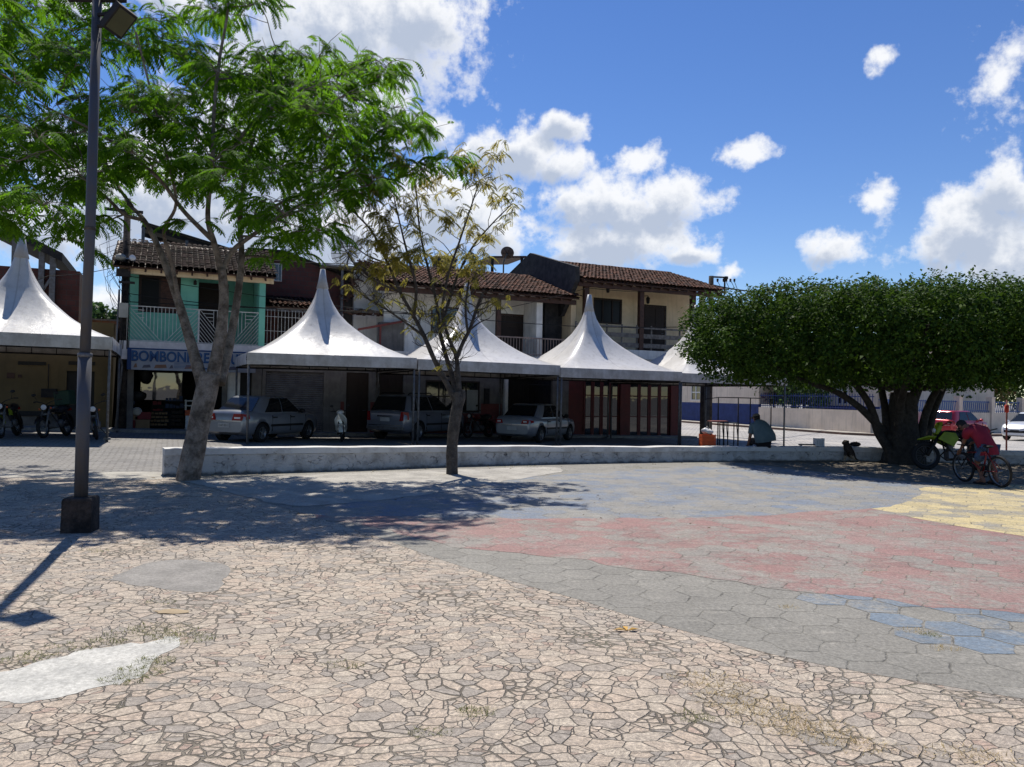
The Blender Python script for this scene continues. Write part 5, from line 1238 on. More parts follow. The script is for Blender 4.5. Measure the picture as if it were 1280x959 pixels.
SUV = dict(L=4.3, W=1.82, H=1.64, paint='paint_grey', r=.34, axr=-1.3, axf=1.36, belt=1.03, cab=(-2.02, -1.72, .1, 1.05), cwr=.76, win=((.09, .2, .1, .2), (.23, .53, .25, .58), (.55, .92, .61, .92)),
  top=[(-2.15, .75), (-2.12, 1.05), (-1.95, 1.1), (.9, 1.1), (1.1, 1.08), (1.8, .99), (2.05, .85), (2.15, .7)], bot=[(-2.15, .4), (-1.9, .3), (1.9, .28), (2.15, .36)],
  wid=[(-2.15, .86), (-2.05, .94), (-1.8, .98), (-1, 1), (1.2, 1), (1.85, .95), (2.05, .86), (2.15, .7)], tail=(.72, 1.04, .2), plate=.70, bump=.56, hand=(-.75, .3), seam=(-.85, .15, 1.1), rails=True)
HAT = dict(SED, L=3.9, paint='paint_red', H=1.47, cab=(-1.86, -1.5, .2, 1.0), axr=-1.2, axf=1.2, tail=(.72, .95, .3),
  top=[(-1.95, .7), (-1.92, .96), (-1.8, 1.0), (.9, .99), (1.0, .96), (1.65, .86), (1.85, .72), (1.95, .6)], bot=[(-1.95, .36), (-1.7, .24), (1.7, .22), (1.95, .3)],
  wid=[(-1.95, .84), (-1.85, .93), (-1.6, .98), (-1, 1), (1.1, 1), (1.6, .94), (1.84, .84), (1.95, .68)], dkh=0)
def carspot(px, py, hd, P):        # world place from the contact point of the rear right wheel
    q = GG(px, py); c, s = math.cos(hd), math.sin(hd); lx, ly = P['axr'], -(P['W'] / 2 - .12)
    x, y = q.x - (lx * c - ly * s), q.y - (lx * s + ly * c); return Vector((x, y, gz(x, y)))
cg = 'cars parked under the market tents'
h = R(70); car(carspot(325, 553, h, SED), h, 'silver saloon car seen from behind, parked beside the pale tree trunk under a tent', cg, SED, 'DAF 8311')
h = R(63); car(carspot(521, 551, h, SUV), h, 'blue grey SUV with black roof rails parked behind the sparse tree', cg, SUV)
h = R(60); S3 = dict(SED, paint='paint_silver', tail=(.72, .86, .34)); car(carspot(674, 553.5, h, S3), h, 'silver saloon car parked farthest right, in front of the dark garage gate', cg, S3)
q = GG(1205, 547); car(q + Vector((0, .6, 0)), R(31), 'bright red hatchback parked by the boundary wall across the side street', 'cars parked across the side street', HAT)
q = GG(1256, 551); WHC = dict(HAT, paint='paint_white'); h = R(213); car(q + Vector((2.1, 1.0, 0)), h, 'white car facing left at the right edge beside the boundary wall', 'cars parked across the side street', WHC)

def spoke_wheel(o, x, r, w, spokes=16, rimw=.012, m='rim', y=0.0, rimf=.82):
    b = MB(); k = 28; vs = []
    b.lathe([(r - 2 * w, -w * .6), (r - w * .6, -w), (r, -w * .45), (r, w * .45), (r - w * .6, w), (r - 2 * w, w * .6), (r - 2 * w, -w * .6)], (x, y, r), 32, 'y')
    t = b.build('wheel', MT['rubber'], o); b = MB()
    b.lathe([(r - 2 * w, -w * .5), (r - 2 * w - rimw, -w * .4), (r - 2 * w - rimw, w * .4), (r - 2 * w, w * .5)], (x, y, r), 32, 'y')
    for i in range(spokes):
        a = 2 * math.pi * i / spokes; b.tube([(x + math.cos(a + .3) * .03, y + (.03 if i % 2 else -.03), r + math.sin(a + .3) * .03), (x + math.cos(a) * (r - 2 * w), y, r + math.sin(a) * (r - 2 * w))], .0025, 4)
    b.tube([(x, y - .05, r), (x, y + .05, r)], .028, 10); b.build('rim', MT[m], t); return t
def moto(loc, hd, label, group, body='paint_black', accent=None, kind='street', box=False, lean=R(8), steer=0.0):
    o = empty('motorcycle', loc, label, 'motorcycle', group, hd, (0, 0, 0)); o.rotation_euler = (lean, 0, hd)
    dirt = kind == 'dirt'; r = .34 if dirt else .3; fx, rx_ = .66, -.64
    spoke_wheel(o, fx, r, .05 if dirt else .045, 18); spoke_wheel(o, rx_, r, .058, 18)
    hz_ = .95 if dirt else .9; hx = .3 if dirt else .34
    b = MB()
    for s in (-1, 1): b.tube([(fx, s * .09, r), (hx, s * .09, hz_)], [.028, .024], 8)
    b.box(hx - .05, hx + .03, -.11, .11, hz_ - .06, hz_ - .02); b.box(hx + .02, hx + .1, -.11, .11, hz_ - .24, hz_ - .2); b.build('fork', MT['galvanised' if not dirt else 'black'], o)
    b = MB()
    for s in (-1, 1):
        b.tube([(hx - .03, s * .03, hz_ - .1), (.15, s * .12, .5), (.0, s * .12, .3), (-.3, s * .1, .32), (-.3, s * .1, .72), (hx - .05, s * .05, hz_ - .14)], .02, 6)
        b.tube([(-.22, s * .13, .36), (rx_, s * .12, r)], .025, 6); b.tube([(rx_ + .05, s * .14, r + .02), (-.45, s * .13, .74)], .026, 6)
    b.build('frame', MT['dark_metal'], o)
    b = MB(); b.box(-.2, .17, -.13, .13, .28, .44); b.lathe([(.001, -.17), (.1, -.17), (.12, -.12), (.12, .12), (.1, .17), (.001, .17)], (-.12, 0, .38), 14, 'y')
    for k in range(6): b.box(.0, .16, -.1, .1, .45 + k * .035, .466 + k * .035)
    b.box(.03, .13, -.07, .07, .44, .66); b.build('engine', MT['galvanised'], o)
    b = MB(); b.tube([(.12, -.1, .5), (.25, -.14, .36), (.1, -.16, .26), (-.3, -.17, .28)], .02, 8); b.tube([(-.3, -.17, .28), (-.4, -.19, .33), (-.85, -.2, .48 if not dirt else .62)], [.03, .05, .045], 10); b.build('exhaust', MT['dark_metal'], o)
    b = MB(); b.ball((.06, 0, .83 if not dirt else .86), (.27, .14, .12)); b.build('fuel_tank', MT[body], o)
    zs_ = .80 if not dirt else .90
    b = MB(); b.tube([(-.12, 0, zs_), (-.3, 0, zs_ - .02), (-.55, 0, zs_ + .02), (-.82, 0, zs_ + .06)], [.1, .13, .13, .08], 12); b.build('seat', MT['black'], o)
    b = MB()
    for s in (-1, 1): b.tube([(hx, 0, hz_ + .05), (hx - .02, s * .12, hz_ + .12), (hx - .06, s * .3, hz_ + .17), (hx - .12, s * .39, hz_ + .16)], .012, 6); b.tube([(hx - .08, s * .3, hz_ + .17), (hx - .12, s * .4, hz_ + .16)], .019, 8)
    b.build('handlebar', MT['dark_metal'], o)
    if not dirt:
        for s in (-1, 1):
            b = MB(); b.tube([(hx - .05, s * .25, hz_ + .17), (hx, s * .31, hz_ + .33)], .006, 5); b.ball((hx - .01, s * .32, hz_ + .36), (.02, .065, .04)); b.build('mirror', MT['black'], o)
    def arc(x, r_, a0, a1, w, y=0, n=14):
        vs = []
        for k in range(n + 1):
            a = a0 + (a1 - a0) * k / n
            for s, e in ((-1, .0), (-.5, .02), (.5, .02), (1, .0)): vs.append((x + math.cos(a) * (r_ + e), y + s * w, r + math.sin(a) * (r_ + e)))
        return vs, [(k * 4 + q, k * 4 + q + 1, k * 4 + q + 5, k * 4 + q + 4) for k in range(n) for q in range(3)]
    if dirt:
        b = MB(); b.prism([(hx + .52, -.05, .72), (hx + .52, .05, .72), (hx + .3, .08, .8), (hx + .05, .08, .8), (hx - .1, .06, .74), (hx - .1, -.06, .74), (hx + .05, -.08, .8), (hx + .3, -.08, .8)], (0, 0, .03)); b.build('front_fender', MT[accent], o, bevel=.01)
        b = MB(); b.prism([(hx + .13, -.1, .86), (hx + .13, .1, .86), (hx + .06, .13, 1.08), (hx + .02, .07, 1.17), (hx + .02, -.07, 1.17), (hx + .06, -.13, 1.08)], (-.1, 0, 0)); hm = b.build('headlight_mask', MT[accent], o, bevel=.02)
        b = MB(); b.ball((hx + .12, 0, .96), (.03, .07, .06)); b.build('lens', MT['lamp_white'], hm)
        for s in (-1, 1):
            b = MB(); b.prism([(hx - .05, s * .14, .92), (hx + .12, s * .17, .74), (.06, s * .16, .56), (-.08, s * .14, .76), (-.02, s * .13, .9)], (0, s * .02, 0)); b.build('tank_shroud', MT[accent], o, bevel=.008)
            b = MB(); b.prism([(-.2, s * .12, .78), (-.35, s * .14, .6), (-.62, s * .14, .74), (-.95, s * .1, .95), (-.6, s * .12, .88)], (0, s * .015, 0)); b.build('side_panel', MT['black'], o)
            b = MB(); b.tube([(fx, s * .1, r), (hx + .14, s * .1, .7)], .042, 10); b.build('fork_guard', MT['black'], o)
        b = MB(); b.prism([(-.7, -.09, .93), (-.7, .09, .93), (-1.05, .05, 1.02), (-1.05, -.05, 1.02)], (0, 0, .03)); b.build('rear_fender', MT['black'], o)
    else:
        b = MB(); b.add(*arc(fx, r + .035, R(20), R(165), .06)); b.build('front_fender', MT[body if accent is None else accent], o)
        b = MB(); b.add(*arc(rx_, r + .06, R(20), R(200), .08)); b.build('rear_fender', MT['black'], o)
        b = MB(); b.lathe([(.001, .08), (.08, .085), (.095, .07), (.085, .0), (.03, -.06)], (hx + .07, 0, hz_ - .02), 18, 'x'); hl = b.build('headlight', MT['black'], o)
        b = MB(); b.lathe([(.001, .1), (.055, .098), (.078, .085)], (hx + .07, 0, hz_ - .02), 18, 'x'); b.build('lens', MT['lamp_white'], hl)
        if accent:
            for s in (-1, 1): b = MB(); b.prism([(.24, s * .12, .8), (.3, s * .15, .62), (.02, s * .15, .6), (.0, s * .13, .74)], (0, s * .015, 0)); b.build('tank_shroud', MT[accent], o, bevel=.008)
        for s in (-1, 1): b = MB(); b.ball((hx + .08, s * .16, hz_ - .06), .026); b.build('indicator', MT['orange_plastic'], o)
        b = MB(); b.box(-.95, -.9, -.07, .07, .76, .84); b.build('tail_light', MT['tail_red'], o)
    if box:
        b = MB(); b.box(-.98, -.55, -.22, .22, .92, 1.36); mk('box_green', (.012, .04, .022), .6); b.build('delivery_box', MT['box_green'], o, bevel=.03)
    b = MB(); b.tube([(.0, .13, .3), (-.05, .32, .02)], .012, 6); b.build('side_stand', MT['dark_metal'], o); return o
mg = 'motorcycles parked under the leftmost tent'
def spot(s, t): v = W(s, t); v.z = gz(v.x, v.y); return v
face = FA - R(90)
moto(spot(X(14, 1.6), 1.6), face - R(8), 'black motorcycle with small yellow panels under the left edge of the tent', mg, 'paint_black', 'lime')
moto(spot(X(72, 2.0), 2.0), face - R(20), 'black motorcycle carrying a dark green box, left of the lamp post', mg, 'paint_black', None, 'street', True)
moto(spot(X(122, 1.7), 1.7), face + R(6), 'black motorcycle right of the lamp post beside the tent leg', mg, 'paint_black')
mk('paint_darkred', (.12, .012, .015), .35)
moto(spot(X(600, 4.9), 4.9), face - R(62), 'dark red motorcycle parked between the SUV and the farthest silver car', None, 'paint_darkred')
q = G(1163, 588); moto(Vector((q.x + .64, q.y + .1, .0)), R(176), 'lime and black dirt bike parked in the shade behind the man in red', None, 'black', 'lime', 'dirt', False, R(9))

def scooter(loc, hd, label):
    o = empty('scooter', loc, label, 'scooter', None, hd, (0, 0, 0)); o.rotation_euler = (R(5), 0, hd); r = .28
    spoke_wheel(o, .6, r, .038, 14); spoke_wheel(o, -.6, r, .042, 14)
    b = MB()
    for s in (-1, 1): b.tube([(.6, s * .07, r), (.36, s * .07, .8)], .022, 8); b.tube([(-.1, s * .1, .3), (-.6, s * .1, r)], .022, 6); b.tube([(-.6, s * .13, r), (-.42, s * .13, .7)], .022, 6)
    b.build('fork', MT['dark_metal'], o)
    b = MB(); b.prism([(.44, -.07, .96), (.44, .07, .96), (.52, .2, .76), (.46, .19, .42), (.34, .14, .3), (.34, -.14, .3), (.46, -.19, .42), (.52, -.2, .76)], (-.05, 0, 0)); b.build('leg_shield', MT['paint_cream'], o, bevel=.03)
    b = MB(); b.tube([(.4, 0, .62), (.15, 0, .42), (-.15, 0, .42)], [.09, .08, .1], 10); b.tube([(-.15, 0, .5), (-.5, 0, .6), (-.85, 0, .68)], [.14, .15, .06], 12); b.build('body', MT['paint_cream'], o)
    b = MB(); b.box(-.15, .12, -.1, .1, .24, .38); b.build('engine', MT['dark_metal'], o)
    b = MB(); b.tube([(-.05, 0, .75), (-.3, 0, .74), (-.75, 0, .78)], [.08, .12, .09], 12); b.build('seat', MT['black'], o)
    b = MB(); b.ball((.38, 0, .98), (.1, .13, .085)); hd_ = b.build('handlebar_cowl', MT['paint_cream'], o)
    b = MB(); b.ball((.44, 0, .97), (.05, .085, .055)); b.build('headlight', MT['lamp_white'], hd_)
    for s in (-1, 1):
        b = MB(); b.tube([(.36, s * .08, 1.0), (.3, s * .22, 1.03), (.26, s * .32, 1.02)], .014, 6); b.build('handlebar', MT['black'], o)
        b = MB(); b.tube([(.33, s * .18, 1.02), (.36, s * .25, 1.17)], .006, 5); b.ball((.35, s * .27, 1.2), (.015, .055, .04)); b.build('mirror', MT['black'], o)
    b = MB(); vs = []
    for k in range(13):
        a = R(10 + 155 * k / 12)
        for s, e in ((-1, 0), (-.5, .025), (.5, .025), (1, 0)): vs.append((.6 + math.cos(a) * (r + .03 + e), s * .07, r + math.sin(a) * (r + .03 + e)))
    b.add(vs, [(k * 4 + q, k * 4 + q + 1, k * 4 + q + 5, k * 4 + q + 4) for k in range(12) for q in range(3)]); b.build('front_fender', MT['paint_cream'], o)
    b = MB(); b.tube([(.0, -.12, .3), (-.3, -.15, .24), (-.8, -.17, .36)], [.02, .04, .04], 8); b.build('exhaust', MT['dark_metal'], o); return o
scooter(spot(X(430, 2.2), 2.2), face - R(14), 'small cream moped scooter between the silver saloon and the SUV')

# bicycle
def bicycle(loc, hd, label):
    o = empty('bicycle', loc, label, 'bicycle', None, hd, (0, 0, 0)); o.rotation_euler = (R(-6), 0, hd); r = .31
    spoke_wheel(o, .5, r, .024, 20); spoke_wheel(o, -.5, r, .024, 20)
    b = MB(); bb = (-.06, 0, .28); hd1 = (.33, 0, .62); hd0 = (.36, 0, .5); stp = (-.2, 0, .66)
    for a, c in ((bb, hd0), (hd1, stp), (bb, stp)): b.tube([a, c], .017, 8)
    for s in (-.05, .05): b.tube([bb, (-.5, s, r)], .01, 6); b.tube([stp, (-.5, s, r)], .009, 6)
    mk('bike_red', (.2, .02, .02), .35); b.build('frame', MT['bike_red'], o)
    b = MB(); b.tube([hd0, hd1, (.3, 0, .74)], .016, 8)
    for s in (-.05, .05): b.tube([(.365, s * .8, .49), (.5, s, r)], .011, 6)
    b.build('fork', MT['black'], o)
    b = MB(); b.tube([(.25, -.28, .82), (.29, -.12, .78), (.31, 0, .75), (.29, .12, .78), (.25, .28, .82)], .011, 8); b.build('handlebar', MT['black'], o)
    b = MB(); b.tube([stp, (-.23, 0, .76)], .012, 6); b.ball((-.25, 0, .78), (.13, .07, .03)); b.build('saddle', MT['black'], o)
    b = MB(); b.lathe([(.09, -.004), (.09, .004)], (bb[0], -.05, bb[2]), 20, 'y'); b.bar((bb[0], -.06, bb[2]), (bb[0] + .1, -.06, bb[2] - .13), .02); b.bar((bb[0], .06, bb[2]), (bb[0] - .1, .06, bb[2] + .13), .02)
    b.box(bb[0] + .06, bb[0] + .15, -.13, -.06, bb[2] - .145, bb[2] - .12); b.box(bb[0] - .15, bb[0] - .06, .06, .13, bb[2] + .12, bb[2] + .145); b.build('crank', MT['dark_metal'], o); return o
bicycle(Vector((9.42, 15.35, .016)), R(97), 'small dark bicycle held by the bending man in red')

# ------------------------------------------------------------------ people and dog
def skin(name, nodes, edges, m, parent, org, sub=2, root=None):
    me = bpy.data.meshes.new(name); keys = list(nodes); idx = {k: i for i, k in enumerate(keys)}
    me.from_pydata([Vector(nodes[k][0]) - org for k in keys], [(idx[a], idx[b_]) for a, b_ in edges], []); me.update()
    bm = bmesh.new(); bm.from_mesh(me); lay = bm.verts.layers.skin.verify(); bm.verts.ensure_lookup_table()
    for k in keys:
        r = nodes[k][1]; v = bm.verts[idx[k]]; v[lay].radius = (r, r) if not isinstance(r, tuple) else r; v[lay].use_root = (k == (root or keys[0]))
    bm.to_mesh(me); bm.free()
    o = bpy.data.objects.new(name, me); COL.objects.link(o)
    md = o.modifiers.new('s', 'SKIN'); md.use_smooth_shade = True; md.branch_smoothing = .4
    s2 = o.modifiers.new('d', 'SUBSURF'); s2.levels = sub; s2.render_levels = sub
    new = evaluated(o); o.modifiers.clear(); new.materials.clear(); new.materials.append(MT[m]); o.data = new
    for p in new.polygons: p.use_smooth = True
    o.parent = parent; ORG[o] = org; return o
def hand(nodes, edges, wrist, tip_dir, pre, side=Vector((0, 1, 0)), curl=Vector((0, 0, -1))):
    w = Vector(wrist); d = Vector(tip_dir).normalized(); side = (side - d * side.dot(d)).normalized()
    nodes[pre + 'palm'] = (w + d * .06, .03); edges.append((pre + 'wrist', pre + 'palm'))
    for i, (off, ln) in enumerate(((-.03, .075), (-.01, .085), (.012, .08), (.032, .06))):
        a, b_ = pre + 'f%d' % i, pre + 'g%d' % i
        nodes[a] = (w + d * (.105) + side * off, .009); nodes[b_] = (w + d * (.105 + ln * .6) + side * off * 1.1 + curl * ln * .6, .007)
        edges += [(pre + 'palm', a), (a, b_)]
    nodes[pre + 't0'] = (w + d * .06 - side * .045 + curl * .02, .011); nodes[pre + 't1'] = (w + d * .1 - side * .055 + curl * .045, .008); edges += [(pre + 'palm', pre + 't0'), (pre + 't0', pre + 't1')]
def head(parent, c, f, org, hairm, cap=False, up=Vector((0, 0, 1)), beard=False):   # hair/cap and face features as children
    f = Vector(f).normalized(); rt = f.cross(up).normalized(); u = rt.cross(f); M3 = Matrix((rt, f, u)).transposed()
    def pb(fun, name, m): b = MB(); fun(b); b.v = [tuple(c + M3 @ Vector(v)) for v in b.v]; return b.build(name, MT[m], parent)
    if not cap:
        def hr(b):
            bb = MB().ball((0, -.018, .03), (.088, .105, .105), 0, 20, 14); keep = [q for q in bb.f if sum(bb.v[i][1] for i in q) / 4 < .045 or sum(bb.v[i][2] for i in q) / 4 > .075]; b.add(bb.v, keep, 0, True)
        pb(hr, 'hair', hairm)
    else:
        def hr(b):
            bb = MB().ball((0, -.02, .0), (.084, .098, .1), 0, 20, 14); keep = [q for q in bb.f if sum(bb.v[i][1] for i in q) / 4 < .02]; b.add(bb.v, keep, 0, True)
        pb(hr, 'hair', 'hair')
        def cp_(b):
            bb = MB().ball((0, -.01, .04), (.098, .115, .092), 0, 20, 14); keep = [q for q in bb.f if sum(bb.v[i][2] for i in q) / 4 > .035]; b.add(bb.v, keep, 0, True)
            b.prism([(math.cos(a) * .085, .085 + math.sin(a) * .085, .05) for a in [math.pi * k / 8 for k in range(9)]], (0, 0, .012))
        pb(cp_, 'cap', 'cap_cloth')
    for s in (-1, 1):
        pb(lambda b: b.ball((s * .084, -.005, 0), (.014, .026, .034)), 'ear', 'skin_brown')
        pb(lambda b: b.ball((s * .032, .086, .015), (.014, .008, .009)), 'eye', 'hair')
    pb(lambda b: b.ball((0, .1, -.015), (.016, .02, .024)), 'nose', 'skin_brown'); pb(lambda b: b.ball((0, .09, -.055), (.026, .008, .007)), 'mouth', 'maroon_dado')

def V(*a): return Vector(a)
def loft(name, parent, m, secs, wa, sleeves, n=22):
    b = MB(); vs = []; K = []
    for i in range(len(secs) - 1):                     # a few rings between the given ones
        for f in (0, .5): K.append(tuple(secs[i][j] + (secs[i + 1][j] - secs[i][j]) * f for j in range(3)))
    K.append(secs[-1])
    for i, (c, a, d) in enumerate(K):
        t = (K[min(i + 1, len(K) - 1)][0] - K[max(i - 1, 0)][0]).normalized(); w = (wa - t * wa.dot(t)).normalized(); q = t.cross(w)
        for k in range(n):
            th = 2 * math.pi * k / n; f = 1 + .05 * mnoise.noise((math.cos(th) * 2 + i, math.sin(th) * 2, i * .6))
            vs.append(c + w * math.cos(th) * a * f + q * math.sin(th) * d * f)
    b.add(vs, [(i * n + k, i * n + (k + 1) % n, (i + 1) * n + (k + 1) % n, (i + 1) * n + k) for i in range(len(K) - 1) for k in range(n)], 0, True)
    for pts, rad in sleeves: b.tube(curve_(pts), [rad[0] + (rad[-1] - rad[0]) * j / (len(curve_(pts)) - 1) for j in range(len(curve_(pts)))], 14, caps=False)
    return b.build(name, MT[m], parent)
def curve_(pts): return [Vector(p) for p in catmull([tuple(p) for p in pts], 4)]
# man in red bending over the bicycle
mo = V(9.72, 15.36, .016)
man = empty('person', mo, 'person in a red tee and denim shorts bending over a bicycle in the shade', 'person')
hip = V(9.52, 15.36, .74); N = {}; E = []
ch_ = V(9.42, 15.56, 1.05); nk = V(9.37, 15.68, 1.14); hdp = V(9.28, 15.8, 1.15)
N['pelvis'] = (hip, .115); N['belly'] = (hip.lerp(ch_, .5) + V(0, 0, .03), .09); N['chest'] = (ch_ + V(0, .02, -.02), .09); N['neck'] = (nk, .06); N['head0'] = (hdp + V(.02, -.03, .0), .085); N['head1'] = (hdp + V(-.04, .07, -.02), .075)
E += [('pelvis', 'belly'), ('belly', 'chest'), ('chest', 'neck'), ('neck', 'head0'), ('head0', 'head1')]
for p, sg, in (('l', -1), ('r', 1)):
    dy = sg * .19
    sh_ = ch_ + V(dy, sg * .04, .02 + .01 * sg)
    el = V(9.24, 15.66, .88) if sg < 0 else V(9.66, 15.84, .86); wr = V(9.22, 15.72, .73) if sg < 0 else V(9.5, 15.86, .82)
    N[p + 'sh'] = (sh_, .065); N[p + 'el'] = (el, .043); N[p + 'wrist'] = (wr, .03); E += [('chest', p + 'sh'), (p + 'sh', p + 'el'), (p + 'el', p + 'wrist')]
    hand(N, E, wr, V(-.2, .3, -.8), p, V(1, .2, 0), V(0, .4, -.5))
    hp = hip + V(sg * .1, sg * .02, -.05); kn = V(9.42 if sg < 0 else 9.72, 15.54 if sg < 0 else 15.56, .44); an = V(9.46 if sg < 0 else 9.74, 15.38 if sg < 0 else 15.42, .1); to = an + V(-.05, .17, -.06)
    N[p + 'hp'] = (hp, .095); N[p + 'kn'] = (kn, .062); N[p + 'cf'] = (kn.lerp(an, .35) + V(.02, 0, 0), .058); N[p + 'an'] = (an, .042); N[p + 'to'] = (to, .034); N[p + 'he'] = (an + V(.01, -.05, -.05), .032)
    E += [('pelvis', p + 'hp'), (p + 'hp', p + 'kn'), (p + 'kn', p + 'cf'), (p + 'cf', p + 'an'), (p + 'an', p + 'to'), (p + 'an', p + 'he')]
skin('body', N, E, 'skin_brown', man, mo); ORG[man] = mo
T = {k: (N[k][0], r) for k, r in (('pelvis', .168), ('belly', .172), ('chest', .185), ('neck', .075), ('lsh', .095), ('rsh', .095))}
T['hem'] = (hip + V(.02, -.05, -.06), .165); T['le'] = (N['lsh'][0].lerp(N['lel'][0], .6), .075); T['re'] = (N['rsh'][0].lerp(N['rel'][0], .6), .075)
wax = V(1, .12, .03).normalized()
loft('tee_shirt', man, 'tee_red', [(hip + V(.02, -.04, -.13), .19, .15), (hip + V(.01, -.03, -.02), .185, .145), (hip.lerp(ch_, .45) + V(0, -.03, .03), .178, .125), (hip.lerp(ch_, .8) + V(0, -.03, .03), .195, .125), (ch_ + V(0, -.01, .05), .2, .115), (ch_.lerp(nk, .55) + V(0, -.01, .035), .135, .09), (nk + V(0, -.01, .0), .066, .062)], wax,
     [([N['lsh'][0] + V(.05, 0, .0), N['lsh'][0] + V(-.02, 0, -.01), T['le'][0]], [.1, .092, .075]), ([N['rsh'][0] + V(-.05, 0, .0), N['rsh'][0] + V(.02, 0, -.01), T['re'][0]], [.1, .092, .075])])
T = {'pelvis': (hip + V(0, 0, -.03), .15)}
e = []
for p in 'lr': T[p + 'hp'] = (N[p + 'hp'][0], .118); T[p + 'k'] = (N[p + 'hp'][0].lerp(N[p + 'kn'][0], .85), .1); e += [('pelvis', p + 'hp'), (p + 'hp', p + 'k')]
skin('shorts', T, e, 'denim', man, mo)
for p in 'lr': b = MB(); a, c = N[p + 'he'][0], N[p + 'to'][0]; b.tube([a + V(.01, -.03, -.0), c + V(-.01, .03, -.0)], [.04, .045], 10); b.v = [(x, y, max(.018, z - .03) if z - .03 < .06 else .05) for x, y, z in b.v]; b.build('sandal', MT['black'], man)
head(man, hdp + V(-.01, .02, 0), V(-.5, .6, -.55), mo, 'hair')

# man sitting on the wall with his back to the plaza
wq = G(955, 558, .40); wx = V(wq.x, wq.y + .16, .40)
m2 = empty('person', wx, 'person in a cap and blue grey shirt sitting on the low wall, back turned', 'person')
N = {}; E = []; hip = wx + V(.02, .0, .13); ch_ = wx + V(-.03, .14, .47); nk = wx + V(-.06, .2, .59); hdp = wx + V(-.085, .24, .72)
N['pelvis'] = (hip, .12); N['belly'] = (hip.lerp(ch_, .5) + V(.03, .02, 0), .09); N['chest'] = (ch_ + V(0, .03, 0), .1); N['neck'] = (nk, .058); N['h0'] = (hdp + V(0, -.01, -.03), .08); N['h1'] = (hdp + V(-.01, .01, .05), .082)
E += [('pelvis', 'belly'), ('belly', 'chest'), ('chest', 'neck'), ('neck', 'h0'), ('h0', 'h1')]
for p, sg in (('l', -1), ('r', 1)):
    sh_ = ch_ + V(sg * .19, 0, .05); el = V(wx.x + (-.29 if sg < 0 else .24), wx.y + .1, wx.z + .24); wr = V(wx.x + (-.31 if sg < 0 else .1), wx.y + (.16 if sg < 0 else .4), wx.z + (.05 if sg < 0 else .2))
    N[p + 'sh'] = (sh_, .07); N[p + 'el'] = (el, .045); N[p + 'wrist'] = (wr, .032); E += [('chest', p + 'sh'), (p + 'sh', p + 'el'), (p + 'el', p + 'wrist')]
    hand(N, E, wr, V(0, .5, -.6), p, V(1, 0, 0), V(0, .4, -.5))
    hp = hip + V(sg * .1, .05, -.02); kn = hp + V(sg * .05 - .04, .42, .0); an = kn + V(0, .08, -.44); to = an + V(0, .16, -.05)
    N[p + 'hp'] = (hp, .1); N[p + 'kn'] = (kn, .07); N[p + 'an'] = (an, .045); N[p + 'to'] = (to, .036); E += [('pelvis', p + 'hp'), (p + 'hp', p + 'kn'), (p + 'kn', p + 'an'), (p + 'an', p + 'to')]
skin('body', N, E, 'skin_brown', m2, wx)
T = {'hem': (hip + V(.12, -.02, .12), .2), 'belly': (N['belly'][0] + V(.03, -.01, 0), .225), 'chest': (ch_, .215), 'neck': (nk - V(0, .02, .02), .07)}
e = [('hem', 'belly'), ('belly', 'chest'), ('chest', 'neck')]
for p in 'lr': T[p + 's'] = (N[p + 'sh'][0], .095); T[p + 'e'] = (N[p + 'sh'][0].lerp(N[p + 'el'][0], .75), .075); e += [('chest', p + 's'), (p + 's', p + 'e')]
loft('shirt', m2, 'teal_shirt', [(wx + V(.09, -.03, .12), .27, .18), (wx + V(.07, -.03, .24), .285, .19), (wx + V(.02, .02, .38), .255, .17), (wx + V(-.02, .08, .5), .235, .15), (wx + V(-.04, .12, .585), .2, .11), (wx + V(-.055, .17, .64), .12, .085), (wx + V(-.06, .19, .67), .065, .06)], V(1, 0, .06),
     [([N[p + 'sh'][0] + V(.05 * (p == 'l') - .05 * (p == 'r'), 0, 0), N[p + 'sh'][0] + V(0, 0, -.01), T[p + 'e'][0]], [.1, .092, .072]) for p in 'lr'])
T = {'p': (hip + V(0, 0, -.0), .155)}; e = []
for p in 'lr': T[p + 'h'] = (N[p + 'hp'][0], .115); T[p + 'k'] = (N[p + 'kn'][0], .09); T[p + 'a'] = (N[p + 'an'][0], .065); e += [('p', p + 'h'), (p + 'h', p + 'k'), (p + 'k', p + 'a')]
skin('trousers', T, e, 'trousers', m2, wx)
for p in 'lr': b = MB(); a = N[p + 'an'][0]; c = N[p + 'to'][0]; b.ball(a.lerp(c, .6) + V(0, .0, -.01), (.05, .13, .05)); b.build('shoe', MT['black'], m2)
head(m2, hdp, V(-.35, .9, -.35), wx, 'hair', True)

# dog sitting in front of the wall
dq = G(1060, 577); dq.z = .016
dg_ = empty('dog', dq, 'small dark dog with pale legs sitting in front of the shaded wall', 'dog')
N = {'hips': (dq + V(.13, .0, .14), .125), 'mid': (dq + V(.06, 0, .24), .125), 'chest': (dq + V(-.03, -.02, .34), .125), 'neck': (dq + V(-.06, -.03, .44), .085), 'skull': (dq + V(-.09, -.04, .52), .1), 'snout': (dq + V(-.17, -.1, .485), .045), 'nose': (dq + V(-.22, -.14, .475), .03),
     'tail0': (dq + V(.23, .05, .06), .022), 'tail1': (dq + V(.29, .08, .03), .014), 'tail2': (dq + V(.33, .06, .025), .008)}
E = [('hips', 'mid'), ('mid', 'chest'), ('chest', 'neck'), ('neck', 'skull'), ('skull', 'snout'), ('snout', 'nose'), ('hips', 'tail0'), ('tail0', 'tail1'), ('tail1', 'tail2')]
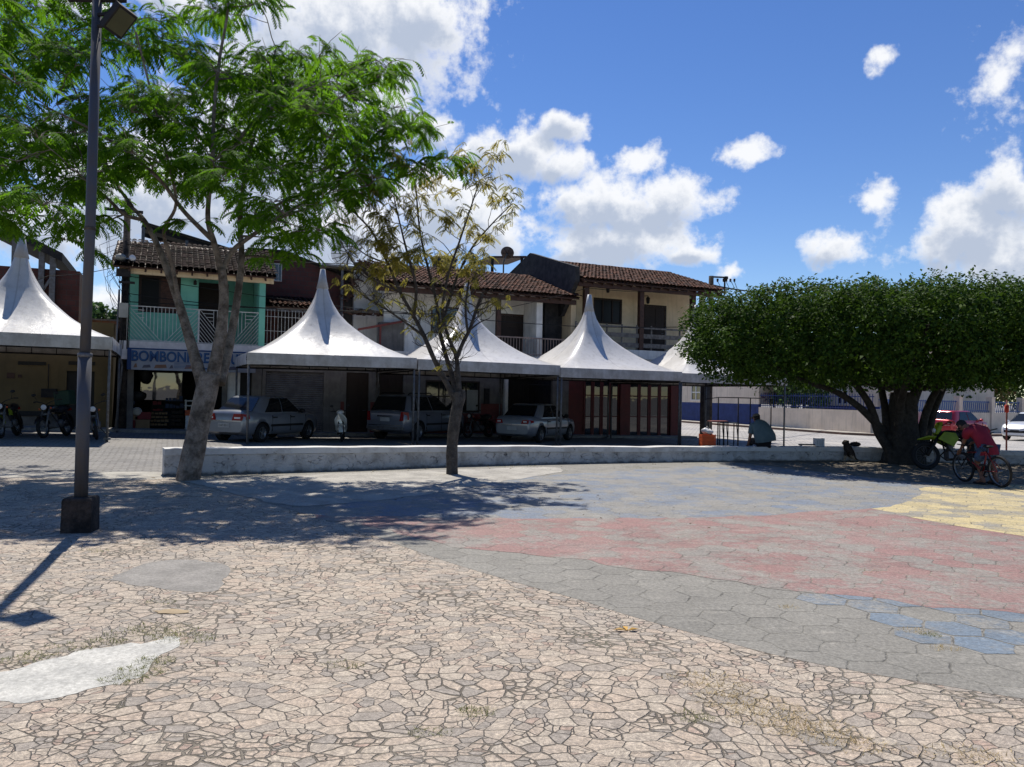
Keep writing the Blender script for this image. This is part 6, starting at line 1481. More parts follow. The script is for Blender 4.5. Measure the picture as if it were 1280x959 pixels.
for p, s in (('l', -1), ('r', 1)):
    N[p + 'fs'] = (dq + V(-.05 + s * .03, s * .08, .26), .055); N[p + 'fk'] = (dq + V(-.08 + s * .04, s * .09, .13), .038); N[p + 'ff'] = (dq + V(-.09 + s * .04, s * .09, .035), .03); N[p + 'fp'] = (dq + V(-.13 + s * .04, s * .09 - .02, .026), .028)
    N[p + 'hk'] = (dq + V(.03, s * .12, .16), .055); N[p + 'hh'] = (dq + V(.13, s * .13, .05), .03); N[p + 'hf'] = (dq + V(.0, s * .13, .024), .024)
    E += [('chest', p + 'fs'), (p + 'fs', p + 'fk'), (p + 'fk', p + 'ff'), (p + 'ff', p + 'fp'), ('hips', p + 'hk'), (p + 'hk', p + 'hh'), (p + 'hh', p + 'hf')]
bd = skin('body', N, E, 'dog_coat', dg_, dq); bd.data.materials.append(MT['dog_tan'])
for p in bd.data.polygons:
    if p.center.z < .15 and (p.center.x < -.02 or abs(p.center.y) > .09): p.material_index = 1
for s in (-1, 1): b = MB(); c = dq + V(-.075, -.04 + s * .085, .56); b.prism([c + V(-.02, 0, 0), c + V(.035, 0, .0), c + V(.03, s * .035, -.085), c + V(-.01, s * .035, -.07)], (0, s * .012, 0)); b.build('ear', MT['dog_coat'], dg_)
# ------------------------------------------------------------------ street poles and cables
sp_ = X(153.5, 5.9); up = fthing('utility_pole', sp_, 5.9, 0, 'dark utility pole crowded with wires at the left corner of the turquoise house', 'utility pole')
b = MB(); b.tube([(sp_, 5.9, -.1), (sp_, 5.9, 8.2)], [.15, .105], 14); b.build('pole', MT['dark_concrete'], up)
b = MB(); z = fz(153, 388, 5.7); b.box(sp_ - .17, sp_ + .12, 5.6, 5.76, z - .25, z + .25); b.build('meter_box', MT['grey_box'], up)
b = MB(); z = fz(146, 322, 5.7); b.ball((sp_ - .15, 5.6, z), (.17, .17, .13)); b.build('lamp_globe', MT['grey_box'], up)
b = MB(); s = X(161.5, 5.6); b.lathe([(.0, -.1), (.1, -.1), (.11, .1), (.06, .12)], (s, 5.55, z), 12, 'y'); b.bar((s, 5.6, z), (sp_, 5.8, z), .04); b.build('camera', MT['lamp_white'], up)
b = MB(); z = fz(148, 341, 5.7); b.box(sp_ - .28, sp_ + .16, 5.6, 5.75, z - .12, z + .14); b.build('junction_box', MT['dark_metal'], up)
b = MB(); b.box(sp_ - .2, sp_ + .3, 5.62, 5.76, z - .35, z - .28); b.build('wire_bracket', MT['dark_metal'], up)
b = MB(); b.box(sp_ - .7, sp_ + .5, 5.72, 5.79, 7.7, 7.8); b.build('crossarm', MT['dark_metal'], up)
rnd = random.Random(11); b = MB()
for k in range(11):
    x0 = sp_ + rnd.uniform(-.2, .15); L = rnd.uniform(.2, .75); z0 = rnd.uniform(5.6, 7.4); z1 = z0 - rnd.uniform(1.2, 2.8)
    b.tube([(x0, 5.75, z0), (x0 - L, 5.6, z0 - .4), (x0 - L * .9, 5.6, (z0 + z1) / 2), (x0 - L * .3, 5.7, z1 + .3), (x0 + .05, 5.78, z1)], .009, 4)
for k in range(8): x0 = sp_ + rnd.uniform(-.16, .16); b.tube([(x0, 5.72, 2.2), (x0 + .03, 5.71, 4), (x0 - .02, 5.72, 5.6)], .014, 4)
b.build('loose_wires', MT['cable'], up)
b = MB(); b.tube([(sp_ - .18, 5.72, 5.0), (sp_ - .22, 5.7, 3.2), (sp_ - .02, 5.72, 2.4), (sp_ - .2, 5.7, .0)], .03, 6); b.build('conduit', MT['galvanised'], up)
sr = X(887, 8.2); ztop = fz(887, 345, 8.2)
rp = fthing('utility_pole', sr, 8.2, -.2, 'dark utility pole with bracket frame and insulators right of the cream house roof', 'utility pole')
b = MB(); b.tube([(sr, 8.2, -.4), (sr, 8.2, ztop)], [.16, .125], 12); b.build('pole', MT['dark_concrete'], rp)
sa = X(904, 8.2); b = MB(); zb_ = fz(897, 370, 8.2); b.tube([(sr, 8.2, ztop - .04), (sa - .05, 8.2, ztop - .0), (sa, 8.2, ztop - .12), (sa, 8.2, zb_ + .1), (sa - .1, 8.2, zb_), (sr, 8.2, zb_)], .045, 8); b.box(sa - .02, sa + .14, 8.1, 8.3, ztop - .09, ztop + .05); b.build('bracket', MT['dark_metal'], rp)
for px in (897, 904.5, 908, 913, 918):
    s, z = FP(px, 350.5, 8.2); b = MB(); b.lathe([(.0, .09), (.05, .08), (.06, .0), (.04, -.02), (.06, -.05), (.0, -.1)], (s, 8.2, z), 8); b.build('insulator', MT['dark_wood'], rp)
b = MB()
for px, a, c in ((893, 356, 368), (897, 352, 364), (908, 353, 367), (914, 352, 366), (918, 352, 370)):
    s, z0 = FP(px, a, 8.2); z1 = fz(px, c, 8.2); b.tube([(s, 8.2, z0), (s + .15, 8.15, (z0 + z1) / 2), (s - .2, 8.2, z1)], .016, 4)
b.build('loose_wires', MT['cable'], rp)
b = MB(); s0_, z0_ = FP(893, 378, 8.2); s1_, z1_ = FP(904, 372.5, 8.0); b.tube([(sr, 8.2, z0_ - .1), (s1_ - .1, 8.1, z1_)], .03, 6); arm = b.build('lamp_arm', MT['galvanised'], rp)
b = MB(); b.prism([(s1_ - .15, 7.95, z1_ - .03), (s1_ + .35, 7.9, z1_ + .05), (s1_ + .35, 7.9, z1_ + .13), (s1_ - .1, 7.95, z1_ + .09)], (0, .25, 0)); b.build('lamp_head', MT['galvanised'], arm)
def cable(pts, r, label, sag=.25):
    b = MB(); P = []
    for a, c in zip(pts, pts[1:]):
        a, c = Vector(a), Vector(c)
        for k in range(13): f = k / 12; P.append(a.lerp(c, f) - Vector((0, 0, sag * 4 * f * (1 - f))))
    b.tube(P, r, 5); o = b.top('overhead_cable', MT['cable'], P[0], label, 'cable', 'overhead cables')
def wv(px, py, t): s, z = FP(px, py, t); return W(s, t, z)
tp = W(sr, 8.2, ztop - .5); bt = lambda z, dx=0: W(sp_ + dx, 5.75, z)
cable([W(sr, 8.2, ztop - .45), AT(1000, 362, 60)], .045, 'thick overhead cable running right from the bracketed pole over the clipped tree', .3)
cable([wv(828, 354, 8.2), W(sr, 8.2, ztop - .5)], .035, 'overhead cable reaching the bracketed pole from above the cream house roof', .15)
cable([bt(6.6), wv(440, 330, 6.0), wv(520, 352, 5.2)], .016, 'overhead cable crossing the sky above the second tent peak', .15)
cable([bt(4.6), wv(500, 390, 5.0), wv(720, 408, 5.0), wv(880, 408, 5.0)], .016, 'overhead cable strung across the balcony rails of the white and cream houses', .05)
cable([bt(4.9), wv(330, 385, 5.3), wv(560, 392, 5.1)], .014, 'thin cable crossing the turquoise upper wall behind the pale trunk', .06)
cable([bt(5.5), wv(560, 398, 5.1), wv(735, 360, 5.1), wv(860, 364, 5.1)], .012, 'thin cable running below the eaves of the cream house', .1)
cable([wv(-60, 262, 6.0), bt(7.6)], .014, 'overhead cable running left from the left utility pole', .1)
cable([wv(-60, 380, 6.0), wv(60, 345, 6.0), bt(5.9)], .012, 'lower overhead cable left of the left utility pole', .1)

# ------------------------------------------------------------------ goods in the sweet shop
def tbox(name, s0, s1, t0, t1, z0, z1, m, label, cat, group=None, extra=None):
    o = fthing(name, (s0 + s1) / 2, (t0 + t1) / 2, z0, label, cat, group); b = MB(); b.box(s0, s1, t0, t1, z0, z1); b.build('body', MT[m], o, bevel=.012); return o
fl = .13
a, c = X(233, 6.6), X(262, 6.6); z1 = fz(245, 505, 6.5)
fr = fthing('counter', (a + c) / 2, 6.7, fl, 'white shop counter with an orange band and bottles shelf just left of the pale trunk', 'counter')
zo = fz(240, 519, 6.5); b = MB(); b.box(a, c, 6.5, 7.1, fl, zo - .02); b.build('body', MT['white_plastic'], fr, bevel=.01)
b = MB(); b.box(a - .02, c + .02, 6.48, 7.12, zo - .02, zo + .18); b.build('band', MT['orange_plastic'], fr)
b = MB(); b.box(a - .04, c + .04, 6.6, 7.1, zo + .32, zo + .36); b.box(a - .04, c + .04, 6.6, 7.1, zo + .5, zo + .54)
for q in (a, c): b.box(q - .03, q + .03, 6.65, 7.05, zo + .18, zo + .56)
b.build('shelf', MT['white_metal'], fr)
rnd = random.Random(21)
for k, (px, py, w, h, m, lb) in enumerate([(160, 545, .42, .34, 'bag_red', 'dark red crate at the bottom left of the shop doorway'), (178, 545, .46, .36, 'cardboard', 'brown cardboard box on the shop doorway floor beside the red crate'), (161, 531, .4, .3, 'cardboard', 'cardboard box stacked on the dark red crate in the shop doorway'), (180, 530, .44, .26, 'bag_red', 'red box stacked on the brown cardboard box in the shop doorway')]):
    s, z = FP(px, py, 6.5); z = max(z, fl) if k < 2 else (fl + .35 if k == 2 else fl + .37)
    o = fthing('box', s, 6.5, z, lb, 'box', 'boxes in the shop doorway'); b = MB(); b.box(s - w / 2, s + w / 2, 6.45, 6.85, z, z + h); b.build('body', MT[m], o, bevel=.015)
    b = MB(); b.box(s - w / 2 - .01, s + w / 2 + .01, 6.44, 6.86, z + h - .05, z + h - .0); b.build('lid', MT[m], o)
def roundel(px, py, r, m, label):
    s, z = FP(px, py, 6.4); o = fthing('basket', s, 6.42, z - r, label, 'basket', 'goods hung at the shop doorway')
    b = MB(); b.lathe([(.0, .0), (r * .8, -.02), (r, .06), (r * 1.05, .06), (r * .85, .0)], (s, 6.42, z), 18, 'y'); b.build('bowl', MT[m], o)
    b = MB(); b.lathe([(r * .99, .03), (r * 1.1, .05), (r * 1.1, .08), (r * .99, .08)], (s, 6.42, z), 18, 'y'); b.build('rim', MT['white_plastic'], o)
roundel(162, 516, .14, 'bag_cream', 'pale round basket propped above the crates in the shop doorway'); roundel(171, 515, .15, 'bag_cream', 'cream round basket right beside the other one in the shop doorway')
for (px, py, rx_, rz_, m, lb) in ((158, 500, .3, .22, 'bag_blue', 'dark blue plastic bag on the pile at the left of the shop doorway'), (172, 495, .25, .2, 'black', 'black bag on top of the pile in the shop doorway'), (181, 468, .22, .34, 'black', 'black hanging bundle at the top left of the shop doorway')):
    s, z = FP(px, py, 6.7); o = fthing('bag', s, 6.75, z - rz_, lb, 'bag', 'goods hung at the shop doorway'); b = MB(); b.ball((s, 6.75, z), (rx_, .2, rz_), 0, 14, 10)
    b.v = [(x + .05 * mnoise.noise((x * 6, y * 6, zz * 6)), y, zz + .05 * mnoise.noise((x * 5, zz * 5, y))) for x, y, zz in b.v]; b.build('sack', MT[m], o)
    b = MB(); b.tube([(s - .03, 6.75, z + rz_ * .9), (s - .05, 6.75, z + rz_ + .12), (s + .05, 6.75, z + rz_ + .12), (s + .03, 6.75, z + rz_ * .9)], .012, 5); b.build('handle', MT[m], o)
for k, (p, q, zz, t) in enumerate(((190, 206, .9, 7.4), (206, 232, 1.05, 7.5), (184, 214, .55, 7.0), (214, 231, .6, 7.1))):
    s0_, s1_ = X(p, t), X(q, t); o = fthing('display_rack', (s0_ + s1_) / 2, t, fl, ('tall dark display rack in the middle of the shop doorway', 'taller dark display rack at the right inside the shop', 'low dark display rack at the left inside the shop', 'low dark display rack beside the shop counter')[k], 'display rack', 'racks inside the sweet shop')
    b = MB()
    for i in range(4): z = fl + zz * (i + .9) / 4; b.box(s0_, s1_, t, t + .35, z - .03, z)
    b.box(s0_, s1_, t + .35, t + .38, fl, fl + zz); b.box(s0_, s0_ + .03, t, t + .35, fl, fl + zz); b.box(s1_ - .03, s1_, t, t + .35, fl, fl + zz); b.build('shelves', MT['dark_shop'], o)
    b = MB()
    for i in range(4):
        z = fl + zz * (i + .9) / 4; s = s0_ + .04
        while s < s1_ - .12: w = rnd.uniform(.06, .14); h = rnd.uniform(.06, zz / 4 * .7); b.box(s, s + w, t + .05, t + .3, z, z + h); s += w + .02
    b.build('packets', MT[('bag_red', 'bag_blue', 'cardboard', 'dark_wood')[k]], o)

# ------------------------------------------------------------------ stall frame, tables and things at the right end
q = GG(884, 558); q = W(21.0, 1.4, gzs(21.0, 1.4)); a3 = AT(884, 552, 27.5); z0 = gz(a3.x, a3.y)
cr = empty('crate', V(a3.x, a3.y, z0), 'orange red slatted crate behind the wall by the last tent', 'crate')
zt = AT(884, 543, 27.5).z; w = .24; b = MB()
for k in range(4): z = z0 + .02 + k * (zt - z0) / 4; b.box(a3.x - w, a3.x + w, a3.y - w, a3.y - w + .02, z, z + (zt - z0) / 4 - .03); b.box(a3.x - w, a3.x + w, a3.y + w - .02, a3.y + w, z, z + (zt - z0) / 4 - .03); b.box(a3.x - w, a3.x - w + .02, a3.y - w + .02, a3.y + w - .02, z, z + (zt - z0) / 4 - .03); b.box(a3.x + w - .02, a3.x + w, a3.y - w + .02, a3.y + w - .02, z, z + (zt - z0) / 4 - .03)
b.box(a3.x - w + .03, a3.x + w - .03, a3.y - w + .03, a3.y + w - .03, z0 + .02, zt - .08); b.build('slats', MT['orange_plastic'], cr)
b = MB()
for sx in (-1, 1):
    for sy in (-1, 1): b.box(a3.x + sx * w - .02 * (sx > 0) - .005, a3.x + sx * w + .02 * (sx < 0) + .005, a3.y + sy * w - .025 * (sy > 0) - .005, a3.y + sy * w + .025 * (sy < 0) + .005, z0, zt + .01)
b.build('corner_posts', MT['orange_plastic'], cr)
bg_ = empty('bag', V(a3.x, a3.y, zt), 'crumpled white plastic bag lying on the orange crate', 'bag'); b = MB(); b.ball((a3.x, a3.y, zt + .1), (.2, .18, .12), 0, 16, 10)
b.v = [(x + .06 * mnoise.noise((x * 7, y * 7, z * 7)), y + .05 * mnoise.noise((x * 7, z * 7, 3)), max(zt + .01, z + .09 * mnoise.noise((x * 8, y * 8, 9)))) for x, y, z in b.v]; b.build('sack', MT['white_plastic'], bg_)
b = MB(); b.tube([(a3.x - .04, a3.y, zt + .18), (a3.x - .02, a3.y, zt + .3), (a3.x + .05, a3.y, zt + .2)], .01, 5); b.build('handle', MT['white_plastic'], bg_)
# bare metal stall frame
cor = [AT(898, 500, 29), AT(938, 500, 33), AT(964, 500, 32), AT(923, 500, 28)]
c0 = sum(cor, V(0, 0, 0)) / 4; sf = empty('stall_frame', V(c0.x, c0.y, gz(c0.x, c0.y)), 'bare thin metal stall frame standing beside the seated man', 'stall frame')
ztp = AT(910, 497, 28.5).z
for p in cor: b = MB(); b.tube([(p.x, p.y, gz(p.x, p.y) - .05), (p.x, p.y, ztp)], .024, 8); b.build('pole', MT['dark_metal'], sf)
b = MB()
for p, q in zip(cor, cor[1:] + cor[:1]): b.tube([(p.x, p.y, ztp), (q.x, q.y, ztp)], .018, 6)
b.tube([(cor[0].x - .5, cor[0].y, ztp - .08), (cor[0].x, cor[0].y, ztp)], .018, 6); b.build('top_bars', MT['dark_metal'], sf)
def table(px0, px1, Y, pz, label, m):
    a_, c_ = AT(px0, pz, Y), AT(px1, pz + .3, Y + .6); dp = V(.05, .75, 0); z0 = gz(a_.x, a_.y); zt = a_.z
    o = empty('trestle_table', V((a_.x + c_.x) / 2, Y, z0), label, 'table', 'folding table frames near the seated man')
    b = MB(); b.prism([(a_.x, a_.y, zt), (c_.x, c_.y, zt), (c_.x + dp.x, c_.y + dp.y, zt), (a_.x + dp.x, a_.y + dp.y, zt)], (0, 0, .03)); b.build('top_board', MT[m], o)
    for p in (a_, a_ + dp, c_, c_ + dp): b = MB(); b.tube([(p.x, p.y, z0), (p.x, p.y, zt)], .02, 6); b.build('leg', MT['dark_metal'], o)
    b = MB(); b.tube([(a_.x, a_.y, z0 + .2), ((a_.x + a_.x + dp.x) / 2, a_.y + .35, zt)], .014, 5); b.tube([(c_.x, c_.y, z0 + .2), (c_.x + dp.x, c_.y + dp.y * .6, zt)], .014, 5); b.build('brace', MT['dark_metal'], o)
table(889, 910, 27.5, 527.5, 'low folding table frame with a reddish top next to the orange crate', 'maroon_dado'); table(905, 923, 28.5, 529.5, 'grey topped folding table frame inside the bare stall frame', 'galvanised')
# small white slatted basket and dark plank on the wall
p = AT(1027, 557, 21.0); zt = .385
o = empty('basket', V(p.x, p.y + .15, zt), 'small white slatted plastic basket lying on the shaded wall top', 'basket'); b = MB(); y = p.y + .12
for k in range(5): b.box(p.x - .1 + k * .045, p.x - .07 + k * .045, y, y + .02, zt, zt + .2); b.box(p.x - .1 + k * .045, p.x - .07 + k * .045, y + .18, y + .2, zt, zt + .2)
b.build('slats', MT['white_plastic'], o); b = MB(); b.box(p.x - .11, p.x + .13, y - .01, y - .001, zt + .17, zt + .21); b.box(p.x - .11, p.x + .13, y - .01, y - .001, zt, zt + .03); b.box(p.x - .11, p.x - .1, y, y + .2, zt, zt + .21); b.box(p.x + .12, p.x + .13, y, y + .2, zt, zt + .21); b.box(p.x - .1, p.x + .12, y + .0, y + .2, zt - .004, zt + .01); b.build('rim', MT['white_plastic'], o)
p2 = AT(1012, 557, 21.0); o = MB().box(p2.x - .22, p2.x + .18, p2.y + .1, p2.y + .24, zt + .01, zt + .045).box(p2.x - .2, p2.x - .16, p2.y + .11, p2.y + .23, zt - .005, zt + .01).top('plank', MT['grey_wood'], V(p2.x, p2.y + .15, zt), 'short grey plank on the wall top beside the white basket', 'plank')
p3 = AT(1071, 557, 21.2); o = empty('bundle', V(p3.x, p3.y + .1, zt), 'small dark cloth bundle on the wall top right of the dog', 'bundle'); b = MB(); b.ball((p3.x, p3.y + .1, zt + .05), (.16, .1, .07), 0, 12, 8); b.v = [(x, y, max(zt, z + .03 * mnoise.noise((x * 9, y * 9, 1)))) for x, y, z in b.v]; b.build('cloth', MT['black'], o)
b = MB(); b.tube([(p3.x - .15, p3.y + .08, zt + .06), (p3.x, p3.y + .03, zt + .12), (p3.x + .14, p3.y + .1, zt + .06)], .02, 6); b.build('knot', MT['dark_wood'], o)
# slim signpost in front of the red and white cars
p4 = AT(1258, 560, 23.5); o = empty('signpost', V(p4.x, p4.y, gz(p4.x, p4.y)), 'thin reddish post standing behind the wall at the far right', 'post')
b = MB(); b.tube([(p4.x, p4.y, gz(p4.x, p4.y) - .05), (p4.x, p4.y, AT(1258, 500, 23.5).z)], .025, 8); b.build('pole', MT['maroon_dado'], o)
b = MB(); b.lathe([(.03, 0), (.06, .02), (.06, .22), (.03, .25)], (p4.x, p4.y, AT(1258, 516, 23.5).z), 10); b.build('clamp', MT['red_plastic'], o)
# ------------------------------------------------------------------ trees
def curve(pts, n=5): return [Vector(p) for p in catmull([tuple(p) for p in pts], n)]
def frond(b, base, d, L, rnd, nl=9, wl=.26, lw=.34, droop=.9, mi=0):
    """one pinnate leaf: a drooping rachis with pairs of narrow leaflets"""
    d = d.normalized(); side = d.cross(Vector((0, 0, 1)))
    if side.length < .05: side = Vector((1, 0, 0))
    side.normalize(); p = base.copy(); st = L / nl
    for k in range(nl):
        d = (d + Vector((0, 0, -droop / nl))).normalized(); p = p + d * st
        w = L * wl * (1 - .55 * abs(k / nl - .4)) ; up = side.cross(d)
        for s in (-1, 1):
            o = side * s; tip = p + (o * w + d * w * .45 - up * w * .22 * 1) + Vector((0, 0, -w * .35))
            a = p + d * st * lw; c = p - d * st * lw
            m = p.lerp(tip, .5)
            b.add([c, m - d * st * lw * 1.2, tip, m + d * st * lw * 1.2], [(0, 1, 2, 3)] if s > 0 else [(3, 2, 1, 0)], mi)
def inside(poly, x, y):
    r = False; j = len(poly) - 1
    for i in range(len(poly)):
        if (poly[i][1] > y) != (poly[j][1] > y) and x < (poly[j][0] - poly[i][0]) * (y - poly[i][1]) / (poly[j][1] - poly[i][1]) + poly[i][0]: r = not r
        j = i
    return r
def twig(b, a, c, r0, r1, rnd, wob=.12, n=5):
    P = [a]; L = (c - a).length
    for k in range(1, n): P.append(a.lerp(c, k / n) + Vector((rnd.uniform(-1, 1), rnd.uniform(-1, 1), rnd.uniform(-.4, 1))) * wob * L * .35)
    P.append(c); P = curve(P, 2); b.tube(P, [r0 + (r1 - r0) * i / (len(P) - 1) for i in range(len(P))], 5, caps=False); return P
def flare(pts, rad): return pts, rad

# big feathery tree on the left
Yt = 13.75; tb = G(235, 600)
t1 = empty('feathery_tree', V(tb.x, tb.y, 0), 'big green feathery tree with pale forked trunk at the left end of the wall', 'tree')
P = lambda px, py, dy=0.0: AT(px, py, Yt + dy)
limbs = []
def limb(b, pts, r0, r1, n=9, wob=.0):
    C = curve(pts, 6); R_ = [r0 + (r1 - r0) * (i / (len(C) - 1)) ** .8 for i in range(len(C))]
    for i in range(len(C)): R_[i] *= 1 + .1 * mnoise.noise(C[i] * 3)
    b.tube(C, R_, n); limbs.append((C, R_)); return C
b = MB()
base = V(tb.x, tb.y, -.1)
C = curve([base, base + V(.01, 0, .18), P(243, 560), P(251, 520), P(258, 490), P(263, 466)], 6); n_ = len(C)
RR = [(.3 if i < 2 else .205 - .03 * i / n_) * (1 + .09 * mnoise.noise(C[i] * 2.5)) for i in range(n_)]; RR[0] = .36; RR[1] = .28
b.tube(C, RR, 16); limbs.append((C[-3:], RR[-3:]))
limb(b, [P(257, 492), P(246, 455), P(236, 420, .1), P(224, 380, .2), P(210, 340, .3), P(196, 305, .4), P(180, 275, .5), P(160, 255, .8)], .125, .03, 12)
limb(b, [P(262, 490, .05), P(270, 450), P(277, 410), P(280, 370), P(277, 335, -.05)], .135, .068, 14)
limb(b, [P(277, 340), P(268, 305, -.1), P(260, 275, -.2), P(262, 235, -.3), P(266, 190, -.4), P(268, 130, -.4), P(275, 70, -.3), P(285, 10, -.2), P(285, -60)], .06, .018, 10)
limb(b, [P(266, 300, -.1), P(250, 285, -.3), P(228, 262, -.6), P(200, 225, -.9), P(165, 195, -1.1), P(120, 165, -1.4), P(60, 135, -1.7)], .05, .016, 8)
limb(b, [P(277, 340), P(290, 315, .1), P(310, 298, .2), P(350, 272, .4), P(400, 240, .6), P(450, 205, .8), P(510, 160, .9)], .058, .012, 9)
limb(b, [P(262, 232, -.3), P(285, 195, .0), P(315, 155, .2), P(355, 125, .5), P(400, 100, .7), P(470, 85, .8)], .046, .012, 8)
limb(b, [P(275, 480, .1), P(287, 430, .5), P(297, 370, .8), P(302, 320, 1.0), P(300, 270, 1.3), P(310, 200, 1.6), P(330, 130, 1.8), P(345, 60, 2)], .095, .018, 10)
limb(b, [P(224, 380, .2), P(215, 330, 0), P(205, 290, -.3), P(220, 255, -.6), P(210, 200, -1), P(190, 120, -1.4), P(170, 40, -1.6)], .045, .014, 8)
limb(b, [P(180, 275, .5), P(155, 268, .4), P(130, 245, .2), P(90, 225, 0), P(30, 212, -.3), P(-40, 200, -.5)], .04, .014, 8)
limb(b, [P(165, 258, .7), P(140, 220, 1.2), P(110, 150, 1.6), P(80, 80, 1.8), P(60, 20, 2)], .036, .012, 7)
limb(b, [P(300, 285, 1.2), P(340, 260, 1.6), P(380, 240, 1.9), P(420, 230, 2.1)], .05, .015, 7)
limb(b, [P(350, 272, .4), P(380, 262, .3), P(420, 250, .5), P(470, 235, .8), P(530, 205, 1.0)], .03, .01, 6)
wood = b
poly = [(-90, -90), (335, -90), (352, 10), (388, 55), (430, 62), (470, 60), (500, 90), (495, 112), (445, 118), (450, 150), (505, 130), (545, 152), (535, 178), (480, 182), (570, 185), (560, 205), (505, 228), (440, 240), (412, 265), (400, 300), (375, 312), (345, 308), (318, 308), (300, 290), (275, 250), (235, 238), (200, 230), (150, 242), (125, 268), (110, 288), (60, 280), (30, 284), (-10, 275), (-90, 280)]
gaps = [(345, 30, 26), (205, 175, 16), (228, 268, 22), (150, 235, 12), (20, 265, 22), (70, 160, 12), (310, 130, 12), (330, 235, 14), (95, 195, 12), (180, 250, 14), (400, 160, 12), (265, 60, 10), (15, 75, 16), (205, 85, 10), (230, 20, 10), (420, 205, 10), (50, 215, 14)]
rnd = random.Random(42); clumps = []
tries = 0
while len(clumps) < 385 and tries < 60000:
    tries += 1
    x, y = rnd.uniform(-90, 570), rnd.uniform(-90, 310)
    if not inside(poly, x, y) or any(math.hypot(x - gx, y - gy) < gr * 1.35 for gx, gy, gr in gaps): continue
    edge = min(1, max(0, (x - 300) / 230)); cy = (1 - edge) * 3.6 + .9
    dy = rnd.uniform(-cy, cy) + .35 + .8 * edge
    q = P(x, y, dy); sy = q.y - .555 * q.z
    if sy < 8.5 - .9 * (x < 60) or sy > 15.4: continue
    if any((q - c).length < .40 for c in clumps): continue
    clumps.append(q)
hang = [(18, 285, 0), (80, 300, .2), (95, 285, .4), (112, 318, .2), (130, 278, .4), (245, 280, -.6), (340, 322, 1.6), (372, 318, 1.6), (330, 296, 1.2), (0, 290, .2), (445, 225, .8), (515, 205, .9), (540, 160, .9), (520, 145, .9), (488, 95, .8), (470, 75, .8), (560, 198, 1), (420, 252, .8)]
clumps += [P(*h) for h in hang]
allp = [(p, r) for C, R_ in limbs for p, r in list(zip(C, R_))[1:]]
clumps_n = len(clumps); order = sorted(range(len(clumps)), key=lambda i: min((p - clumps[i]).length for p, r in allp)); lf = MB(); rnd = random.Random(9); print('clumps', len(clumps))
for ci, c in ((i, clumps[i]) for i in order):
    pass
for ci, c in ((i, clumps[i]) for i in order):
    near = min(allp, key=lambda pr: (pr[0] - c).length + max(0, pr[0].z - c.z) * .8)
    tw = twig(wood, near[0], c, min(.03, near[1] * .6), .008, rnd)
    allp += [(p, max(.012, near[1] * .45)) for p in tw[3:]]
    small = ci >= len(clumps) - len(hang)
    nt_ = 4 if small else rnd.choice((5, 6, 6, 7)); sz = .42 if small else rnd.uniform(.5, .72)
    for k in range(nt_):
        a = rnd.uniform(0, 6.283); d = Vector((math.cos(a), math.sin(a), rnd.uniform(-.15, .55)))
        e = c + d * sz * rnd.uniform(.55, 1.0)
        wood.tube([c, c.lerp(e, .5) + V(0, 0, .05), e], [.007, .005, .003], 4, caps=False)
        for j in range(rnd.choice((3, 4, 4))):
            f = rnd.uniform(.3, 1.0); aa = a + rnd.uniform(-1.3, 1.3)
            frond(lf, c.lerp(e, f), Vector((math.cos(aa), math.sin(aa), rnd.uniform(-.1, .45))), rnd.uniform(.26, .44), rnd, 8, .27, .4, rnd.uniform(.9, 1.8))
wood.build('trunk', MT['bark_pale'], t1); lf.build('crown', MT['leaf_feathery'], t1, fix=False)

# sparse yellowing tree in the middle
Yt = 15.6; tb = G(565, 593); limbs = []
t2 = empty('sparse_tree', V(tb.x, tb.y, 0), 'half bare dark trunked tree with yellowing leaves in front of the low wall', 'tree')
wood = MB(); base = V(tb.x, tb.y, -.1)
C = curve([base, base + V(0, 0, .16), P(565, 560), P(568, 530), P(572, 505), P(570, 490)], 6); n_ = len(C)
RR = [(.128 - .02 * i / n_) * (1 + .12 * mnoise.noise(C[i] * 4)) for i in range(n_)]; RR[0] = .23; RR[1] = .19; RR[2] = .165; RR[3] = .15; wood.tube(C, RR, 14); limbs.append((C[-3:], RR[-3:]))
limb(wood, [P(571, 515), P(577, 498, .03), P(577, 488, .05)], .085, .07, 10); limbs.pop()
limb(wood, [P(569, 500), P(556, 475, -.1), P(543, 450, -.2), P(530, 420, -.3), P(517, 395, -.3), P(500, 365, -.5), P(485, 330, -.6), P(465, 290, -.7), P(440, 262, -.8), P(428, 240, -.9)], .066, .01, 9)
limb(wood, [P(571, 495), P(565, 470, .1), P(556, 440, .1), P(549, 410, .2), P(545, 375, .3), P(535, 335, .4), P(525, 290, .5), P(520, 240, .5), P(515, 210, .6)], .064, .009, 9)
limb(wood, [P(574, 495), P(572, 465, 0), P(570, 445, 0), P(560, 420, -.1), P(553, 390, -.2), P(560, 345, -.3), P(575, 300, -.4), P(590, 255, -.4), P(600, 225, -.4)], .06, .009, 9)
limb(wood, [P(570, 450), P(578, 430, .05), P(588, 410, .1), P(596, 385, .1), P(603, 367, .1)], .048, .026, 8)
limb(wood, [P(588, 412, .1), P(600, 403, .2), P(612, 398, .2)], .022, .008, 6); limb(wood, [P(585, 418), P(582, 385, -.1), P(586, 352, -.1)], .03, .02, 6)
limb(wood, [P(549, 412, .2), P(560, 380, .5), P(572, 345, .7), P(590, 310, .9), P(615, 280, 1.0), P(640, 255, 1)], .045, .01, 7)
limb(wood, [P(530, 420, -.3), P(505, 402, -.2), P(480, 385, .0), P(455, 370, .2), P(440, 355, .3)], .03, .008, 6)
limb(wood, [P(517, 395, -.3), P(520, 360, -.6), P(510, 320, -.9), P(500, 280, -1), P(492, 245, -1.1)], .04, .01, 7)
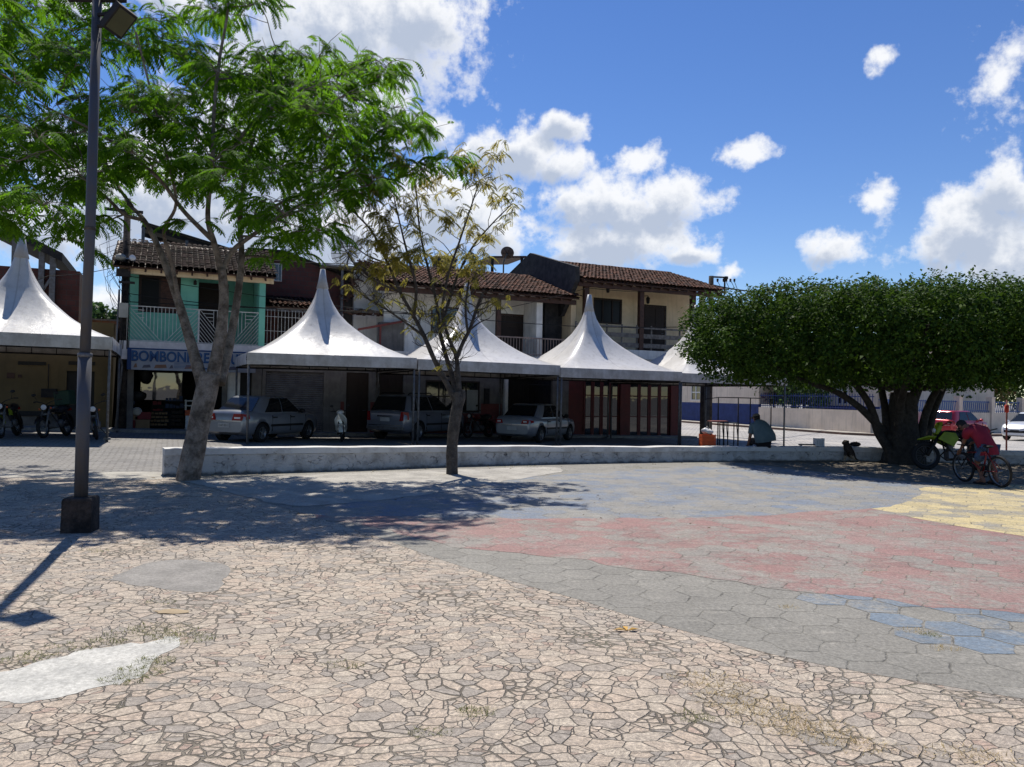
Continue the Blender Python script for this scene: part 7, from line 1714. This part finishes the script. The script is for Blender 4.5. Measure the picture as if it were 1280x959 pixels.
limb(wood, [P(485, 330, -.6), P(460, 320, -.5), P(440, 308, -.4), P(420, 312, -.3)], .02, .006, 5); limb(wood, [P(500, 365, -.5), P(470, 352, -.6), P(450, 340, -.7), P(425, 300, -.7), P(418, 270, -.7)], .022, .006, 5)
rnd = random.Random(17)
allp = [(p, r) for C, R_ in limbs for p, r in list(zip(C, R_))[6:]]
poly2 = [(420, 320), (430, 240), (470, 215), (520, 205), (560, 190), (605, 215), (640, 228), (655, 262), (628, 300), (590, 340), (540, 330), (500, 360), (470, 380), (440, 360)]
def wig(b, p, d, L, r, depth, out):
    P_ = [p]; q = p.copy()
    for k in range(4):
        d = (d + Vector((rnd.uniform(-.4, .4), rnd.uniform(-.4, .4), rnd.uniform(-.2, .35)))).normalized(); q = q + d * L / 4; P_.append(q.copy())
        if depth > 0 and rnd.random() < .65: wig(b, q, (d + Vector((rnd.uniform(-1, 1), rnd.uniform(-1, 1), rnd.uniform(-.3, .6)))).normalized(), L * .62, r * .6, depth - 1, out)
    b.tube(P_, [r, r * .85, r * .7, r * .55, r * .3], 4, caps=False); out.append((q, d))
def topx(q):
    v = q - V(0, 0, CH); f = v.y * math.cos(PITCH) + v.z * math.sin(PITCH); xr = v.x / f; yr = (-v.y * math.sin(PITCH) + v.z * math.cos(PITCH)) / f
    return 640 + 960 * (xr * math.cos(ROLL) + yr * math.sin(ROLL)), 479.5 - 960 * (-xr * math.sin(ROLL) + yr * math.cos(ROLL))
lf = MB(); tips = []
for p, r in rnd.sample(allp, 150):
    if topx(p)[0] > 632: continue
    side = Vector((rnd.uniform(-1, 1), rnd.uniform(-1, 1), rnd.uniform(0, .9))).normalized()
    wig(wood, p, side, rnd.uniform(.35, .75), min(.012, r * .6), 2, tips)
for q, d in tips:
    x, y = topx(q); den = 1.6 if (y < 335 and x > 465) else .12
    if x < 460: den = .2 if y < 300 else .08
    if rnd.random() < den * (.5 + 1.3 * max(0, mnoise.noise(q * 1.5) + .3)):
        for j in range(rnd.choice((2, 3, 4))):
            a = rnd.uniform(0, 6.28); frond(lf, q - d * rnd.uniform(0, .12), Vector((math.cos(a), math.sin(a), rnd.uniform(-.2, .4))), rnd.uniform(.14, .25), rnd, 6, .28, .4, 1.2)
wood.build('trunk', MT['bark_dark'], t2); lf.build('crown', MT['leaf_yellowing'], t2, fix=False)

# clipped round tree on the right
Yt = 20.4; fb = G(1130, 580); fb.y += .1; limbs = []
t3 = empty('clipped_tree', V(fb.x, fb.y, 0), 'wide flat topped clipped evergreen tree with a thick dark trunk at the right', 'tree')
wood = MB(); rnd = random.Random(4)
stems = [(1112, 1098, 1060, 985, -.5), (1120, 1110, 1095, 1050, .9), (1128, 1128, 1118, 1105, -.9), (1136, 1140, 1145, 1150, .7), (1146, 1152, 1185, 1250, -.3), (1150, 1160, 1195, 1290, 1.3), (1118, 1122, 1135, 1160, -1.6), (1130, 1135, 1160, 1215, 2.0)]
for i, (a, c, e, g_, dy) in enumerate(stems):
    st_ = V(AT(a, 580, Yt).x, fb.y + rnd.uniform(-.22, .22), -.1)
    limb(wood, [st_, V(st_.x, st_.y, .25), AT(c, 540, Yt + dy * .1), AT(c + (e - c) * .3, 505, Yt + dy * .35), AT(e, 472 - (i % 3) * 4, Yt + dy), AT(e + (g_ - e) * .6, 440, Yt + dy * 1.7), AT(g_, 405, Yt + dy * 2.2)], .21 if i in (2, 3) else .17, .04, 10)
limb(wood, [V(fb.x, fb.y, -.1), V(fb.x, fb.y, .3), V(fb.x + .02, fb.y, 1.0), V(fb.x, fb.y, 1.9)], .56, .3, 16)
limb(wood, [AT(1105, 540, Yt), AT(1075, 510, Yt - .2), AT(1045, 490, Yt - .4), AT(1010, 478, Yt - .8), AT(960, 455, Yt - 1)], .12, .04, 9)
for k in range(22):
    a = rnd.uniform(0, 6.28); rr = rnd.uniform(1.5, 4.6); c0 = V(fb.x + .1, fb.y, 1.9); c1 = V(fb.x + math.cos(a) * rr, fb.y + .2 + math.sin(a) * rr * .8, rnd.uniform(2.7, 3.6)); twig(wood, c0 + V(math.cos(a) * .4, math.sin(a) * .4, .1), c1, .08, .02, rnd, .1)
wood.build('trunk', MT['bark_ficus'], t3)
cc = V(AT(1132, 420, Yt).x + .0, Yt + .25, 0); RXf, RYf = 5.55, 4.05; Z0, Z1 = 2.2, 4.5
def shell(az, el):      # direction -> point on the lumpy clipped outline
    cx, sx, ce, se = math.cos(az), math.sin(az), math.cos(el), math.sin(el)
    p = 5.5; q = (abs(ce) ** p + abs(se) ** p) ** (1 / p); ce, se = ce / q, se / q
    n = 1 + .07 * mnoise.noise((cx * ce * 2.1, sx * ce * 2.1, se * 2.1)) + .085 * mnoise.noise((cx * ce * 6, sx * ce * 6, se * 5)) + .02 * mnoise.noise((cx * ce * 14, sx * ce * 14, se * 10))
    zc = (Z0 + Z1) / 2; zh = (Z1 - Z0) / 2
    z = zc + se * zh * (1 + .12 * mnoise.noise((cx * 3, sx * 3, 5)))
    under = .0
    return V(cc.x + cx * ce * RXf * n, cc.y + sx * ce * RYf * n, z - .15 * (cx * .5 + .0) * -1 * .5)
lf = MB(); rnd = random.Random(31)
mid = V(cc.x, cc.y, (Z0 + Z1) / 2)
ncl = 0
while ncl < 1750:
    az = rnd.uniform(0, 6.283); el = math.asin(rnd.uniform(-1, 1))
    if math.sin(az) > .25 and rnd.random() < .55: continue      # fewer on the far side
    p = shell(az, el); c = mid + (p - mid) * rnd.uniform(.88, 1.0); ncl += 1
    nrm = (p - mid); nrm = V(nrm.x / RXf, nrm.y / RYf, nrm.z / 1.4).normalized(); cr = rnd.uniform(.16, .36)
    shoot = rnd.random() < .05
    for k in range(int(52 * (cr / .26) ** 1.6)):
        o = V(rnd.gauss(0, 1), rnd.gauss(0, 1), rnd.gauss(0, 1)).normalized() * cr * rnd.uniform(.45, 1.0)
        if o.dot(nrm) < -.4 * cr: continue
        if shoot and rnd.random() < .12: o = o + nrm * rnd.uniform(.05, .22) + V(0, 0, .06)
        q = c + o; on = (o.normalized() + nrm * .5 + V(0, 0, .25)).normalized()
        d = (V(rnd.uniform(-1, 1), rnd.uniform(-1, 1), rnd.uniform(-1, .3)) + on * .45).normalized(); s = d.cross((on + V(rnd.uniform(-.6, .6), rnd.uniform(-.6, .6), rnd.uniform(-.3, .6))).normalized())
        if s.length < .1: continue
        s.normalize(); L = rnd.uniform(.07, .125); w = L * .28; up_ = s.cross(d) * L * .08
        lf.add([q, q + d * L * .5 + s * w + up_, q + d * L, q + d * L * .5 - s * w + up_], [(0, 1, 2, 3)])
for k in range(9000):
    az = rnd.uniform(0, 6.283); p = shell(az, math.asin(rnd.uniform(-1, 1))); mid = V(cc.x, cc.y, (Z0 + Z1) / 2); q = mid + (p - mid) * rnd.uniform(.62, .86)
    d = V(rnd.uniform(-1, 1), rnd.uniform(-1, 1), rnd.uniform(-1, .6)).normalized(); s = d.orthogonal().normalized(); s = s * math.cos(k) + d.cross(s) * math.sin(k); L = rnd.uniform(.2, .34)
    lf.add([q, q + d * L * .5 + s * L * .36, q + d * L, q + d * L * .5 - s * L * .36], [(0, 1, 2, 3)])
lf.build('crown', MT['leaf_ficus'], t3, fix=False)

# trees behind the walls
def bush(name, c, rad, n, m, label, group, trunk_z=0, L=(.1, .2), bark='bark_dark', seed=1):
    rnd = random.Random(seed); o = empty(name, V(c.x, c.y, trunk_z), label, 'tree', group); b = MB()
    twig(b, V(c.x, c.y, trunk_z - .1), V(c.x, c.y, c.z), .12, .05, rnd, .05)
    for k in range(9): twig(b, V(c.x, c.y, c.z - rad[2] * .6), c + V(rnd.uniform(-.8, .8) * rad[0], rnd.uniform(-.8, .8) * rad[1], rnd.uniform(-.3, .8) * rad[2]), .04, .01, rnd)
    b.build('trunk', MT[bark], o); b = MB(); k = 0
    while k < n:
        v = V(rnd.uniform(-1, 1), rnd.uniform(-1, 1), rnd.uniform(-1, 1))
        if v.length > 1: continue
        q = c + V(v.x * rad[0], v.y * rad[1], v.z * rad[2])
        if mnoise.noise(q * (1.2 / max(.6, rad[0] * .4))) < -.08 + .25 * (v.length - .6): continue
        d = V(rnd.uniform(-1, 1), rnd.uniform(-1, 1), rnd.uniform(-.9, .5)).normalized(); s = d.orthogonal().normalized(); s = (s * math.cos(k) + d.cross(s) * math.sin(k)); l = rnd.uniform(*L)
        b.add([q, q + d * l * .5 + s * l * .3, q + d * l, q + d * l * .5 - s * l * .3], [(0, 1, 2, 3)]); k += 1
    b.build('crown', MT[m], o, fix=False)
fg = 'trees showing behind the houses and walls'
bush('background_tree', AT(128, 400, 46), (2.2, 1.6, 1.0), 2200, 'leaf_far', 'rounded dark green tree top above the low orange brick wall', fg, 0, (.2, .4), seed=2)
bush('background_tree', AT(968, 482, 53.2) , (1.4, 1.2, 1.3), 1500, 'leaf_bougain', 'yellowish flowering bush behind the railing near the stall frame', fg, -.2, (.15, .3), seed=3)
bush('background_tree', AT(1005, 485, 50.6), (2.0, 1.4, 1.8), 2600, 'leaf_far', 'dark green tree behind the railing above the seated man', fg, -.2, (.15, .3), seed=4)
q = AT(1170, 478, 52); bush('background_tree', q, (3.0, 2, 2.2), 3200, 'leaf_far', 'dark leafy tree behind the wall between the trunk and the red car', fg, -.2, (.18, .34), seed=5)
q = AT(1225, 482, 53); bush('background_tree', q, (2.6, 1.8, 1.7), 3000, 'leaf_bougain', 'bougainvillea with pink flowers above the blue railing behind the red car', fg, -.2, (.18, .34), seed=6)
q = AT(1290, 476, 54); bush('background_tree', q, (3.2, 2, 2.3), 3200, 'leaf_far', 'dense green tree behind the white car at the right edge', fg, -.2, (.18, .34), seed=7)

# ------------------------------------------------------------------ weeds and litter on the paving
def blades(b, c, r, n, h, rnd, el=1.0):
    for k in range(n):
        a = rnd.uniform(0, 6.28); q = r * math.sqrt(rnd.random()); p = V(c.x + math.cos(a) * q * el, c.y + math.sin(a) * q, .004)
        d = V(rnd.uniform(-1, 1), rnd.uniform(-1, 1), rnd.uniform(.15, .7)).normalized(); l = h * rnd.uniform(.4, 1); s = V(math.cos(a + 1), math.sin(a + 1), 0) * l * .09
        b.add([p - s, p + s, p + d * l], [(0, 1, 2)])
rnd = random.Random(14); b = MB(); k = 0
while k < 900:
    if k < 620: p = V(fb.x + rnd.gauss(.8, 3.2), rnd.uniform(14.6, 20.5), .0095)
    elif k < 800: p = V(*wb[int(rnd.random() * (len(wb) - 14))], .0095) - V(0, abs(rnd.gauss(0, .35)) + .06, 0)
    else: p = V(rnd.uniform(-9, 4), rnd.uniform(8, 14), .0095)
    if p.y > 20.0 or (p.x < -6 and p.y > 14): continue
    a = rnd.uniform(0, 6.28); l = rnd.uniform(.025, .06); d = V(math.cos(a), math.sin(a), 0); s = V(-d.y, d.x, 0) * .35
    b.add([p, p + (d + s) * l * .5 + V(0, 0, rnd.uniform(.002, .012)), p + d * l, p + (d - s) * l * .5 + V(0, 0, rnd.uniform(.002, .012))], [(0, 1, 2, 3)]); k += 1
leafmat('leaf_fallen', (.2, .13, .05), (.1, .07, .03), (.3, .22, .09), .1); struct(b.build('fallen_leaves', MT['leaf_fallen'], fix=False), 'stuff')
rnd = random.Random(8); b = MB()
for (x, y, r, n) in sc2([(280, 310, .1, 60)], 2.4025, 0, 560) if False else [(280 / 2.4025, 560 + 310 / 2.4025, .1, 50), (430 / 2.4025, 560 + 560 / 2.4025, .16, 120), (490 / 2.4025, 560 + 545 / 2.4025, .15, 110), (545 / 2.4025, 560 + 575 / 2.4025, .12, 90), (590 / 2.4025, 560 + 570 / 2.4025, .1, 60), (470 / 2.4025, 560 + 640 / 2.4025, .08, 90), (420 / 2.4025, 560 + 672 / 2.4025, .1, 120), (370 / 2.4025, 560 + 698 / 2.4025, .09, 90), (325 / 2.4025, 560 + 583 / 2.4025, .08, 60), (210 / 2.4025, 560 + 600 / 2.4025, .1, 70), (120 / 2.4025, 560 + 625 / 2.4025, .08, 60), (60 / 2.4025, 560 + 640 / 2.4025, .08, 50), (480 / 2.4025, 560 + 465 / 2.4025, .08, 40), (596, 891, .07, 90), (400 + 70 / 2.404, 560 + 655 / 2.404, .08, 60), (400 + 330 / 2.404, 560 + 860 / 2.404, .07, 50), (870, 897, .08, 70), (400 + 545 / 2.404, 583, .25, 90), (400 + 630 / 2.404, 583, .2, 70), (800, 585, .3, 120), (690, 588, .25, 60), (1165, 795, .05, 40)]:
    blades(b, G(x, y), r, n * 2, .034, rnd, 1.6)
struct(b.build('weeds', MT['grass_green'], fix=False), 'stuff')
b = MB()
for (x, y, r, n) in [(885, 850, .16, 160), (900, 862, .13, 130), (920, 876, .16, 190), (945, 885, .16, 190), (975, 900, .17, 230), (1005, 910, .16, 190), (1030, 922, .14, 150), (1080, 935, .12, 90), (1190, 943, .12, 80), (1250, 950, .12, 80), (568, 594, .22, 160), (1145, 790, .08, 60), (1180, 812, .07, 50), (1090, 715, .1, 40), (985, 760, .06, 30)]:
    blades(b, G(x, y), r * .75, int(n * 1.5), .035, rnd, 2.2)
struct(b.build('dry_grass', MT['grass_dry'], fix=False), 'stuff')
mk('leaf_orange', (.5, .3, .07), .6); mk('scrap_tan', (.36, .28, .18), .9)
q = G(784, 790); b = MB()
for k in range(3):
    a = .4 + k * 1.3; d = V(math.cos(a), math.sin(a), 0); s = V(-d.y, d.x, 0); b.add([q + V(0, 0, .01), q + d * .05 + s * .02 + V(0, 0, .022), q + d * .1 + V(0, 0, .01), q + d * .05 - s * .02 + V(0, 0, .022)], [(0, 1, 2, 3)])
b.top('fallen_leaf', MT['leaf_orange'], q + V(0, 0, .005), 'curled orange dry leaf lying alone on the stone paving', 'leaf', None, fix=False)
q = G(215, 765.5); b = MB(); n = 14
b.add([(q.x + math.cos(k * .449) * (.12 + .03 * math.sin(k * 3)), q.y + math.sin(k * .449) * .06, .007 + .003 * math.sin(k * 2)) for k in range(n)] , [range(n)])
b.top('cardboard_scrap', MT['scrap_tan'], V(q.x, q.y, .012), 'flat tan scrap of cardboard on the stone paving near the weeds', 'scrap', None, fix=False)
